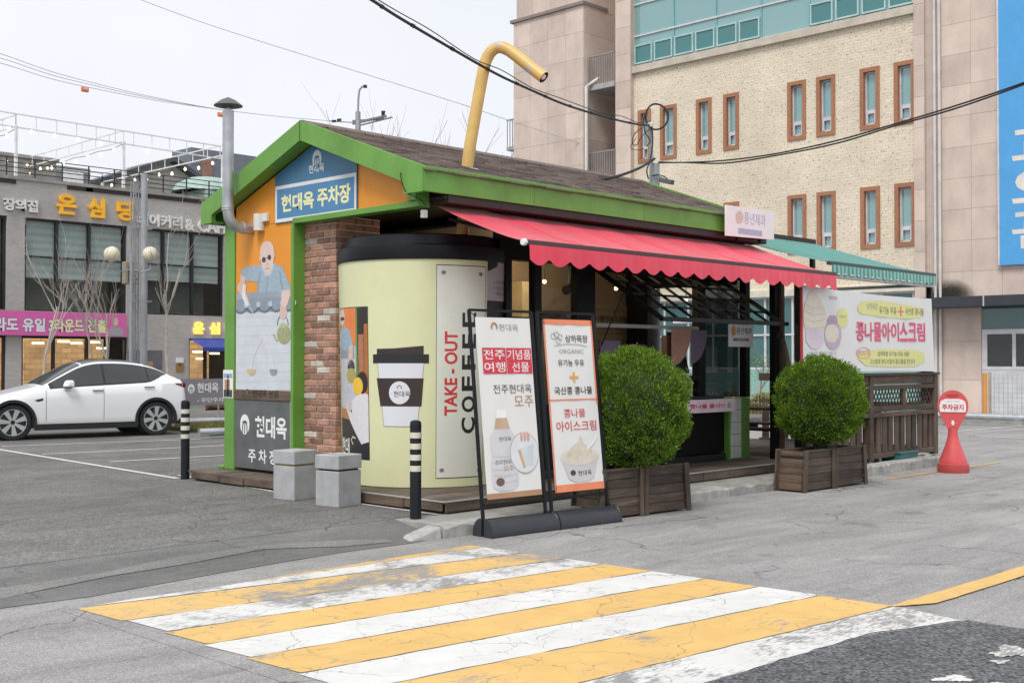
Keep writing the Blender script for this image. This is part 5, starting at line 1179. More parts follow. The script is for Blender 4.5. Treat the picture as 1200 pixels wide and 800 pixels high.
def half(x):
    zt, zb, wb, zr_, wr, w = sta(x); zl = .22 + max(0, (.3 - x)) * .3 + max(0, x - 4.3) * .5
    zm = min(.62, zb - .05)
    return [(0, zl), (w * .75, zl), (w - .045, zl + .03), (w - .012, zl + .16 * min(1, zb / .9)), (w - .012, (zl + zm) / 2 + .02), (w, zm), (w - .006, (zm + zb) / 2), (wb + (w - wb) * .55, zb - .05), (wb, zb), (wb + (wr - wb) * .5 + .018, zb + (zr_ - zb) * .5), (wr, zr_), (wr * .80, zt - (zt - zr_) * .42), (wr * .42, zt - (zt - zr_) * .08), (0, zt)]
car = thing('parked_car', 'white fastback car with black sills parked to the left of the kiosk', 'car', (0, 0, 0))
CTH = R(-9.5)
def build_car():
    xe = ST[-1][0]; xs = [0, .03, .06] + [.1 + k * .065 for k in range(66)] + [xe - q for q in (.11, .08, .06, .045, .03, .018, .008, 0)]; xs = sorted(set(round(x, 4) for x in xs if x <= xe + 1e-6))
    mb = MB(); m = 0
    for x in xs:
        h = half(x); ring = [(x, -p[0], p[1]) for p in h] + [(x, p[0], p[1]) for p in h[-2:0:-1]]; m = len(ring); mb.v += ring
    for i in range(len(xs) - 1):
        for j in range(m): mb.f.append((i * m + j, i * m + (j + 1) % m, (i + 1) * m + (j + 1) % m, (i + 1) * m + j)); mb.mi.append(0)
    mb.f += [tuple(range(m)), tuple(range((len(xs) - 1) * m + m - 1, (len(xs) - 1) * m - 1, -1))]; mb.mi += [0, 0]
    body = mb.build('body', PAINT, car, base=(0, 0, 0), smooth=False, recalc=True)
    cut = MB()
    for ax in (.87, 3.76): cut.tube([(ax, -1.2, .36), (ax, 1.2, .36)], .405, 48)
    co = cut.build('cut', PLAS, None, recalc=True); md = body.modifiers.new('b', 'BOOLEAN'); md.operation = 'DIFFERENCE'; md.object = co; md.solver = 'EXACT'
    bpy.context.view_layer.update()
    me = bpy.data.meshes.new_from_object(body.evaluated_get(bpy.context.evaluated_depsgraph_get())); body.modifiers.clear(); body.data = me; bpy.data.objects.remove(co)
    while len(me.materials) > 1: me.materials.pop()
    me.polygons.foreach_set('material_index', [0] * len(me.polygons)); me.polygons.foreach_set('use_smooth', [True] * len(me.polygons)); me.set_sharp_from_angle(angle=R(32))
    inn = MB().box(.3, 4.4, -.62, .62, .24, .75); inn.build('underbody', PLAS, car, base=(0, 0, 0))
    def gpt(x, t, off, s=-1):
        h = half(x); a, b_, c = h[8], h[9], h[10]
        p = (a[0] + (b_[0] - a[0]) * t * 2, a[1] + (b_[1] - a[1]) * t * 2) if t < .5 else (b_[0] + (c[0] - b_[0]) * (t - .5) * 2, b_[1] + (c[1] - b_[1]) * (t - .5) * 2)
        return (x, s * (p[0] + off), p[1] + off * .3)
    for s in (-1, 1):
        def pane(name, x0, x1, mat, off, t0=lambda x: .08, t1=lambda x: .93):
            mb = MB(); nx, ny = 24, 6
            for i in range(nx + 1):
                x = x0 + (x1 - x0) * i / nx
                for j in range(ny + 1): mb.v.append(gpt(x, t0(x) + (t1(x) - t0(x)) * j / ny, off, s))
            for i in range(nx):
                for j in range(ny):
                    f = (i * (ny + 1) + j, (i + 1) * (ny + 1) + j, (i + 1) * (ny + 1) + j + 1, i * (ny + 1) + j + 1); mb.f.append(f if s < 0 else f[::-1]); mb.mi.append(0)
            return mb.build(name, mat, car, base=(0, 0, 0), smooth=True)
        lo = lambda x: .07 + max(0, (x - 3.55) / .5) ** 2 * .80
        pane('window_trim', 1.58, 4.07, PLAS, .006, lambda x: max(.02, lo(x) - .04), lambda x: .96)
        pane('side_window', 1.66, 2.66, CGL, .012, lo); pane('side_window', 2.71, 3.60, CGL, .012, lo); pane('side_window', 3.63, 4.03, CGL, .012, lo)
        for (x0, x1) in ((2.42, 2.64), (3.50, 3.72)):
            w = half(x0)[6][0]; MB().box(x0, x1, s * (w + .004) - .012, s * (w + .004) + .012, .965 + (x0 - 2.4) * .05, .985 + (x0 - 2.4) * .05).build('door_handle', PLAS, car, base=(0, 0, 0), bevel=.006)
        def yb(x, z):
            h = half(x)
            for i in range(2, 8):
                if h[i][1] <= z <= h[i + 1][1]: q = (z - h[i][1]) / (h[i + 1][1] - h[i][1]); return h[i][0] + (h[i + 1][0] - h[i][0]) * q
            return h[5][0]
        for xx in (1.50, 2.655, 3.52):
            zz = [.36 + k * .06 for k in range(12 if xx < 3 else 7)]; mb = MB()
            dx = lambda z: (.0 if xx < 3 else max(0, .70 - z) * -.75)
            pth = [(xx + dx(z) + (.0 if xx < 3 else .10), s * (yb(xx + dx(z), z) + .0005), z + (0 if xx < 3 else .42)) if xx < 3 else (xx + .06 * k, s * (yb(xx, .8) + .0005), .74 + .05 * k) for k, z in enumerate(zz)]
            if xx > 3: continue
            mb.tube(pth, .0042, 5); mb.build('door_seam', PLAS, car, base=(0, 0, 0))
        # black lower trim and arches
        mb = MB()
        for (x0, x1) in ((1.27, 3.36),): mb.box(x0, x1, s * .955 - .012, s * .955 + .012, .19, .315)
        mb.build('sill_trim', PLAS, car, base=(0, 0, 0), bevel=.008)
        MB().box(4.17, 4.43, s * .86 - .03, s * .86 + .03, .24, .36).build('bumper_trim', PLAS, car, base=(0, 0, 0), bevel=.02)
        for ax in (.87, 3.76):
            mb = MB(); n = 28; a0, a1 = -.28, math.pi + .28
            for i in range(n + 1):
                a = a0 + (a1 - a0) * i / n
                for (r_, yy) in ((.395, .90), (.395, .964), (.45, .966), (.455, .945)):
                    x, z = ax + r_ * math.cos(a), .36 + r_ * math.sin(a); mb.v.append((x, s * yy, z))
            for i in range(n):
                for k in range(3): mb.f.append((i * 4 + k, i * 4 + k + 1, (i + 1) * 4 + k + 1, (i + 1) * 4 + k)); mb.mi.append(0)
            mb.build('arch_trim', PLAS, car, base=(0, 0, 0), smooth=True, recalc=True)
            # wheel
            rot = .3 if ax < 1 else .55
            W_ = MB().lathe([(.25, .90 - .11), (.33, .90 - .115), (.355, .90 - .07), (.36, .86), (.358, .91), (.345, .935), (.30, .942), (.262, .935), (.25, .91)], (ax, 0, .36), 40, 'y')
            for q in range(len(W_.v)): W_.v[q] = (W_.v[q][0], s * W_.v[q][1], W_.v[q][2])
            tyre = W_.build('wheel', TYRE, car, base=(0, 0, 0), smooth=True, recalc=True)
            D_ = MB().lathe([(.262, .93), (.25, .905), (.06, .895), (.001, .895)], (ax, 0, .36), 36, 'y')
            for q in range(len(D_.v)): D_.v[q] = (D_.v[q][0], s * D_.v[q][1], D_.v[q][2])
            D_.build('wheel_dish', RIMD, tyre, base=(0, 0, 0), smooth=True, recalc=True)
            mb = MB()
            for k in range(7):
                a = rot + 2 * math.pi * k / 7
                P = lambda r_, da, y: (ax + r_ * math.cos(a + da), s * y, .36 + r_ * math.sin(a + da))
                mb.hexa([P(.05, -.5, .895), P(.05, .5, .895), P(.255, -.16, .90), P(.255, .24, .90), P(.05, -.5, .925), P(.05, .5, .925), P(.255, -.16, .938), P(.255, .24, .938)])
            mb.lathe([(.001, .930), (.06, .93), (.075, .915)], (ax, 0, .36), 20, 'y') if s > 0 else [mb.v.extend([(ax + r_ * math.cos(a), -y_, .36 + r_ * math.sin(a)) for a in [2 * math.pi * j / 20 for j in range(20)]]) for (r_, y_) in ()]
            mb.build('rim', RIM, tyre, base=(0, 0, 0), recalc=True)
            MB().lathe([(.266, s * .932), (.262, s * .94), (.252, s * .938)], (ax, 0, .36), 36, 'y').build('rim_edge', RIM, tyre, base=(0, 0, 0), smooth=True)
            MB().tube([(ax, s * .60, .36), (ax, s * .80, .36)], .402, 32).build('wheel_well', PLAS, tyre, base=(0, 0, 0))
        # mirror, repeater, tail lamp
        MB().hexa([(1.80, s * .93, 1.055), (2.02, s * .94, 1.055), (1.86, s * 1.10, 1.055), (2.03, s * 1.10, 1.055), (1.86, s * .93, 1.19), (2.0, s * .93, 1.20), (1.90, s * 1.09, 1.19), (2.02, s * 1.09, 1.19)]).build('mirror', PAINT, car, base=(0, 0, 0), bevel=.035, recalc=True)
        MB().box(1.84, 1.98, s * .985 - .06, s * .985 + .06, 1.03, 1.054).build('mirror_foot', PLAS, car, base=(0, 0, 0))
        shape('badge_vent', Flat((0, -.953, 0), (1, 0, 0), (0, 0, 1)) if s < 0 else Flat((0, .953, 0), (-1, 0, 0), (0, 0, 1)), [(1.27 * -s, .80), (1.44 * -s, .835), (1.44 * -s, .79), (1.34 * -s, .765)], PLAS, car, .006).location = (0, 0, 0)
        mb = MB(); n = 8
        for i in range(n + 1):
            x = 4.19 + .24 * i / n; z0 = 1.085 - .08 * i / n; z1 = 1.10 + .005 * i / n
            for z in (z0, z1): mb.v.append((x, s * (yb(x, z) + .008), z))
        for i in range(n): mb.f.append((i * 2, i * 2 + 2, i * 2 + 3, i * 2 + 1)); mb.mi.append(0)
        mb.build('tail_lamp', TAIL, car, base=(0, 0, 0))
    def top(name, x0, x1, mat, off, k0=.9):
        mb = MB(); nx, ny = 20, 12
        for i in range(nx + 1):
            x = x0 + (x1 - x0) * i / nx; h = half(x); pts = [h[10], h[11], h[12], h[13]]
            for j in range(ny + 1):
                u = -1 + 2 * j / ny; q = (1 - abs(u) * k0) * 3; a = min(2, int(q)); f = q - a
                y = pts[a][0] + (pts[a + 1][0] - pts[a][0]) * f; z = pts[a][1] + (pts[a + 1][1] - pts[a][1]) * f
                mb.v.append((x, (1 if u > 0 else -1) * y, z + off))
        for i in range(nx):
            for j in range(ny): mb.f.append((i * (ny + 1) + j, (i + 1) * (ny + 1) + j, (i + 1) * (ny + 1) + j + 1, i * (ny + 1) + j + 1)); mb.mi.append(0)
        mb.build(name, mat, car, base=(0, 0, 0), smooth=True)
    top('windscreen', 1.47, 2.26, CGL, .008); top('roof_glass', 2.30, 3.55, CGL, .006, .82); top('rear_window', 3.62, 4.28, CGL, .008, .85)
    MB().box(.0, .06, -.45, .45, .26, .42).build('front_intake', PLAS, car, base=(0, 0, 0))
build_car()
cw = Vector((4.40, 13.97, 0)); off = Matrix.Rotation(CTH, 3, 'Z') @ Vector((3.76, -.88, 0)); car.location = cw - off; car.rotation_euler.z = CTH
# ---------------------------------------------------------------- second car, mostly hidden behind the kiosk post
c2 = thing('parked_car', 'car of which only a sliver shows behind the grey fence banner', 'car', (9.2, 17.6, 0))
BRW = pm('brown_car_paint', (.16, .07, .035), .3, bs=0); GW = pm('white_car_roof', (.7, .7, .71), .3, bs=0)
def small_car(root, x, y, L_, mat, mroof):
    pr = [(0, .3), (0, .65), (.25, .85), (1.1, .95), (1.75, 1.42), (2.3, 1.5), (3.4, 1.48), (4.0, 1.1), (4.35, 1.0), (4.4, .35)]
    MB().prism([(x + p[0], y, p[1]) for p in pr[:4]] + [] if False else [(x + p[0], y, p[1]) for p in [(0, .28), (0, .65), (.25, .85), (1.1, .95), (4.0, 1.02), (4.35, .95), (4.4, .3)]], (0, 1.75, 0)).build('body', mat, root, bevel=.08)
    MB().prism([(x + p[0], y + .12, p[1]) for p in [(1.05, .96), (1.75, 1.42), (2.3, 1.5), (3.4, 1.48), (4.05, 1.03)]], (0, 1.5, 0)).build('cabin', CGL, root, bevel=.05)
    MB().prism([(x + p[0], y + .16, p[1]) for p in [(1.72, 1.43), (2.3, 1.51), (3.4, 1.49), (3.6, 1.42)]], (0, 1.42, 0)).build('roof', mroof, root, bevel=.03)
    for ax in (.8, 3.5):
        for yy in (y - .01, y + 1.58): MB().tube([(x + ax, yy, .31), (x + ax, yy + .18, .31)], .31, 24).build('wheel', TYRE, root)
small_car(c2, 9.3, 18.2, 4.4, BRW, GW)
# ================================================================ far edge of the lot: guard pipes, grass, fence banner
def pipe(a, b, r, label, nlegs=4):
    a, b = Vector(a), Vector(b); o = thing('guard_pipe', label, 'guard rail', (a + b) / 2 * Vector((1, 1, 0)))
    MB().tube([a, b], r, 12).build('pipe', STEEL, o, smooth=True)
    for k in range(nlegs):
        p = a.lerp(b, (k + .5) / nlegs); MB().tube([(p.x, p.y, min(a.z, b.z) - r - .1), (p.x, p.y, p.z)], r * .6, 8).build('foot', STEEL, o)
    return o
pipe((4.4, 12.2, .13), (9.0, 11.3, .13), .085, 'grey guard pipe on the ground between the white car and the kiosk')
gs_ = MB(); rnd = random.Random(11)
gr = MB().box(5.5, 12, 13.9, 15.6, 0, .09).build('verge', pm('verge_soil', (.17, .13, .08), .95, var=.35, scale=3, bs=.7)); gr['kind'] = 'structure'
for q in range(9000):
    x, y = rnd.uniform(5.52, 11.9), rnd.uniform(13.95, 15.55); h = rnd.uniform(.03, .12); a = rnd.uniform(0, 6.28); w = .006
    gs_.add([(x - w * math.cos(a), y - w * math.sin(a), .088), (x + w * math.cos(a), y + w * math.sin(a), .088), (x + rnd.uniform(-.03, .03), y + rnd.uniform(-.03, .03), .09 + h)], [(0, 1, 2)])
g = gs_.build('grass', leafmat('dry_grass', (.12, .14, .03), (.22, .22, .06), (.34, .28, .12))); props(g, 'short dry grass on the verge behind the white car', 'grass', None, 'stuff')
pipe((5.9, 15.75, .16), (11.5, 15.4, .16), .075, 'grey guard pipe behind the grass verge')
fb_ = thing('fence_banner', 'grey parking banner on a low fence between the white car and the kiosk', 'banner', (6.9, 16.5, 0))
FBY = 16.5; q0, q1, q2 = PY(212, 444, FBY), PY(300, 448, FBY), PY(212, 475.5, FBY)
sh_ = MB().box(q0.x, q1.x, FBY, FBY + .012, q2.z, q0.z).build('banner_sheet', pm('mauve_grey_vinyl', (.235, .215, .235), .5, var=.04), fb_)
textY('현대옥', FBY, 231, 448.5, 256, 460, WHITE, sh_, bold=.02); textY('- 무단주차금지', FBY, 231, 466, 275, 471.5, WHITE, sh_, bold=.01)
emblem(yface(FBY), pxy([(224, 455.5)], FBY)[0], .115, WHITE, sh_, .004, MATS['mauve_grey_vinyl']); textY('전주점', FBY, 261.5, 451, 275, 458, WHITE, sh_, bold=.02)
for x in (q0.x + .03, (q0.x + q1.x) / 2, q1.x - .03): MB().tube([(x, FBY + .04, 0), (x, FBY + .04, q0.z)], .02, 8).build('post', STEEL, fb_)
# ================================================================ cafe building
CBY = 34.0
CB = thing('cafe_building', 'two-storey grey-brown brick cafe building with yellow and white lettering', 'building', (13, 38, 0))
GBR = brickwall('grey_brown_brick', (.40, .38, .365), (.47, .445, .425), (.50, .48, .46), 2.6, 'X', bw=.55, rh=.2)
PAR = pm('concrete_coping', (.33, .31, .29), .85, var=.2, dirt=.6, scale=1)
DKF = pm('dark_frame', (.02, .02, .022), .5)
BLIND = pm('pale_blind', (.74, .80, .77), .7, var=.06, scale=1.2)
t = BLIND.node_tree; b = [n for n in t.nodes if n.type == 'BSDF_PRINCIPLED'][0]
wv = t.nodes.new('ShaderNodeTexWave'); wv.bands_direction = 'Z'; wv.inputs['Scale'].default_value = 1.15; t.links.new(coords(t, kind='World'), wv.inputs['Vector'])
t.links.new(mixc(t, b.inputs['Base Color'].links[0].from_socket, ramp(t, wv.outputs['Fac'], [(.2, (.86,) * 3), (.6, (1.05,) * 3)]).outputs[0], 1.0, 'MULTIPLY'), b.inputs['Base Color'])
CGLS = glass('cafe_glass', (.05, .06, .065), .04, .12)
def U_(px): return PY(px, 300, CBY).x
Zt, Zb_ = 8.22, 0
ZW1, ZW0 = 6.86, 3.43     # upper windows
G1, G0 = 2.50, .25         # shop windows
up = [(U_(-70), U_(8)), (U_(29), U_(149)), (U_(166), U_(262.5))]
lowr = [(U_(-70), U_(8)), (U_(26), U_(150)), (U_(222), U_(275))]
xa, xb = 6.0, 21.5; dpt = 14
mbw = MB()
def wallband(z0, z1, holes):
    x = xa
    for (h0, h1) in holes:
        if h0 > x: mbw.box(x, h0, CBY, CBY + .35, z0, z1)
        x = h1
    mbw.box(x, xb, CBY, CBY + .35, z0, z1)
mbw.box(xa, xb, CBY, CBY + .35, ZW1, Zt); wallband(ZW0, ZW1, up); mbw.box(xa, xb, CBY, CBY + .35, G1, ZW0); wallband(G0, G1, lowr); mbw.box(xa, xb, CBY, CBY + .35, 0, G0)
mbw.box(xb - .3, xb, CBY + .35, CBY + dpt, 0, Zt); mbw.box(xa, xa + .3, CBY + .35, CBY + dpt, 0, Zt); mbw.box(xa + .3, xb - .3, CBY + dpt - .3, CBY + dpt, 0, Zt)
mbw.build('wall', GBR, CB)
BX('roof', PAR, CB, xa + .3, xb - .3, CBY + .35, CBY + dpt - .3, Zt - .5, Zt - .3)
cop = BX('coping', PAR, CB, xa - .05, xb + .05, CBY - .06, CBY + .42, Zt, Zt + .12)
for (p0, p1) in ((-10, 18), (78, 108), (100, 235)): BX('flashing', DKF, CB, U_(p0), U_(p1), CBY - .035, CBY - .002, Zt - .16, Zt - .02)
def winset(spans, z0, z1, cols, rowz, blind, name):
    for (h0, h1), cs_ in zip(spans, cols):
        w = MB(); 
        for (a, b_) in ((h0, h0 + .09), (h1 - .09, h1)): w.box(a, b_, CBY + .1, CBY + .22, z0, z1)
        w.box(h0 + .09, h1 - .09, CBY + .1, CBY + .22, z1 - .09, z1); w.box(h0 + .09, h1 - .09, CBY + .1, CBY + .22, z0, z0 + .06)
        fr = w.build('window', DKF, CB)
        ed = [h0 + .09] + cs_ + [h1 - .09]
        for c_ in cs_: BX('mullion', DKF, fr, c_ - .05, c_ + .05, CBY + .09, CBY + .23, z0 + .06, z1 - .09)
        for a, b_ in zip(ed[:-1], ed[1:]):
            a += .05; b_ -= .05
            zs = [z0 + .06] + rowz + [z1 - .09]
            for k in range(len(zs) - 1): BX('pane', CGLS, fr, a, b_, CBY + .16, CBY + .17, zs[k] + .03, zs[k + 1] - .03)
            for r_ in rowz: BX('transom', DKF, fr, a, b_, CBY + .12, CBY + .21, r_ - .03, r_ + .03)
            if blind:
                q = random.choice((.30, .36, .42)) if b_ < U_(152) else random.choice((.25, .38, .4))
                BX('blind', BLIND, fr, a, b_, CBY + .26, CBY + .27, z0 + (z1 - z0) * q, z1)
        if blind: BX('room_back', pm('room_pale', (.34, .35, .34), .8), fr, h0, h1, CBY + 1.6, CBY + 1.65, z0, z1)
winset(up, ZW0, ZW1, [[U_(-30)], [U_(68), U_(106)], [U_(193), U_(227)]], [5.45], True, 'u')
winset(lowr, G0, G1, [[U_(-30)], [U_(65), U_(104)], [U_(243)]], [], False, 'l')
LIT = bpy.data.materials.new('glowing_shop_backdrop'); t, b, o_ = nodes_of(LIT)
v = coords(t, (1, 1, 1), 'World'); br = N(t, 'ShaderNodeTexBrick', Scale=1.2, Color1=(.16, .07, .03, 1), Color2=(.45, .24, .10, 1), Mortar=(.05, .03, .02, 1)); 
mpv = t.nodes.new('ShaderNodeCombineXYZ'); sxx = t.nodes.new('ShaderNodeSeparateXYZ'); t.links.new(v, sxx.inputs[0]); t.links.new(sxx.outputs['X'], mpv.inputs[0]); t.links.new(sxx.outputs['Z'], mpv.inputs[1]); t.links.new(mpv.outputs[0], br.inputs['Vector'])
b.inputs['Emission Strength'].default_value = 1.0; cl_ = mixc(t, br.outputs['Color'], (.5, .30, .14), noise(t, v, 1.5)); t.links.new(cl_, b.inputs['Base Color']); t.links.new(cl_, b.inputs['Emission Color'])  # back panel emits its own warm colour, standing in for the shop's lighting
for (a, b_) in lowr: BX('shop_interior', LIT, CB, a, b_, CBY + 2.0, CBY + 2.1, G0, G1); BX('shop_floor', pm('shop_floor', (.2, .15, .1), .5), CB, a, b_, CBY + .35, CBY + 2.0, G0 - .05, G0)
LAMP = pm('shop_lamp', (1, .85, .6), .4, emit=((1, .78, .45), 5), bs=0)
for px, py in ((75, 400), (90, 402), (113, 401), (120, 408), (45, 402), (232, 412), (252, 414), (236, 420)):
    p = PY(px, py, CBY + 1.2); MB().box(p.x - .22, p.x + .22, p.y, p.y + .06, p.z - .035, p.z + .035).build('shop_lamp', LAMP, CB)
# raised lettering
YLT = pm('yellow_letter', (.78, .40, .02), .45, bs=0, emit=((1, .5, .03), .12)); WLT = pm('white_letter', (.75, .75, .73), .45, bs=0)
for s, x0, y0, x1, y1 in (('온', 66, 227, 88.5, 250.5), ('심', 102, 231.5, 121.5, 254.5), ('딩', 136, 235, 155, 258)): textY(s, CBY, x0, y0, x1, y1, YLT, CB, d=.02, depth=.12, bold=.035)
for s, x0, y0, x1, y1 in (('장의집', 3, 231.5, 43.5, 246), ('베이커리', 160, 249, 213, 264), ('& CAFE', 216, 256, 268, 270)): textY(s, CBY, x0, y0, x1, y1, WLT, CB, d=.02, depth=.08, bold=.035)
NEON = pm('orange_neon_letter', (.9, .5, .08), .4, bs=0, emit=((1, .55, .10), 1.1))
for s, x0, x1 in (('온', 226, 238.5), ('심', 245, 257), ('딩', 263.5, 276)): textY(s, CBY, x0, 377 + (x0 - 226) * .03, x1, 391 + (x0 - 226) * .03, NEON, CB, d=.02, depth=.06, bold=.05)
ba = MB().add([(U_(222.5), CBY - .02, 2.48), (U_(280), CBY - .02, 2.48), (U_(280), CBY - .85, 2.12), (U_(226), CBY - .85, 2.12), (U_(280), CBY - .85, 1.98), (U_(226), CBY - .85, 1.98)], [(0, 1, 2, 3), (3, 2, 4, 5)]).build('shop_awning', pm('blue_awning', (.02, .06, .33), .6, bs=.05), CB)
nb2 = BX('notice_board', pm('board_grey', (.13, .13, .15), .4), CB, U_(150), U_(190), CBY - .05, CBY - .002, 1.25, 2.0); BX('board_poster', TANP, CB, U_(172), U_(179), CBY - .06, CBY - .051, 1.35, 1.55)
fp = BX('brass_plaque', pm('brass_plate', (.30, .20, .06), .5), CB, U_(206.5), U_(215.5), CBY - .03, CBY - .002, 1.15, 1.48); BX('flag_plaque', WHITE, CB, U_(206.8), U_(215.3), CBY - .03, CBY - .002, 1.50, 1.70); shape('plaque_mark', yface(CBY - .03), pxy(ell((211, 427), 1.6, 1.6, 10), CBY - .03), DKTXT, CB, .004)
# pink banner
pk_ = thing('street_banner', 'bright pink banner with white and yellow lettering on the cafe building', 'banner', (11, CBY - .2, 2.5))
q0, q1 = PY(-25, 362, CBY - .2), PY(148.5, 368, CBY - .2); zl, zh = PY(148, 394.5, CBY - .2).z, PY(148, 368, CBY - .2).z
ps_ = MB().box(q0.x, q1.x, CBY - .2, CBY - .17, zl, zh).build('banner_sheet', pm('hot_pink_vinyl', (.72, .13, .42), .5, var=.04), pk_)
PURT = pm('purple_print', (.25, .16, .42), .5, bs=0)
for s, x0, x1, m in (('전라도 유일', -22, 53, WHITE), ('3라운드 진출', 57, 125, YEL)):
    yt = 371 + (x0 + 22) * .02; textY(s, CBY - .2, x0 - .8, yt - .6, x1 + .8, yt + 17.2, PURT, ps_, d=.01, bold=.07); textY(s, CBY - .2, x0, yt, x1, yt + 16.5, m, ps_, d=.02, bold=.035)
pf = yface(CBY - .2)
shape('portrait', pf, pxy([(127, 393), (128, 386), (132, 383), (140, 383), (144, 386), (145, 393.5)], CBY - .2), GREYP, ps_, .01); shape('portrait_head', pf, pxy(ell((135.5, 377), 3.2, 5, 14), CBY - .2), SKIN, ps_, .012)
# roof terrace: railing, white pergola with string lights
RLY = CBY + .2; rl = thing('roof_railing', 'thin black railing along the cafe roof edge', 'railing', (13, RLY, Zt + .12))
for k in range(15): x = 6.4 + k * 1.05; BX('post', DKF, rl, x - .02, x + .02, RLY - .02, RLY + .02, Zt + .12, Zt + .86)
for z in (.28, .46, .64, .83): BX('rail', DKF, rl, 6.3, 21.2, RLY - .015, RLY + .015, Zt + z, Zt + z + .03)
PGW = pm('white_steel', (.80, .81, .82), .5, bs=0); PY_ = 35.2
pg = thing('roof_pergola', 'white steel truss pergola frame on the cafe roof terrace', 'pergola', (13, 38, Zt))
def truss(a0, a1, b0, b1, n):          # two chords and struts
    mb = MB().bar(a0, a1, .045, .045).bar(b0, b1, .045, .045)
    for k in range(n + 1): mb.bar(Vector(a0).lerp(Vector(a1), k / n), Vector(b0).lerp(Vector(b1), k / n), .028, .028)
    mb.build('truss', PGW, pg)
fu, fd = (PY(-60, 121, PY_), PY(258, 171.5, PY_)), (PY(-60, 137, PY_), PY(258, 186, PY_))
truss(fu[0], fu[1], fd[0], fd[1], 14)
zu, zd = PY(145, 153, PY_).z, PY(145, 165.5, PY_).z
xs_ = [PY(19, 133, PY_).x, PY(145, 153, PY_).x, PY(261, 172, PY_).x]
for x in xs_: truss((x, PY_, zu), (x, PY_ + 11, zu), (x, PY_, zd), (x, PY_ + 11, zd), 9); BX('post', PGW, pg, x - .05, x + .05, PY_ - .05, PY_ + .05, Zt - .3, zd); BX('post', PGW, pg, x - .06, x + .06, PY_ + 10.9, PY_ + 11.02, Zt - .3, zd)
truss((xs_[0] - 3, PY_ + 11, zu), (xs_[2], PY_ + 11, zu), (xs_[0] - 3, PY_ + 11, zd), (xs_[2], PY_ + 11, zd), 10)
BULB = pm('string_bulb', (1, .9, .7), .4, emit=((1, .82, .5), 2.2), bs=0)
sl_ = thing('string_lights', 'string of small warm bulbs hung from the white pergola', 'string lights', (13, 38, zd))
for x in xs_:
    for k in range(9):
        q = (PY_ + .8 + k * 1.15); zz = zd - .25 - .08 * (k % 2); MB().lathe([(.001, -.08), (.05, -.04), (.06, 0), (.03, .07), (.001, .09)], (x, q, zz), 10).build('bulb', BULB, sl_, smooth=True)
    MB().tube([(x, PY_, zd - .1)] + [(x, PY_ + k * 1.1, zd - .15 - .06 * (k % 2)) for k in range(1, 10)] + [(x, PY_ + 11, zd - .1)], .012, 5).build('wire', DKF, sl_)
for k in range(8):
    p = PY(10 + k * 27, 150 + k * 4.6, PY_ + .1); MB().lathe([(.001, -.08), (.05, -.04), (.06, 0), (.03, .07), (.001, .09)], p, 10).build('bulb', BULB, sl_, smooth=True)
# houses rising behind the roof terrace
def house(name, label, pxs, Y, ztop_px, zb, mat, d=6):
    a, b_ = PY(pxs[0], 200, Y).x, PY(pxs[1], 200, Y).x; z = PY((pxs[0] + pxs[1]) / 2, ztop_px, Y).z
    o = thing(name, label, 'building', ((a + b_) / 2, Y, 0)); BX('wall', mat, o, a, b_, Y + .01, Y + d, zb, z); return o, a, b_, z
WB = brickwall('roof_grey_brick', (.24, .23, .22), (.30, .29, .28), (.34, .33, .32), 1.6, 'X')
o, a, b_, z = house('stair_house', 'grey block-walled roof house at the far left', (-80, 66), 44, 181, 7.7, WB); BX('coping', PAR, o, a - .1, b_ + .1, 43.9, 50.1, z, z + .15)
for k, px in enumerate((8, 32, 56)):
    p = PY(px, 190, 43.9); MB().lathe([(.001, -.07), (.06, 0), (.001, .07)], (p.x, p.y, PY(px, 189 + k * 4, 43.9).z), 10).build('wall_lamp', BULB, o)
o, a, b_, z = house('storage_block', 'low grey roof building behind the railing', (66, 106), 47, 196, 7.7, pm('grey_render', (.22, .225, .235), .8)); BX('window', PGW, o, a + .3, b_ - .4, 46.93, 46.99, z - 1.0, z - .25)
TLR = pm('dark_roof_tile', (.07, .072, .078), .7, var=.3, scale=3, bs=.5)
o, a, b_, z = house('tiled_house', 'beige house with dark tiled gable roof behind the cafe', (165, 228), 60, 225, 0, pm('beige_render', (.46, .42, .385), .85, var=.12), 2.5)
xm = PY(205, 183, 59.2).x; zm = PY(205, 183, 59.2).z; le, re = PY(102, 214, 59.2), PY(237, 206, 59.2)
for (p, q) in (((le.x, le.z), (xm, zm)), ((re.x, re.z), (xm, zm))):
    MB().prism([(p[0], 59.2, p[1]), (q[0], 59.2, q[1]), (q[0], 59.2, q[1] - .3), (p[0], 59.2, p[1] - .3)], (0, 3.4, 0)).build('roof', TLR, o, recalc=True)
w_ = lambda px, py: tuple(PY(px, py, 60.0))
MB().prism([w_(122, 262), w_(228, 262), w_(228, 203), w_(206, 187), w_(122, 212)], (0, 2.2, 0)).build('gable', MATS['beige_render'], o)
o, a, b_, z = house('brick_block', 'grey and red-brown block rising behind the tiled house', (224, 300), 75, 178, 0, pm('slate_render', (.16, .175, .20), .8), 3)
BX('brick_panel', pm('far_brick', (.30, .16, .12), .85), o, PY(236, 200, 75).x, PY(248, 200, 75).x, 74.9, 74.99, 0, z - .8); BX('window', pm('far_window', (.06, .09, .15), .3), o, PY(227, 200, 75).x, PY(234, 200, 75).x, 74.9, 74.99, z - 6, z - 2.5)
o, a, b_, z = house('pale_green_shed', 'pale green domed roof shelter behind the railing', (243, 300), 55, 224, 0, pm('pale_green_sheet', (.33, .45, .40), .6), 5)
MB().lathe([(2.2, 0), (1.9, .5), (1.1, .9), (.001, 1.05)], ((a + b_) / 2 - .6, 57, z), 20).build('dome', MATS['pale_green_sheet'], o, smooth=True)
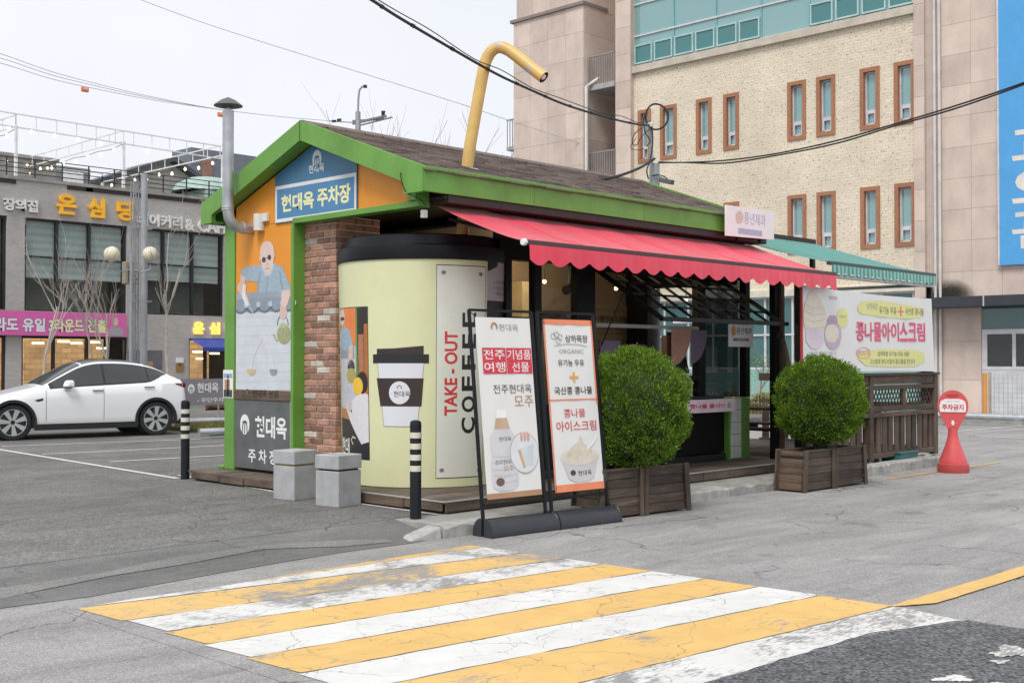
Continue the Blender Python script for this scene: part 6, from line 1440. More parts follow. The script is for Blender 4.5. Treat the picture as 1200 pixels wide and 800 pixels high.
# ================================================================ poles and lamps by the cafe
PG = pm('pole_grey', (.36, .38, .40), .6, .3, var=.12)
p = PY(168, 440, 28.0); pb1 = thing('steel_pole', 'smooth grey steel pole in front of the cafe', 'pole', (p.x, 28, 0))
MB().tube([(p.x, 28, 0), (p.x, 28, PY(168, 204, 28).z)], [.13, .11], 14).build('shaft', PG, pb1, smooth=True)
p = PY(157, 440, 28.4); lt = thing('lattice_pole', 'grey lattice pole with speaker box beside the smooth pole', 'pole', (p.x, 28.4, 0)); zt = PY(157, 212, 28.4).z
mb = MB()
for dx in (-.09, .09):
    for dy in (-.09, .09): mb.bar((p.x + dx, 28.4 + dy, 0), (p.x + dx, 28.4 + dy, zt), .035, .035)
k = 0; z = .1
while z < zt - .3:
    for dy in (-.09, .09): mb.bar((p.x - .09, 28.4 + dy, z), (p.x + .09, 28.4 + dy, z + .28), .02, .02); mb.bar((p.x + .09, 28.4 + dy, z + .28), (p.x - .09, 28.4 + dy, z + .56), .02, .02)
    z += .56
mb.build('lattice', PG, lt)
s_ = PY(149, 320, 28.3); MB().box(s_.x - .16, s_.x + .16, 28.1, 28.38, s_.z - .38, s_.z + .38).build('speaker_box', pm('speaker_tan', (.30, .26, .20), .7), lt, bevel=.02); MB().box(s_.x - .06, s_.x + .06, 28.09, 28.10, s_.z - .3, s_.z + .2).build('speaker_grille', DKF, lt)
for z in (3.6, 4.6, 6.1): BX('bracket', PG, lt, p.x - .3, p.x + .55, 28.2, 28.27, z, z + .06)
GLOBE = pm('frosted_globe', (.72, .66, .50), .35, bs=0, var=.03)
gl_ = thing('globe_lamp', 'street lamp with two cream globes before the cafe windows', 'street lamp', (PY(153, 440, 27.5).x, 27.5, 0))
gx = PY(153, 440, 27.5).x; gz = PY(131, 298, 27.5).z
MB().tube([(gx, 27.5, 0), (gx, 27.5, gz + .1)], [.07, .05], 10).build('post', PG, gl_, smooth=True)
for px in (131, 176):
    c = PY(px, 298, 27.5); MB().lathe([(.26 * math.sin(math.pi * k / 14) + .0005, -.26 * math.cos(math.pi * k / 14)) for k in range(15)], c, 20).build('globe', GLOBE, gl_, smooth=True)
    MB().tube([(gx, 27.5, gz - .45), ((gx + c.x) / 2, 27.5, gz - .55), (c.x, 27.5, gz - .42), (c.x, 27.5, gz - .24)], .025, 7).build('arm', PG, gl_)
# ================================================================ bare trees
BARKL = pm('pale_winter_bark', (.40, .36, .32), .9, var=.25, scale=5, bs=.4)
def bare_tree(x, y, z0, h, label, seed, r0=.09, spread=.5, depth=4, lean=0, mat=BARKL, fork=.3, group='bare winter trees'):
    rnd = random.Random(seed); o = thing('bare_tree', label, 'tree', (x, y, z0), group); tr_, br_ = MB(), MB()
    def grow(p, d, L_, r, lev, mbx):
        pts = [p]; rr = [r]; n = 4; q = Vector(p); dd = Vector(d)
        for k in range(n):
            dd = (dd + Vector((rnd.gauss(0, .10), rnd.gauss(0, .10), rnd.gauss(0, .05) + .05))).normalized(); q = q + dd * L_ / n; pts.append(q.copy()); rr.append(r * (1 - .5 * (k + 1) / n))
        mbx.tube(pts, rr, 7 if lev < 2 else 4, cap=lev < 2)
        if lev >= depth: return
        for k in range(rnd.choice((2, 3, 3)) if lev else 5):
            f = rnd.uniform(fork if lev == 0 else .3, 1); idx = min(n - 1, int(f * n)); s = Vector(pts[idx]).lerp(Vector(pts[idx + 1]), f * n - idx) if f < 1 else Vector(pts[-1])
            a = rnd.uniform(0, 6.28); side = Vector((math.cos(a), math.sin(a), 0)); nd = (dd * (.75) + side * spread * rnd.uniform(.7, 1.3) + Vector((0, 0, .25))).normalized()
            grow(s, nd, L_ * rnd.uniform(.48, .72), max(.006, r * .42 * (1.2 - f * .4)), lev + 1, br_)
    grow(Vector((x, y, z0)), Vector((lean, 0, 1)).normalized(), h * .55, r0, 0, tr_)
    tr_.build('trunk', mat, o, smooth=True); br_.build('branches', mat, o, smooth=True); return o
for (px, Y, hh, sd_, r0, sp, lab, fk) in ((52, 27, 6.2, 3, .05, .5, 'bare pale tree in front of the pink banner, left of the twin trunks', .55), (118, 27.5, 5.6, 5, .035, .4, 'slim bare tree, left trunk of the cluster before the pink banner', .4), (127, 27.5, 5.8, 9, .045, .35, 'slim bare tree, middle trunk of the cluster before the pink banner', .4), (135, 27.6, 6.0, 12, .04, .5, 'slim bare tree leaning beside the lattice pole', .4), (197, 27.5, 7.4, 21, .075, .55, 'thick bare tree between the steel pole and the kiosk', .45)):
    x = PY(px, 440, Y).x; bare_tree(x, Y, 0, hh, lab, sd_, r0, sp, 3, 0, BARKL, fk)
FARB = pm('far_bark', (.23, .19, .17), .9, var=.2)
for (px, top, dist, sd_, lab) in ((442, 122, 62, 31, 'far bare treetop just right of the street lamp above the kiosk roof'), (462, 112, 60, 33, 'tallest far bare treetop above the kiosk roof'), (493, 135, 60, 35, 'far bare treetop right of the tallest one above the roof'), (517, 148, 60, 37, 'far bare treetop with many twigs left of the yellow straw'), (535, 158, 60, 39, 'small far bare treetop beside the foot of the yellow straw')):
    g = PD(px, HY + 2, dist); zt = PD(px, top, dist).z; bare_tree(g.x, g.y, ROADZ, zt * 1.0, lab, sd_, .14, .35, 3, .02, FARB, .55, 'far bare trees above the roof')
# far street lamp with cross arms
g = PD(420, HY, 55); fl = thing('street_lamp', 'far street lamp with curved neck and cross arms above the kiosk roof', 'street lamp', (g.x, g.y, 0))
P_ = lambda px, py: PD(px, py, 55)
MB().tube([(g.x, g.y, 0), P_(419.5, 152), P_(419.5, 131)], [.16, .13, .12], 12).build('pole', PG, fl, smooth=True); MB().tube([P_(419.5, 131), P_(420, 115), P_(421, 106), P_(424, 102), P_(428, 101)], .05, 8).build('neck', PG, fl, smooth=True)
MB().bar(P_(426, 101.5), P_(430, 101.5), .18, .12).build('lamp_head', DKF, fl)
MB().bar(P_(413, 145), P_(453, 136), .14, .10).bar(P_(413, 142), P_(450, 139.5), .08, .08).bar(P_(418, 148), P_(460, 137.5), .06, .06).build('cross_arm', pm('arm_grey', (.20, .20, .20), .6), fl)
MB().bar(P_(449, 137), P_(449, 131), .12, .12).bar(P_(447, 131), P_(451.5, 131), .12, .06).build('camera', DKF, fl)
for (a, b_) in (((386, 142), (418, 144)),): MB().tube([P_(*a), P_(*b_)], .02, 5).build('wire', DKF, fl)
for (x, y) in ((391.5, 142), (397.5, 140.5)): MB().bar(P_(x - 2.5, y + .3), P_(x + 2.5, y), .10, .10).build('insulator', DKF, fl)
# ================================================================ overhead cables
CBL = pm('black_cable', (.014, .014, .017), .6, bs=0); CBG = pm('thin_grey_wire', (.40, .41, .43), .6, bs=0)
def cable(name, pts, r, mat, label, group=None, knots=()):
    o = MB().tube(smooth_path([Vector(p) for p in pts], 6), r, 8); ob = thing(name, label, 'cable', pts[0], group)
    o.build('wire', mat, ob, smooth=True)
    for (p, q) in knots: MB().tube([p, q], r * 1.35, 8).build('clamp', mat, ob)
    return ob
def dl(a, b_, t): return a + (b_ - a) * t
main = [(300, -88), (365, -42), (432, -2), (463, 18), (505, 43), (555, 72), (588, 90), (623, 106), (655, 120), (681, 129), (705, 136), (728, 142), (748, 146), (762, 147)]
mpt = [PD(x, y, dl(9.5, 20, (i / 13) ** .9)) for i, (x, y) in enumerate(main)]
kn = [(mpt[i].lerp(mpt[i + 1], .45), mpt[i].lerp(mpt[i + 1], .52)) for i in range(1, 12)]
cable('overhead_cable', mpt, .0165, CBL, 'thick black overhead cable crossing in front of the yellow straw', None, kn)
MBx = [PD(x, y, dl(9.5, 20, (i / 13) ** .9)) + Vector((0, 0, .03 + .05 * math.sin(i * 1.3) ** 2)) for i, (x, y) in enumerate(main)]
cable('overhead_cable', MBx, .006, CBL, 'thin messenger wire twisted along the thick black cable')
r1 = [(772, 190), (800, 190.5), (850, 188), (910, 180), (980, 165), (1050, 145), (1120, 124), (1200, 97), (1290, 62), (1420, 8), (1640, -95)]
for k in range(2): cable('overhead_cable', [PD(x, y + k * (3.2 if 1 < i else 1) - (1 if k and i % 2 else 0), dl(20, 13, i / 8) if i < 9 else (12.2, 11)[i - 9]) for i, (x, y) in enumerate(r1)], .0115, CBL, ['black cable running right from the pole, upper of the pair', 'black cable running right from the pole, lower of the pair'][k], 'cables to the right')
cable('overhead_cable', [PD(x, y, 20 - .6 * i) for i, (x, y) in enumerate([(767, 186), (755, 194), (740, 201), (722, 207), (700, 212), (680, 222)])], .022, CBL, 'short black cable bundle dropping from the pole behind the roof')
up_ = thing('utility_pole', 'slim pale concrete pole behind the kiosk roof with looped cables', 'utility pole', (PD(767, HY, 20).x, PD(767, HY, 20).y, 0)); g = PD(767, HY, 20)
MB().tube([(g.x, g.y, 0), (PD(767, 192, 20).x, PD(767, 192, 20).y, PD(767, 192, 20).z)], [.11, .085], 14).build('shaft', PG, up_, smooth=True); MB().tube([PD(763, 192, 20), PD(763, 146, 20)], .035, 10).build('extension', PG, up_, smooth=True)
lp = [PD(767 + 15 * math.cos(a) * (1.0 if math.cos(a) > 0 else .75) + 1, 137 + 15 * math.sin(a), 19.9) for a in [2.6 + k * .42 for k in range(15)]]; MB().tube(smooth_path(lp, 3), .016, 7, cap=False).build('cable_loop', CBL, up_, smooth=True)
for (pts, r_) in (([(763, 150), (752, 160), (746, 170), (741, 168), (743, 158), (752, 150)], .008), ([(758, 133), (754, 140), (756, 155), (762, 165), (757, 172)], .010), ([(764, 150), (765, 162), (764, 176), (761, 190), (758, 200), (760, 210)], .012), ([(764, 206), (772, 205), (780, 208), (786, 214)], .010), ([(745, 162), (739, 172), (745, 176), (755, 174)], .006)):
    MB().tube(smooth_path([PD(x, y, 19.88) for x, y in pts], 4), r_, 6).build('loose_wire', CBL, up_)
MB().bar(PD(774, 211, 19.8), PD(788, 214, 19.5), .075, .075).build('camera', pm('camera_grey', (.12, .12, .12), .5), up_); MB().bar(PD(772, 205, 19.9), PD(778, 211, 19.8), .03, .03).build('camera_bracket', PG, up_)
MB().lathe([(.05, 0), (.05, .05), (.03, .08)], PD(762, 149, 19.95), 10).build('insulator', pm('insulator', (.6, .6, .6), .3), up_)
w3 = [(-420, -40), (-200, 15), (-40, 55), (0, 63), (60, 84), (120, 100), (180, 114), (255, 128), (330, 137), (390, 142), (420, 144)]
for k, dy in enumerate((0, 5, 11)):
    cable('sky_wire', [PD(x, y + dy * max(0, 1 - x / 260), 40 + i * 2) for i, (x, y) in enumerate(w3)], .013, CBG, ['faint grey sky wire, top of the three at upper left', 'faint grey sky wire, middle of the three at upper left', 'faint grey sky wire carrying orange markers'][k], 'faint sky wires')
cable('sky_wire', [PD(x, y, 45) for x, y in ((150, -6), (165, 0), (230, 24), (300, 47), (380, 72), (460, 97), (540, 122), (602, 143), (680, 168))], .013, CBG, 'faint grey sky wire running down behind the yellow straw')
for (x, y, lab) in ((99.5, 104.5, 'small orange marker hanging on the sky wires'), (258.5, 134, 'small orange marker behind the flue pipe')):
    c = PD(x, y, 43 if x < 200 else 49); mk = thing('wire_marker', lab, 'marker', c); OM = pm('orange_marker', (.72, .20, .10), .6, bs=0); MB().box(c.x - .14, c.x + .14, c.y - .05, c.y + .05, c.z - .11, c.z + .08).build('flag', OM, mk, bevel=.03); MB().box(c.x - .09, c.x + .10, c.y - .06, c.y + .06, c.z - .02, c.z + .05).build('patch', pm('marker_pale', (.75, .55, .48), .6, bs=0), mk)
# ================================================================ large building on the right
BX_ = 26.0
RBD = thing('brick_building', 'large cream brick and beige stone building with narrow orange-framed windows', 'building', (34, 12, ROADZ))
CRB = brickwall('cream_rough_brick', (.745, .65, .50), (.81, .72, .575), (.65, .56, .425), 2.7, 'Y', (.23, .15, .10), bw=.62, rh=.26)
STN = pm('beige_stone', (.63, .515, .445), .75, var=.11, scale=1.2, bs=.08, bscale=20, objr=.10, dirt=.22)
STNC = pm('stone_joint', (.53, .435, .38), .9, var=.1)
SUR = brickwall('orange_brick_surround', (.37, .165, .085), (.44, .20, .11), (.34, .18, .11), 4.0, 'Y', bw=.25, rh=.3)
WFR = pm('white_window_frame', (.62, .60, .62), .45, bs=0)
TGL = glass('teal_glass', (.21, .41, .42), .05, .92, 2.2); TGD = glass('deep_teal_glass', (.03, .14, .135), .05, .9, 1.8)
def Y_(px, x=BX_): return PX(px, 120, x).y
ZS = 12.45
wins = [(748, 763), (774, 793), (816, 834), (848, 866), (923, 944.5), (957, 979), (1008, 1031), (1048, 1072)]
rows = [(8.86, 10.81), (5.10, 7.05)]
yr, yl_ = Y_(1072) - .02, Y_(742)
spans = [(Y_(b_) , Y_(a)) for a, b_ in wins]
spans[-1] = (yr + .0, Y_(1048))
mbw = MB()
def xband(z0, z1, holes):
    y = yr
    for (h0, h1) in sorted(holes):
        if h0 > y + .001: mbw.box(BX_, BX_ + .4, y, h0, z0, z1)
        y = h1
    if y < yl_: mbw.box(BX_, BX_ + .4, y, yl_, z0, z1)
hl = [(a + .1, b_ - .1) for a, b_ in spans]
xband(3.95, 5.2, []); xband(5.2, 6.95, hl); xband(6.95, 8.96, []); xband(8.96, 10.71, hl); xband(10.71, ZS - .25, [])
mbw.build('brick_wall', CRB, RBD)
BX('room_back', pm('dim_room', (.05, .06, .06), .9), RBD, BX_ + 1.4, BX_ + 1.5, yr, yl_, 0, 16)
for (z0, z1) in rows:
    for (a, b_) in spans:
        mb = MB(); t_ = .13
        mb.box(BX_ - .04, BX_ + .22, a, a + t_, z0, z1); mb.box(BX_ - .04, BX_ + .22, b_ - t_, b_, z0, z1); mb.box(BX_ - .04, BX_ + .22, a + t_, b_ - t_, z1 - t_, z1); mb.box(BX_ - .04, BX_ + .22, a + t_, b_ - t_, z0, z0 + t_)
        su = mb.build('window_surround', SUR, RBD)
        i0, i1, j0, j1 = a + t_, b_ - t_, z0 + t_, z1 - t_
        mb = MB(); w = .045; zm = j0 + .46
        mb.box(BX_ + .10, BX_ + .2, i0, i0 + w, j0, j1); mb.box(BX_ + .10, BX_ + .2, i1 - w, i1, j0, j1); mb.box(BX_ + .10, BX_ + .2, i0 + w, i1 - w, j1 - w, j1); mb.box(BX_ + .10, BX_ + .2, i0 + w, i1 - w, j0, j0 + w * 1.6); mb.box(BX_ + .09, BX_ + .2, i0 + w, i1 - w, zm - .04, zm + .04)
        mb.box(BX_ + .07, BX_ + .12, i0 + w, i0 + w + .05, j0 + .07, zm - .04); mb.box(BX_ + .07, BX_ + .12, i1 - w - .05, i1 - w, j0 + .07, zm - .04); mb.box(BX_ + .07, BX_ + .12, i0 + w + .05, i1 - w - .05, zm - .09, zm - .04)
        mb.build('frame', WFR, su)
        BX('pane', TGL, su, BX_ + .15, BX_ + .16, i0 + w, i1 - w, zm + .04, j1 - w); BX('pane', TGL, su, BX_ + .15, BX_ + .16, i0 + w, i1 - w, j0 + w * 1.6, zm - .04)
# upper curtain wall
BX('window_sill', pm('pale_sill', (.55, .49, .40), .7), RBD, BX_ - .14, BX_ + .4, Y_(1073), Y_(743), ZS - .25, ZS)
cwf = BX('curtain_wall', WFR, RBD, BX_ + .04, BX_ + .12, yr, yl_, ZS, ZS + .07)
vs_ = [Y_(x) for x in (1072, 1060, 1015, 985, 958, 898, 870, 845, 820, 797, 771, 746)]
ncol = 12; ys = [yr + (yl_ - yr) * k / ncol for k in range(ncol + 1)]
for z in (ZS + 1.12, ZS + 2.3, ZS + 3.5, ZS + 4.6): BX('transom', WFR, cwf, BX_ + .03, BX_ + .13, yr, yl_, z, z + .06)
TMU = pm('teal_mullion', (.20, .42, .42), .4, bs=0)
for k, y in enumerate(ys[::2]): BX('mullion', TMU, cwf, BX_ + .04, BX_ + .12, y - .018, y + .018, ZS + .07, ZS + 4.6)
for k in range(ncol):
    if k % 2 == 0:
        for (q0, q1) in ((.07, 1.12), (1.18, 2.3), (2.36, 3.5), (3.56, 4.6)): BX('pane', TGL, cwf, BX_ + .08, BX_ + .09, ys[k] + .018, ys[k + 2] - .018, ZS + q0, ZS + q1)
    if k not in (4, 5):
        mb = MB(); a, b_ = ys[k] + .05, ys[k + 1] - .05
        for (p_, q_, r_, s_) in ((a, a + .05, ZS + .1, ZS + .80), (b_ - .05, b_, ZS + .1, ZS + .80), (a + .05, b_ - .05, ZS + .75, ZS + .80), (a + .05, b_ - .05, ZS + .1, ZS + .15)): mb.box(BX_ + .0, BX_ + .075, p_, q_, r_, s_)
        mb.build('vent_frame', pm('pale_teal_frame', (.42, .58, .58), .4, bs=0), cwf); BX('vent_pane', glass('mid_teal_glass', (.09, .25, .26), .05, .9), cwf, BX_ + .03, BX_ + .04, a + .05, b_ - .05, ZS + .15, ZS + .75)
# ground floor glazing
ly0, ly1 = Y_(1072), Y_(742)
BX('band', pm('pale_band', (.66, .62, .53), .7), RBD, BX_ - .1, BX_ + .4, ly0, ly1, 3.72, 3.95)
gfw = BX('ground_glazing', WFR, RBD, BX_ + .02, BX_ + .14, ly0, ly1, 1.28, 1.36)
for z in (2.42, 3.66): BX('mullion', WFR, gfw, BX_ + .02, BX_ + .14, ly0, ly1, z, z + .06)
yy = ly0
cols = [ly0]
while cols[-1] + 1.05 < ly1: cols.append(cols[-1] + 1.05)
sh0 = (PX(896, 400, BX_).y - ly0) % 1.05 - 1.05
cols = [ly0] + [ly0 + sh0 + 1.05 * k for k in range(1, 20) if ly0 < ly0 + sh0 + 1.05 * k < ly1] + [ly1]
for c_ in cols[1:-1]: BX('mullion', WFR, gfw, BX_ + .025, BX_ + .135, c_ - .035, c_ + .035, 1.36, 3.66)
for a, b_ in zip(cols[:-1], cols[1:]):
    BX('pane', TGD, gfw, BX_ + .08, BX_ + .09, a + .035, b_ - .035, 1.36, 2.42); BX('pane', TGD, gfw, BX_ + .08, BX_ + .09, a + .035, b_ - .035, 2.48, 3.66)
BX('spandrel', pm('pale_teal_panel', (.26, .47, .44), .5, var=.06), RBD, BX_ + .03, BX_ + .3, ly0, ly1, ROADZ, 1.28)
MB().tube([(BX_ - .15, Y_(818), 2.95), (BX_ - .15, Y_(792), 2.95)], .06, 8).build('lamp_tube', pm('tube_white', (.75, .75, .75), .4), RBD)
# stone cladding: single panels on a joint-coloured core
def clad(x, y0, y1, z0, z1, ny, nz, name='stone_wall', th=.3):
    core = BX(name, STNC, RBD, x + .012, x + th, y0, y1, z0, z1); w, h = (y1 - y0) / ny, (z1 - z0) / nz
    me = unit_mesh('stone_panel', .03, w - .008, h - .008, STN, 0)
    for i in range(ny):
        for j in range(nz): shared('stone_panel', me, core, (x + .01 + random.uniform(-.002, .002), y0 + w * (i + .5), z0 + h * (j + .5)))
    return core
def cladside(x0, x1, y, z0, z1, nz):
    h = (z1 - z0) / nz; me = unit_mesh('stone_panel', x1 - x0 - .008, .03, h - .008, STN, 0); core = BX('stone_return', STNC, RBD, x0 + .03, x1, y + .004, y + .1, z0, z1)
    for j in range(nz): shared('stone_panel', me, core, ((x0 + x1) / 2, y + .0, z0 + h * (j + .5)))
TT = PX(602, 28, 25.6)
ty1, ty0 = TT.y, Y_(684, 25.6); zled = TT.z
clad(25.6, ty0, ty1, ROADZ, zled, 4, 15, th=1.2); BX('ledge', pm('stone_ledge', (.26, .22, .20), .8), RBD, 25.5, 27.0, ty0 - .05, ty1 + .12, zled, zled + .12)
clad(25.75, ty0 + .05, ty1 - .02, zled + .12, zled + 5.0, 4, 4, th=1.2)
cladside(25.65, 28.5, ty0, ROADZ, zled + 5, 20)
# recessed stair bay with balconies
ry0, ry1 = Y_(727), ty0 - .05
clad(28.0, ry0, ry1 + 2, ROADZ, 20, 2, 19, name='recess_wall')
PW0, PW1 = Y_(743), Y_(726)
clad(25.8, PW0, PW1, ROADZ, 20, 1, 20, name='pilaster', th=.8); BX('pilaster_side', STN, RBD, 25.83, 28.0, PW1 + .001, PW1 + .06, ROADZ, 20)
BALC = pm('balcony_slab', (.42, .41, .40), .8, dirt=.4); RAIL = pm('balcony_rail', (.33, .31, .30), .5, .4)
for zb2 in (PX(700, 101, 26).z, PX(700, 101, 26).z - 3.68, PX(700, 101, 26).z - 7.36):
    bl_ = BX('balcony', BALC, RBD, 25.75, 28.0, PW1 + .06, ry1 - .02, zb2 - .2, zb2)
    ya, yb_ = PW1 + .1, ry1 - .06
    for z in (zb2 + 1.1,): MB().bar((25.8, ya, z), (25.8, yb_, z), .05, .05).build('rail', RAIL, bl_)
    n = 11
    for k in range(n + 1): y = ya + (yb_ - ya) * k / n; MB().bar((25.8, y, zb2), (25.8, y, zb2 + 1.1), .028, .028).build('baluster', RAIL, bl_)
    for k in range(1, 8): x = 25.8 + .28 * k; MB().bar((x, ya, zb2), (x, ya, zb2 + 1.1), .028, .028).build('baluster', RAIL, bl_)
    MB().bar((25.8, ya, zb2 + 1.1), (28, ya, zb2 + 1.1), .05, .05).build('rail', RAIL, bl_)
    dr = BX('door', pm('grey_door', (.30, .30, .31), .5, .3), bl_, 27.93, 27.985, ry0 + .1, ry0 + 1.0, zb2, zb2 + 2.1); BX('handle', DKF, dr, 27.88, 27.93, ry0 + .88, ry0 + .93, zb2 + 1.0, zb2 + 1.15)
# small balcony on the tower's hidden side, seen against the sky
zb3 = PX(595, 178, 27).z; bl_ = BX('balcony', BALC, RBD, 26.2, 27.4, ty1 + .02, ty1 + 1.0, zb3 - .15, zb3)
MB().bar((26.2, ty1, zb3 + 1.1), (26.2, ty1 + .98, zb3 + 1.1), .05, .05).build('rail', RAIL, bl_)
for k in range(7): MB().bar((26.2, ty1 + .05 + k * .15, zb3), (26.2, ty1 + .05 + k * .15, zb3 + 1.1), .025, .025).build('baluster', RAIL, bl_)
PIPE = pm('pale_downpipe', (.62, .60, .57), .5, bs=0)
y = Y_(687, 25.7); MB().tube([(25.6, y - .1, ROADZ), (25.6, y - .1, PX(686, 103, 25.7).z), (25.75, y - .32, PX(686, 101, 25.7).z + .1), (25.9, y - .5, PX(686, 98, 25.7).z + .15)], .075, 12).build('downpipe', PIPE, RBD, smooth=True)
p = PX(719, 11, 27.9); MB().lathe([(.001, -.14), (.14, 0), (.001, .14)], p, 12).build('wall_lamp', PIPE, RBD)
# right-hand stone wing
WX = 26.0
w0, w1 = Y_(1103), Y_(1073)
clad(WX - .1, Y_(1085), Y_(1072.5), 3.0, 20, 1, 18, name='pilaster', th=.5); BX('joint_strip', STNC, RBD, WX, WX + .5, w0, Y_(1085), ROADZ, 20)
for px in (1096.5, 1102): y = Y_(px); MB().tube([(WX - .08, y, ROADZ), (WX - .08, y, 20)], .045, 10).build('downpipe', PIPE, RBD, smooth=True)
we = Y_(1330)
clad(WX + .02, we, w0, 3.3, 20, 6, 18, name='stone_wing'); clad(WX + .02, Y_(1148), w0, ROADZ, 3.3, 1, 3, name='stone_wing')
# canopy, window and panel at ground level
CAN = pm('dark_canopy', (.035, .04, .05), .45, var=.12); c0, c1 = Y_(1330), Y_(1090)
cz0 = PX(1094, 361, WX - .6).z; BX('canopy', CAN, RBD, WX - .9, WX + .0, c0, c1, cz0, cz0 + .30, bevel=.01); BX('canopy_seam', ALU, RBD, WX - .905, WX - .901, Y_(1151, WX - .9) - .02, Y_(1151, WX - .9) + .02, cz0, cz0 + .3)
e0, e1 = Y_(1330), Y_(1148.5)
BX('transom_glass', TGD, RBD, WX + .08, WX + .1, e0, e1, 2.5, 3.22)
wf_ = BX('ground_window', WFR, RBD, WX + .02, WX + .12, e0, e1, 1.32, 1.42)
BX('frame', WFR, wf_, WX + .02, WX + .12, e0, e1, 2.36, 2.5)
zz = [Y_(1150), Y_(1154.5), Y_(1184), Y_(1188), Y_(1218), Y_(1222), Y_(1250)]
BX('frame', WFR, wf_, WX + .02, WX + .12, zz[1], e1, 1.42, 2.36); BX('frame', WFR, wf_, WX + .02, WX + .12, zz[3], zz[2], 1.42, 2.36); BX('frame', WFR, wf_, WX + .02, WX + .12, zz[5], zz[4], 1.42, 2.36)
DGW = glass('dim_window_glass', (.05, .06, .065), .05, .85); BX('pane', DGW, wf_, WX + .06, WX + .07, zz[2], zz[1], 1.42, 2.36); BX('pane', DGW, wf_, WX + .06, WX + .07, zz[4], zz[3], 1.42, 2.36)
BX('lower_panel', pm('white_panel', (.58, .60, .64), .5), RBD, WX + .03, WX + .1, e0, e1, ROADZ, 1.32)
BX('upper_block', STN, RBD, 26.5, 44, we, ty1 - .3, ROADZ, 20.0) if False else None
BX('side_wall', STN, RBD, 27.2, 44, ty1 - .3, ty1 - .02, ROADZ, zled + 4.5); BX('far_wall', STN, RBD, 43.7, 44, we, ty1 - .3, ROADZ, 20); BX('flat_roof', STNC, RBD, 27.5, 43.7, we, ty1 - .3, 19.6, 19.9)
# soot stain above the canopy
SOOT = bpy.data.materials.new('soot_stain'); t, b, o_ = nodes_of(SOOT); b.inputs['Base Color'].default_value = (.03, .025, .022, 1); b.inputs['Roughness'].default_value = .9
tcn = t.nodes.new('ShaderNodeTexCoord'); gr_ = t.nodes.new('ShaderNodeTexGradient'); gr_.gradient_type = 'SPHERICAL'; mp = t.nodes.new('ShaderNodeMapping'); mp.inputs['Location'].default_value = (0, 0, 0); t.links.new(tcn.outputs['Object'], mp.inputs[0]); t.links.new(mp.outputs[0], gr_.inputs[0])
md = t.nodes.new('ShaderNodeMath'); md.operation = 'MULTIPLY'; t.links.new(gr_.outputs['Fac'], md.inputs[0]); t.links.new(ramp(t, noise(t, coords(t, kind='World'), 1.3, 5, .7), [(.25, (.5,) * 3), (.6, (1.9,) * 3)]).outputs[0], md.inputs[1])
tr2 = t.nodes.new('ShaderNodeBsdfTransparent'); ms = t.nodes.new('ShaderNodeMixShader'); t.links.new(md.outputs[0], ms.inputs[0]); t.links.new(tr2.outputs[0], ms.inputs[1]); t.links.new(b.outputs[0], ms.inputs[2]); t.links.new(ms.outputs[0], o_.inputs[0])
c = PX(1108, 343, WX); st = bpy.data.objects.new('soot_stain', None)
me = bpy.data.meshes.new('soot_stain'); me.from_pydata([(0, -1, -.15), (0, 1, -.15), (0, 1, 1), (0, -1, 1)], [], [(0, 3, 2, 1)]); me.materials.append(SOOT); so_ = bpy.data.objects.new('soot_stain', me); link(so_, RBD); so_.location = Vector((WX - .012, c.y - .1, cz0 + .31)) - BASE[RBD.name]; so_.scale = (1, .85, .6)
# blue vertical banner
bb = thing('wall_banner', 'tall sky-blue wall banner with white letters at the right edge', 'banner', (WX - .1, Y_(1200), 6))
bz0 = PX(1171, 311, WX - .12).z; b1_, b0_ = PX(1171, 200, WX - .12).y, PX(1290, 200, WX - .12).y
bs_ = MB().box(WX - .12, WX - .08, b0_, b1_, bz0, 19).build('banner_sheet', pm('sky_blue_vinyl', (.085, .36, .72), .45, var=.05), bb); BX('edge_strip', WFR, bb, WX - .13, WX - .07, b1_ + .001, b1_ + .05, bz0, 19)
xf = xface(WX - .12)
def bt2(px0, py0, px1, py1, s, bold=.02):
    p, q, r = PX(px0, py1, WX - .12), PX(px1, py1, WX - .12), PX(px0, py0, WX - .12); text(s, xf, -p.y, p.z, -q.y, r.z, pm('banner_cream_print', (.74, .70, .64), .5, bs=0), bs_, d=.012, bold=bold)
bt2(1186, 148, 1252, 200, '과'); bt2(1186, 198, 1252, 250, '외'); bt2(1186, 246, 1252, 292, '관')
# blank strip under wall: pavement and planting in front of the building
pvm = MB().box(23.4, 26.0, 3.0, 26, -.14, .02); props(pvm.build('side_pavement', CONC), kind='structure')
pipe((22.6, -8, .12), (22.6, 14.5, .12), .085, 'long grey guard pipe in front of the beige stone wing', 10)
po_ = PX(1154.5, 490, 23.6); op = thing('orange_post', 'orange post in front of the white ground-floor window', 'post', (23.6, po_.y, .02)); ORG = pm('orange_post_paint', (.72, .30, .06), .5)
MB().tube([(23.6, po_.y, .02), (23.6, po_.y, PX(1154.5, 437, 23.6).z)], .062, 12).build('shaft', ORG, op, smooth=True); MB().lathe([(.13, .0), (.12, .02), (.064, .03)], (23.6, po_.y, .02), 14).build('foot', ORG, op)
MESHM = pm('mesh_fence_paint', (.42, .38, .30), .6, bs=0); MESHG = pm('yellow_mesh_paint', (.42, .36, .12), .6, bs=0)
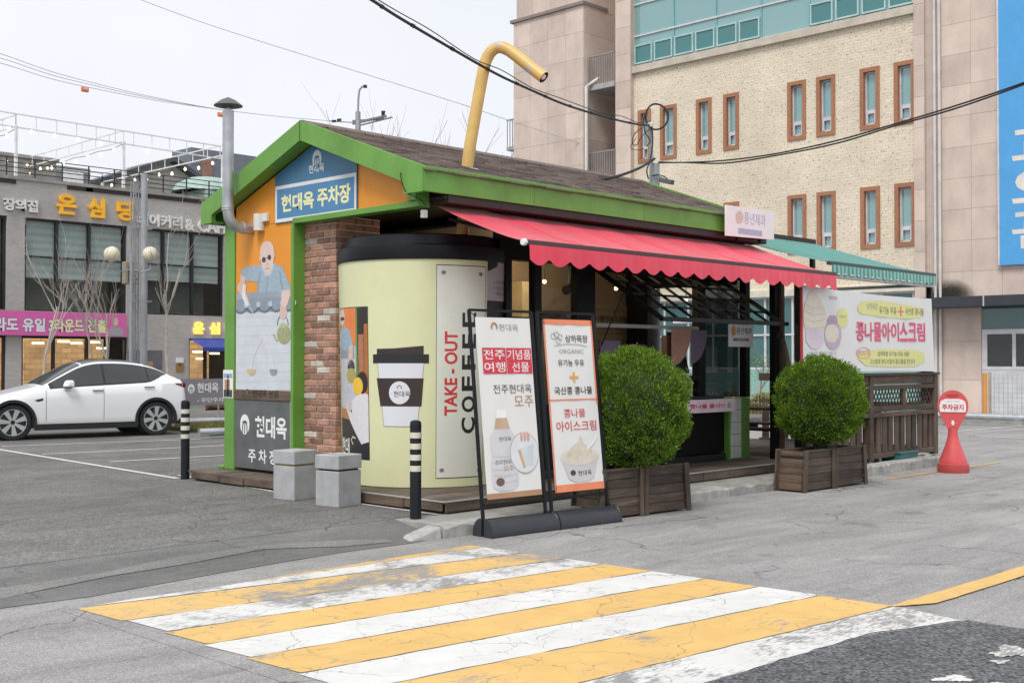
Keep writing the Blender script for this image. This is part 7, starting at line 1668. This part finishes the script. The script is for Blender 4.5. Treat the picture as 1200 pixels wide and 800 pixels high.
def meshfence(x, y0, y1, h, label, mat, zb=.02):
    o = thing('mesh_fence', label, 'fence', (x, (y0 + y1) / 2, zb)); mb = MB(); n = int((y1 - y0) / .12)
    for k in range(n + 1): y = y0 + (y1 - y0) * k / n; mb.bar((x, y, zb + .05), (x, y, zb + h), .009, .009)
    k = .05
    while k <= h: mb.bar((x, y0, zb + k), (x, y1, zb + k), .009, .009); k += .13
    mb.build('wire_mesh', mat, o)
    y = y0
    while y <= y1 + .01: BX('post', mat, o, x - .03, x + .03, y - .03, y + .03, zb, zb + h + .05); y += (y1 - y0) / max(1, round((y1 - y0) / 2.2))
meshfence(23.8, PX(1330, 450, 23.8).y, PX(1160, 450, 23.8).y, PX(1200, 438, 23.8).z - .02, 'fine wire mesh fence in front of the white ground-floor panel', MESHM)
meshfence(22.0, PX(940, 450, 22).y, PX(860, 450, 22).y, .98, 'yellowish wire mesh fence seen between kiosk and terrace', MESHG, ROADZ)
# hedge and young tree seen through the gap
HED = leafmat('autumn_hedge', (.08, .11, .02), (.20, .19, .04), (.32, .24, .09)); hd = thing('low_hedge', 'low yellow-green hedge behind the wire mesh fence', 'hedge', (22.6, 10.5, ROADZ)); mb = MB(); rnd = random.Random(5)
hy0, hy1 = PX(960, 450, 22.6).y, PX(850, 450, 22.6).y
for q in range(6000):
    x, y = 22.6 + rnd.gauss(0, .18), rnd.uniform(hy0, hy1); z = ROADZ + rnd.random() ** .6 * (.62 + .12 * math.sin(y * 5)); u = Vector((rnd.gauss(0, 1), rnd.gauss(0, 1), rnd.gauss(0, 1))).normalized(); w = u.orthogonal().normalized() * .022; u *= .035
    mb.add([(x, y, z) - u if False else Vector((x, y, z)) - u, Vector((x, y, z)) + w, Vector((x, y, z)) + u, Vector((x, y, z)) - w], [(0, 1, 2, 3)])
mb.build('foliage', HED, hd); tk = MB()
for k in range(14): y = hy0 + (hy1 - hy0) * (k + .5) / 14; tk.tube([(22.6, y, ROADZ), (22.62, y + .05, .3)], .015, 5)
tk.build('stems', BARK, hd)
yt = PX(889, 450, 23.2).y; yo = bare_tree(23.2, yt, .02, 2.6, 'small young tree in front of the teal glazing beyond the terrace', 77, .035, .7, 2, 0, FARB, .45, 'young tree')
lv = MB()
for q in range(160):
    a = rnd.uniform(0, 6.28); r_ = rnd.uniform(0, .55); z = rnd.uniform(.9, 1.75); x, y = 23.2 + r_ * math.cos(a), yt + r_ * math.sin(a); u = Vector((rnd.gauss(0, 1), rnd.gauss(0, 1), rnd.gauss(0, 1))).normalized(); w = u.orthogonal().normalized() * .025; u *= .04
    lv.add([Vector((x, y, z)) - u, Vector((x, y, z)) + w, Vector((x, y, z)) + u, Vector((x, y, z)) - w], [(0, 1, 2, 3)])
lv.build('leaves', leafmat('young_leaf', (.10, .2, .05), (.18, .3, .08), (.25, .36, .12)), yo)
# bay lines on the far right lot
for (a, b_) in (((1112, 506), (1200, 499)), ((1145, 511), (1200, 514))):
    p, q = PZ(*a, ROADZ), PZ(*b_, ROADZ); d = (q - p).normalized() * .05; n_ = Vector((-d.y, d.x, 0)); q = q + (q - p) * 1.0
    sheet('bay_line', [(p.x + n_.x, p.y + n_.y), (p.x - n_.x, p.y - n_.y), (q.x - n_.x, q.y - n_.y), (q.x + n_.x, q.y + n_.y)], ROADZ + .006, PW)
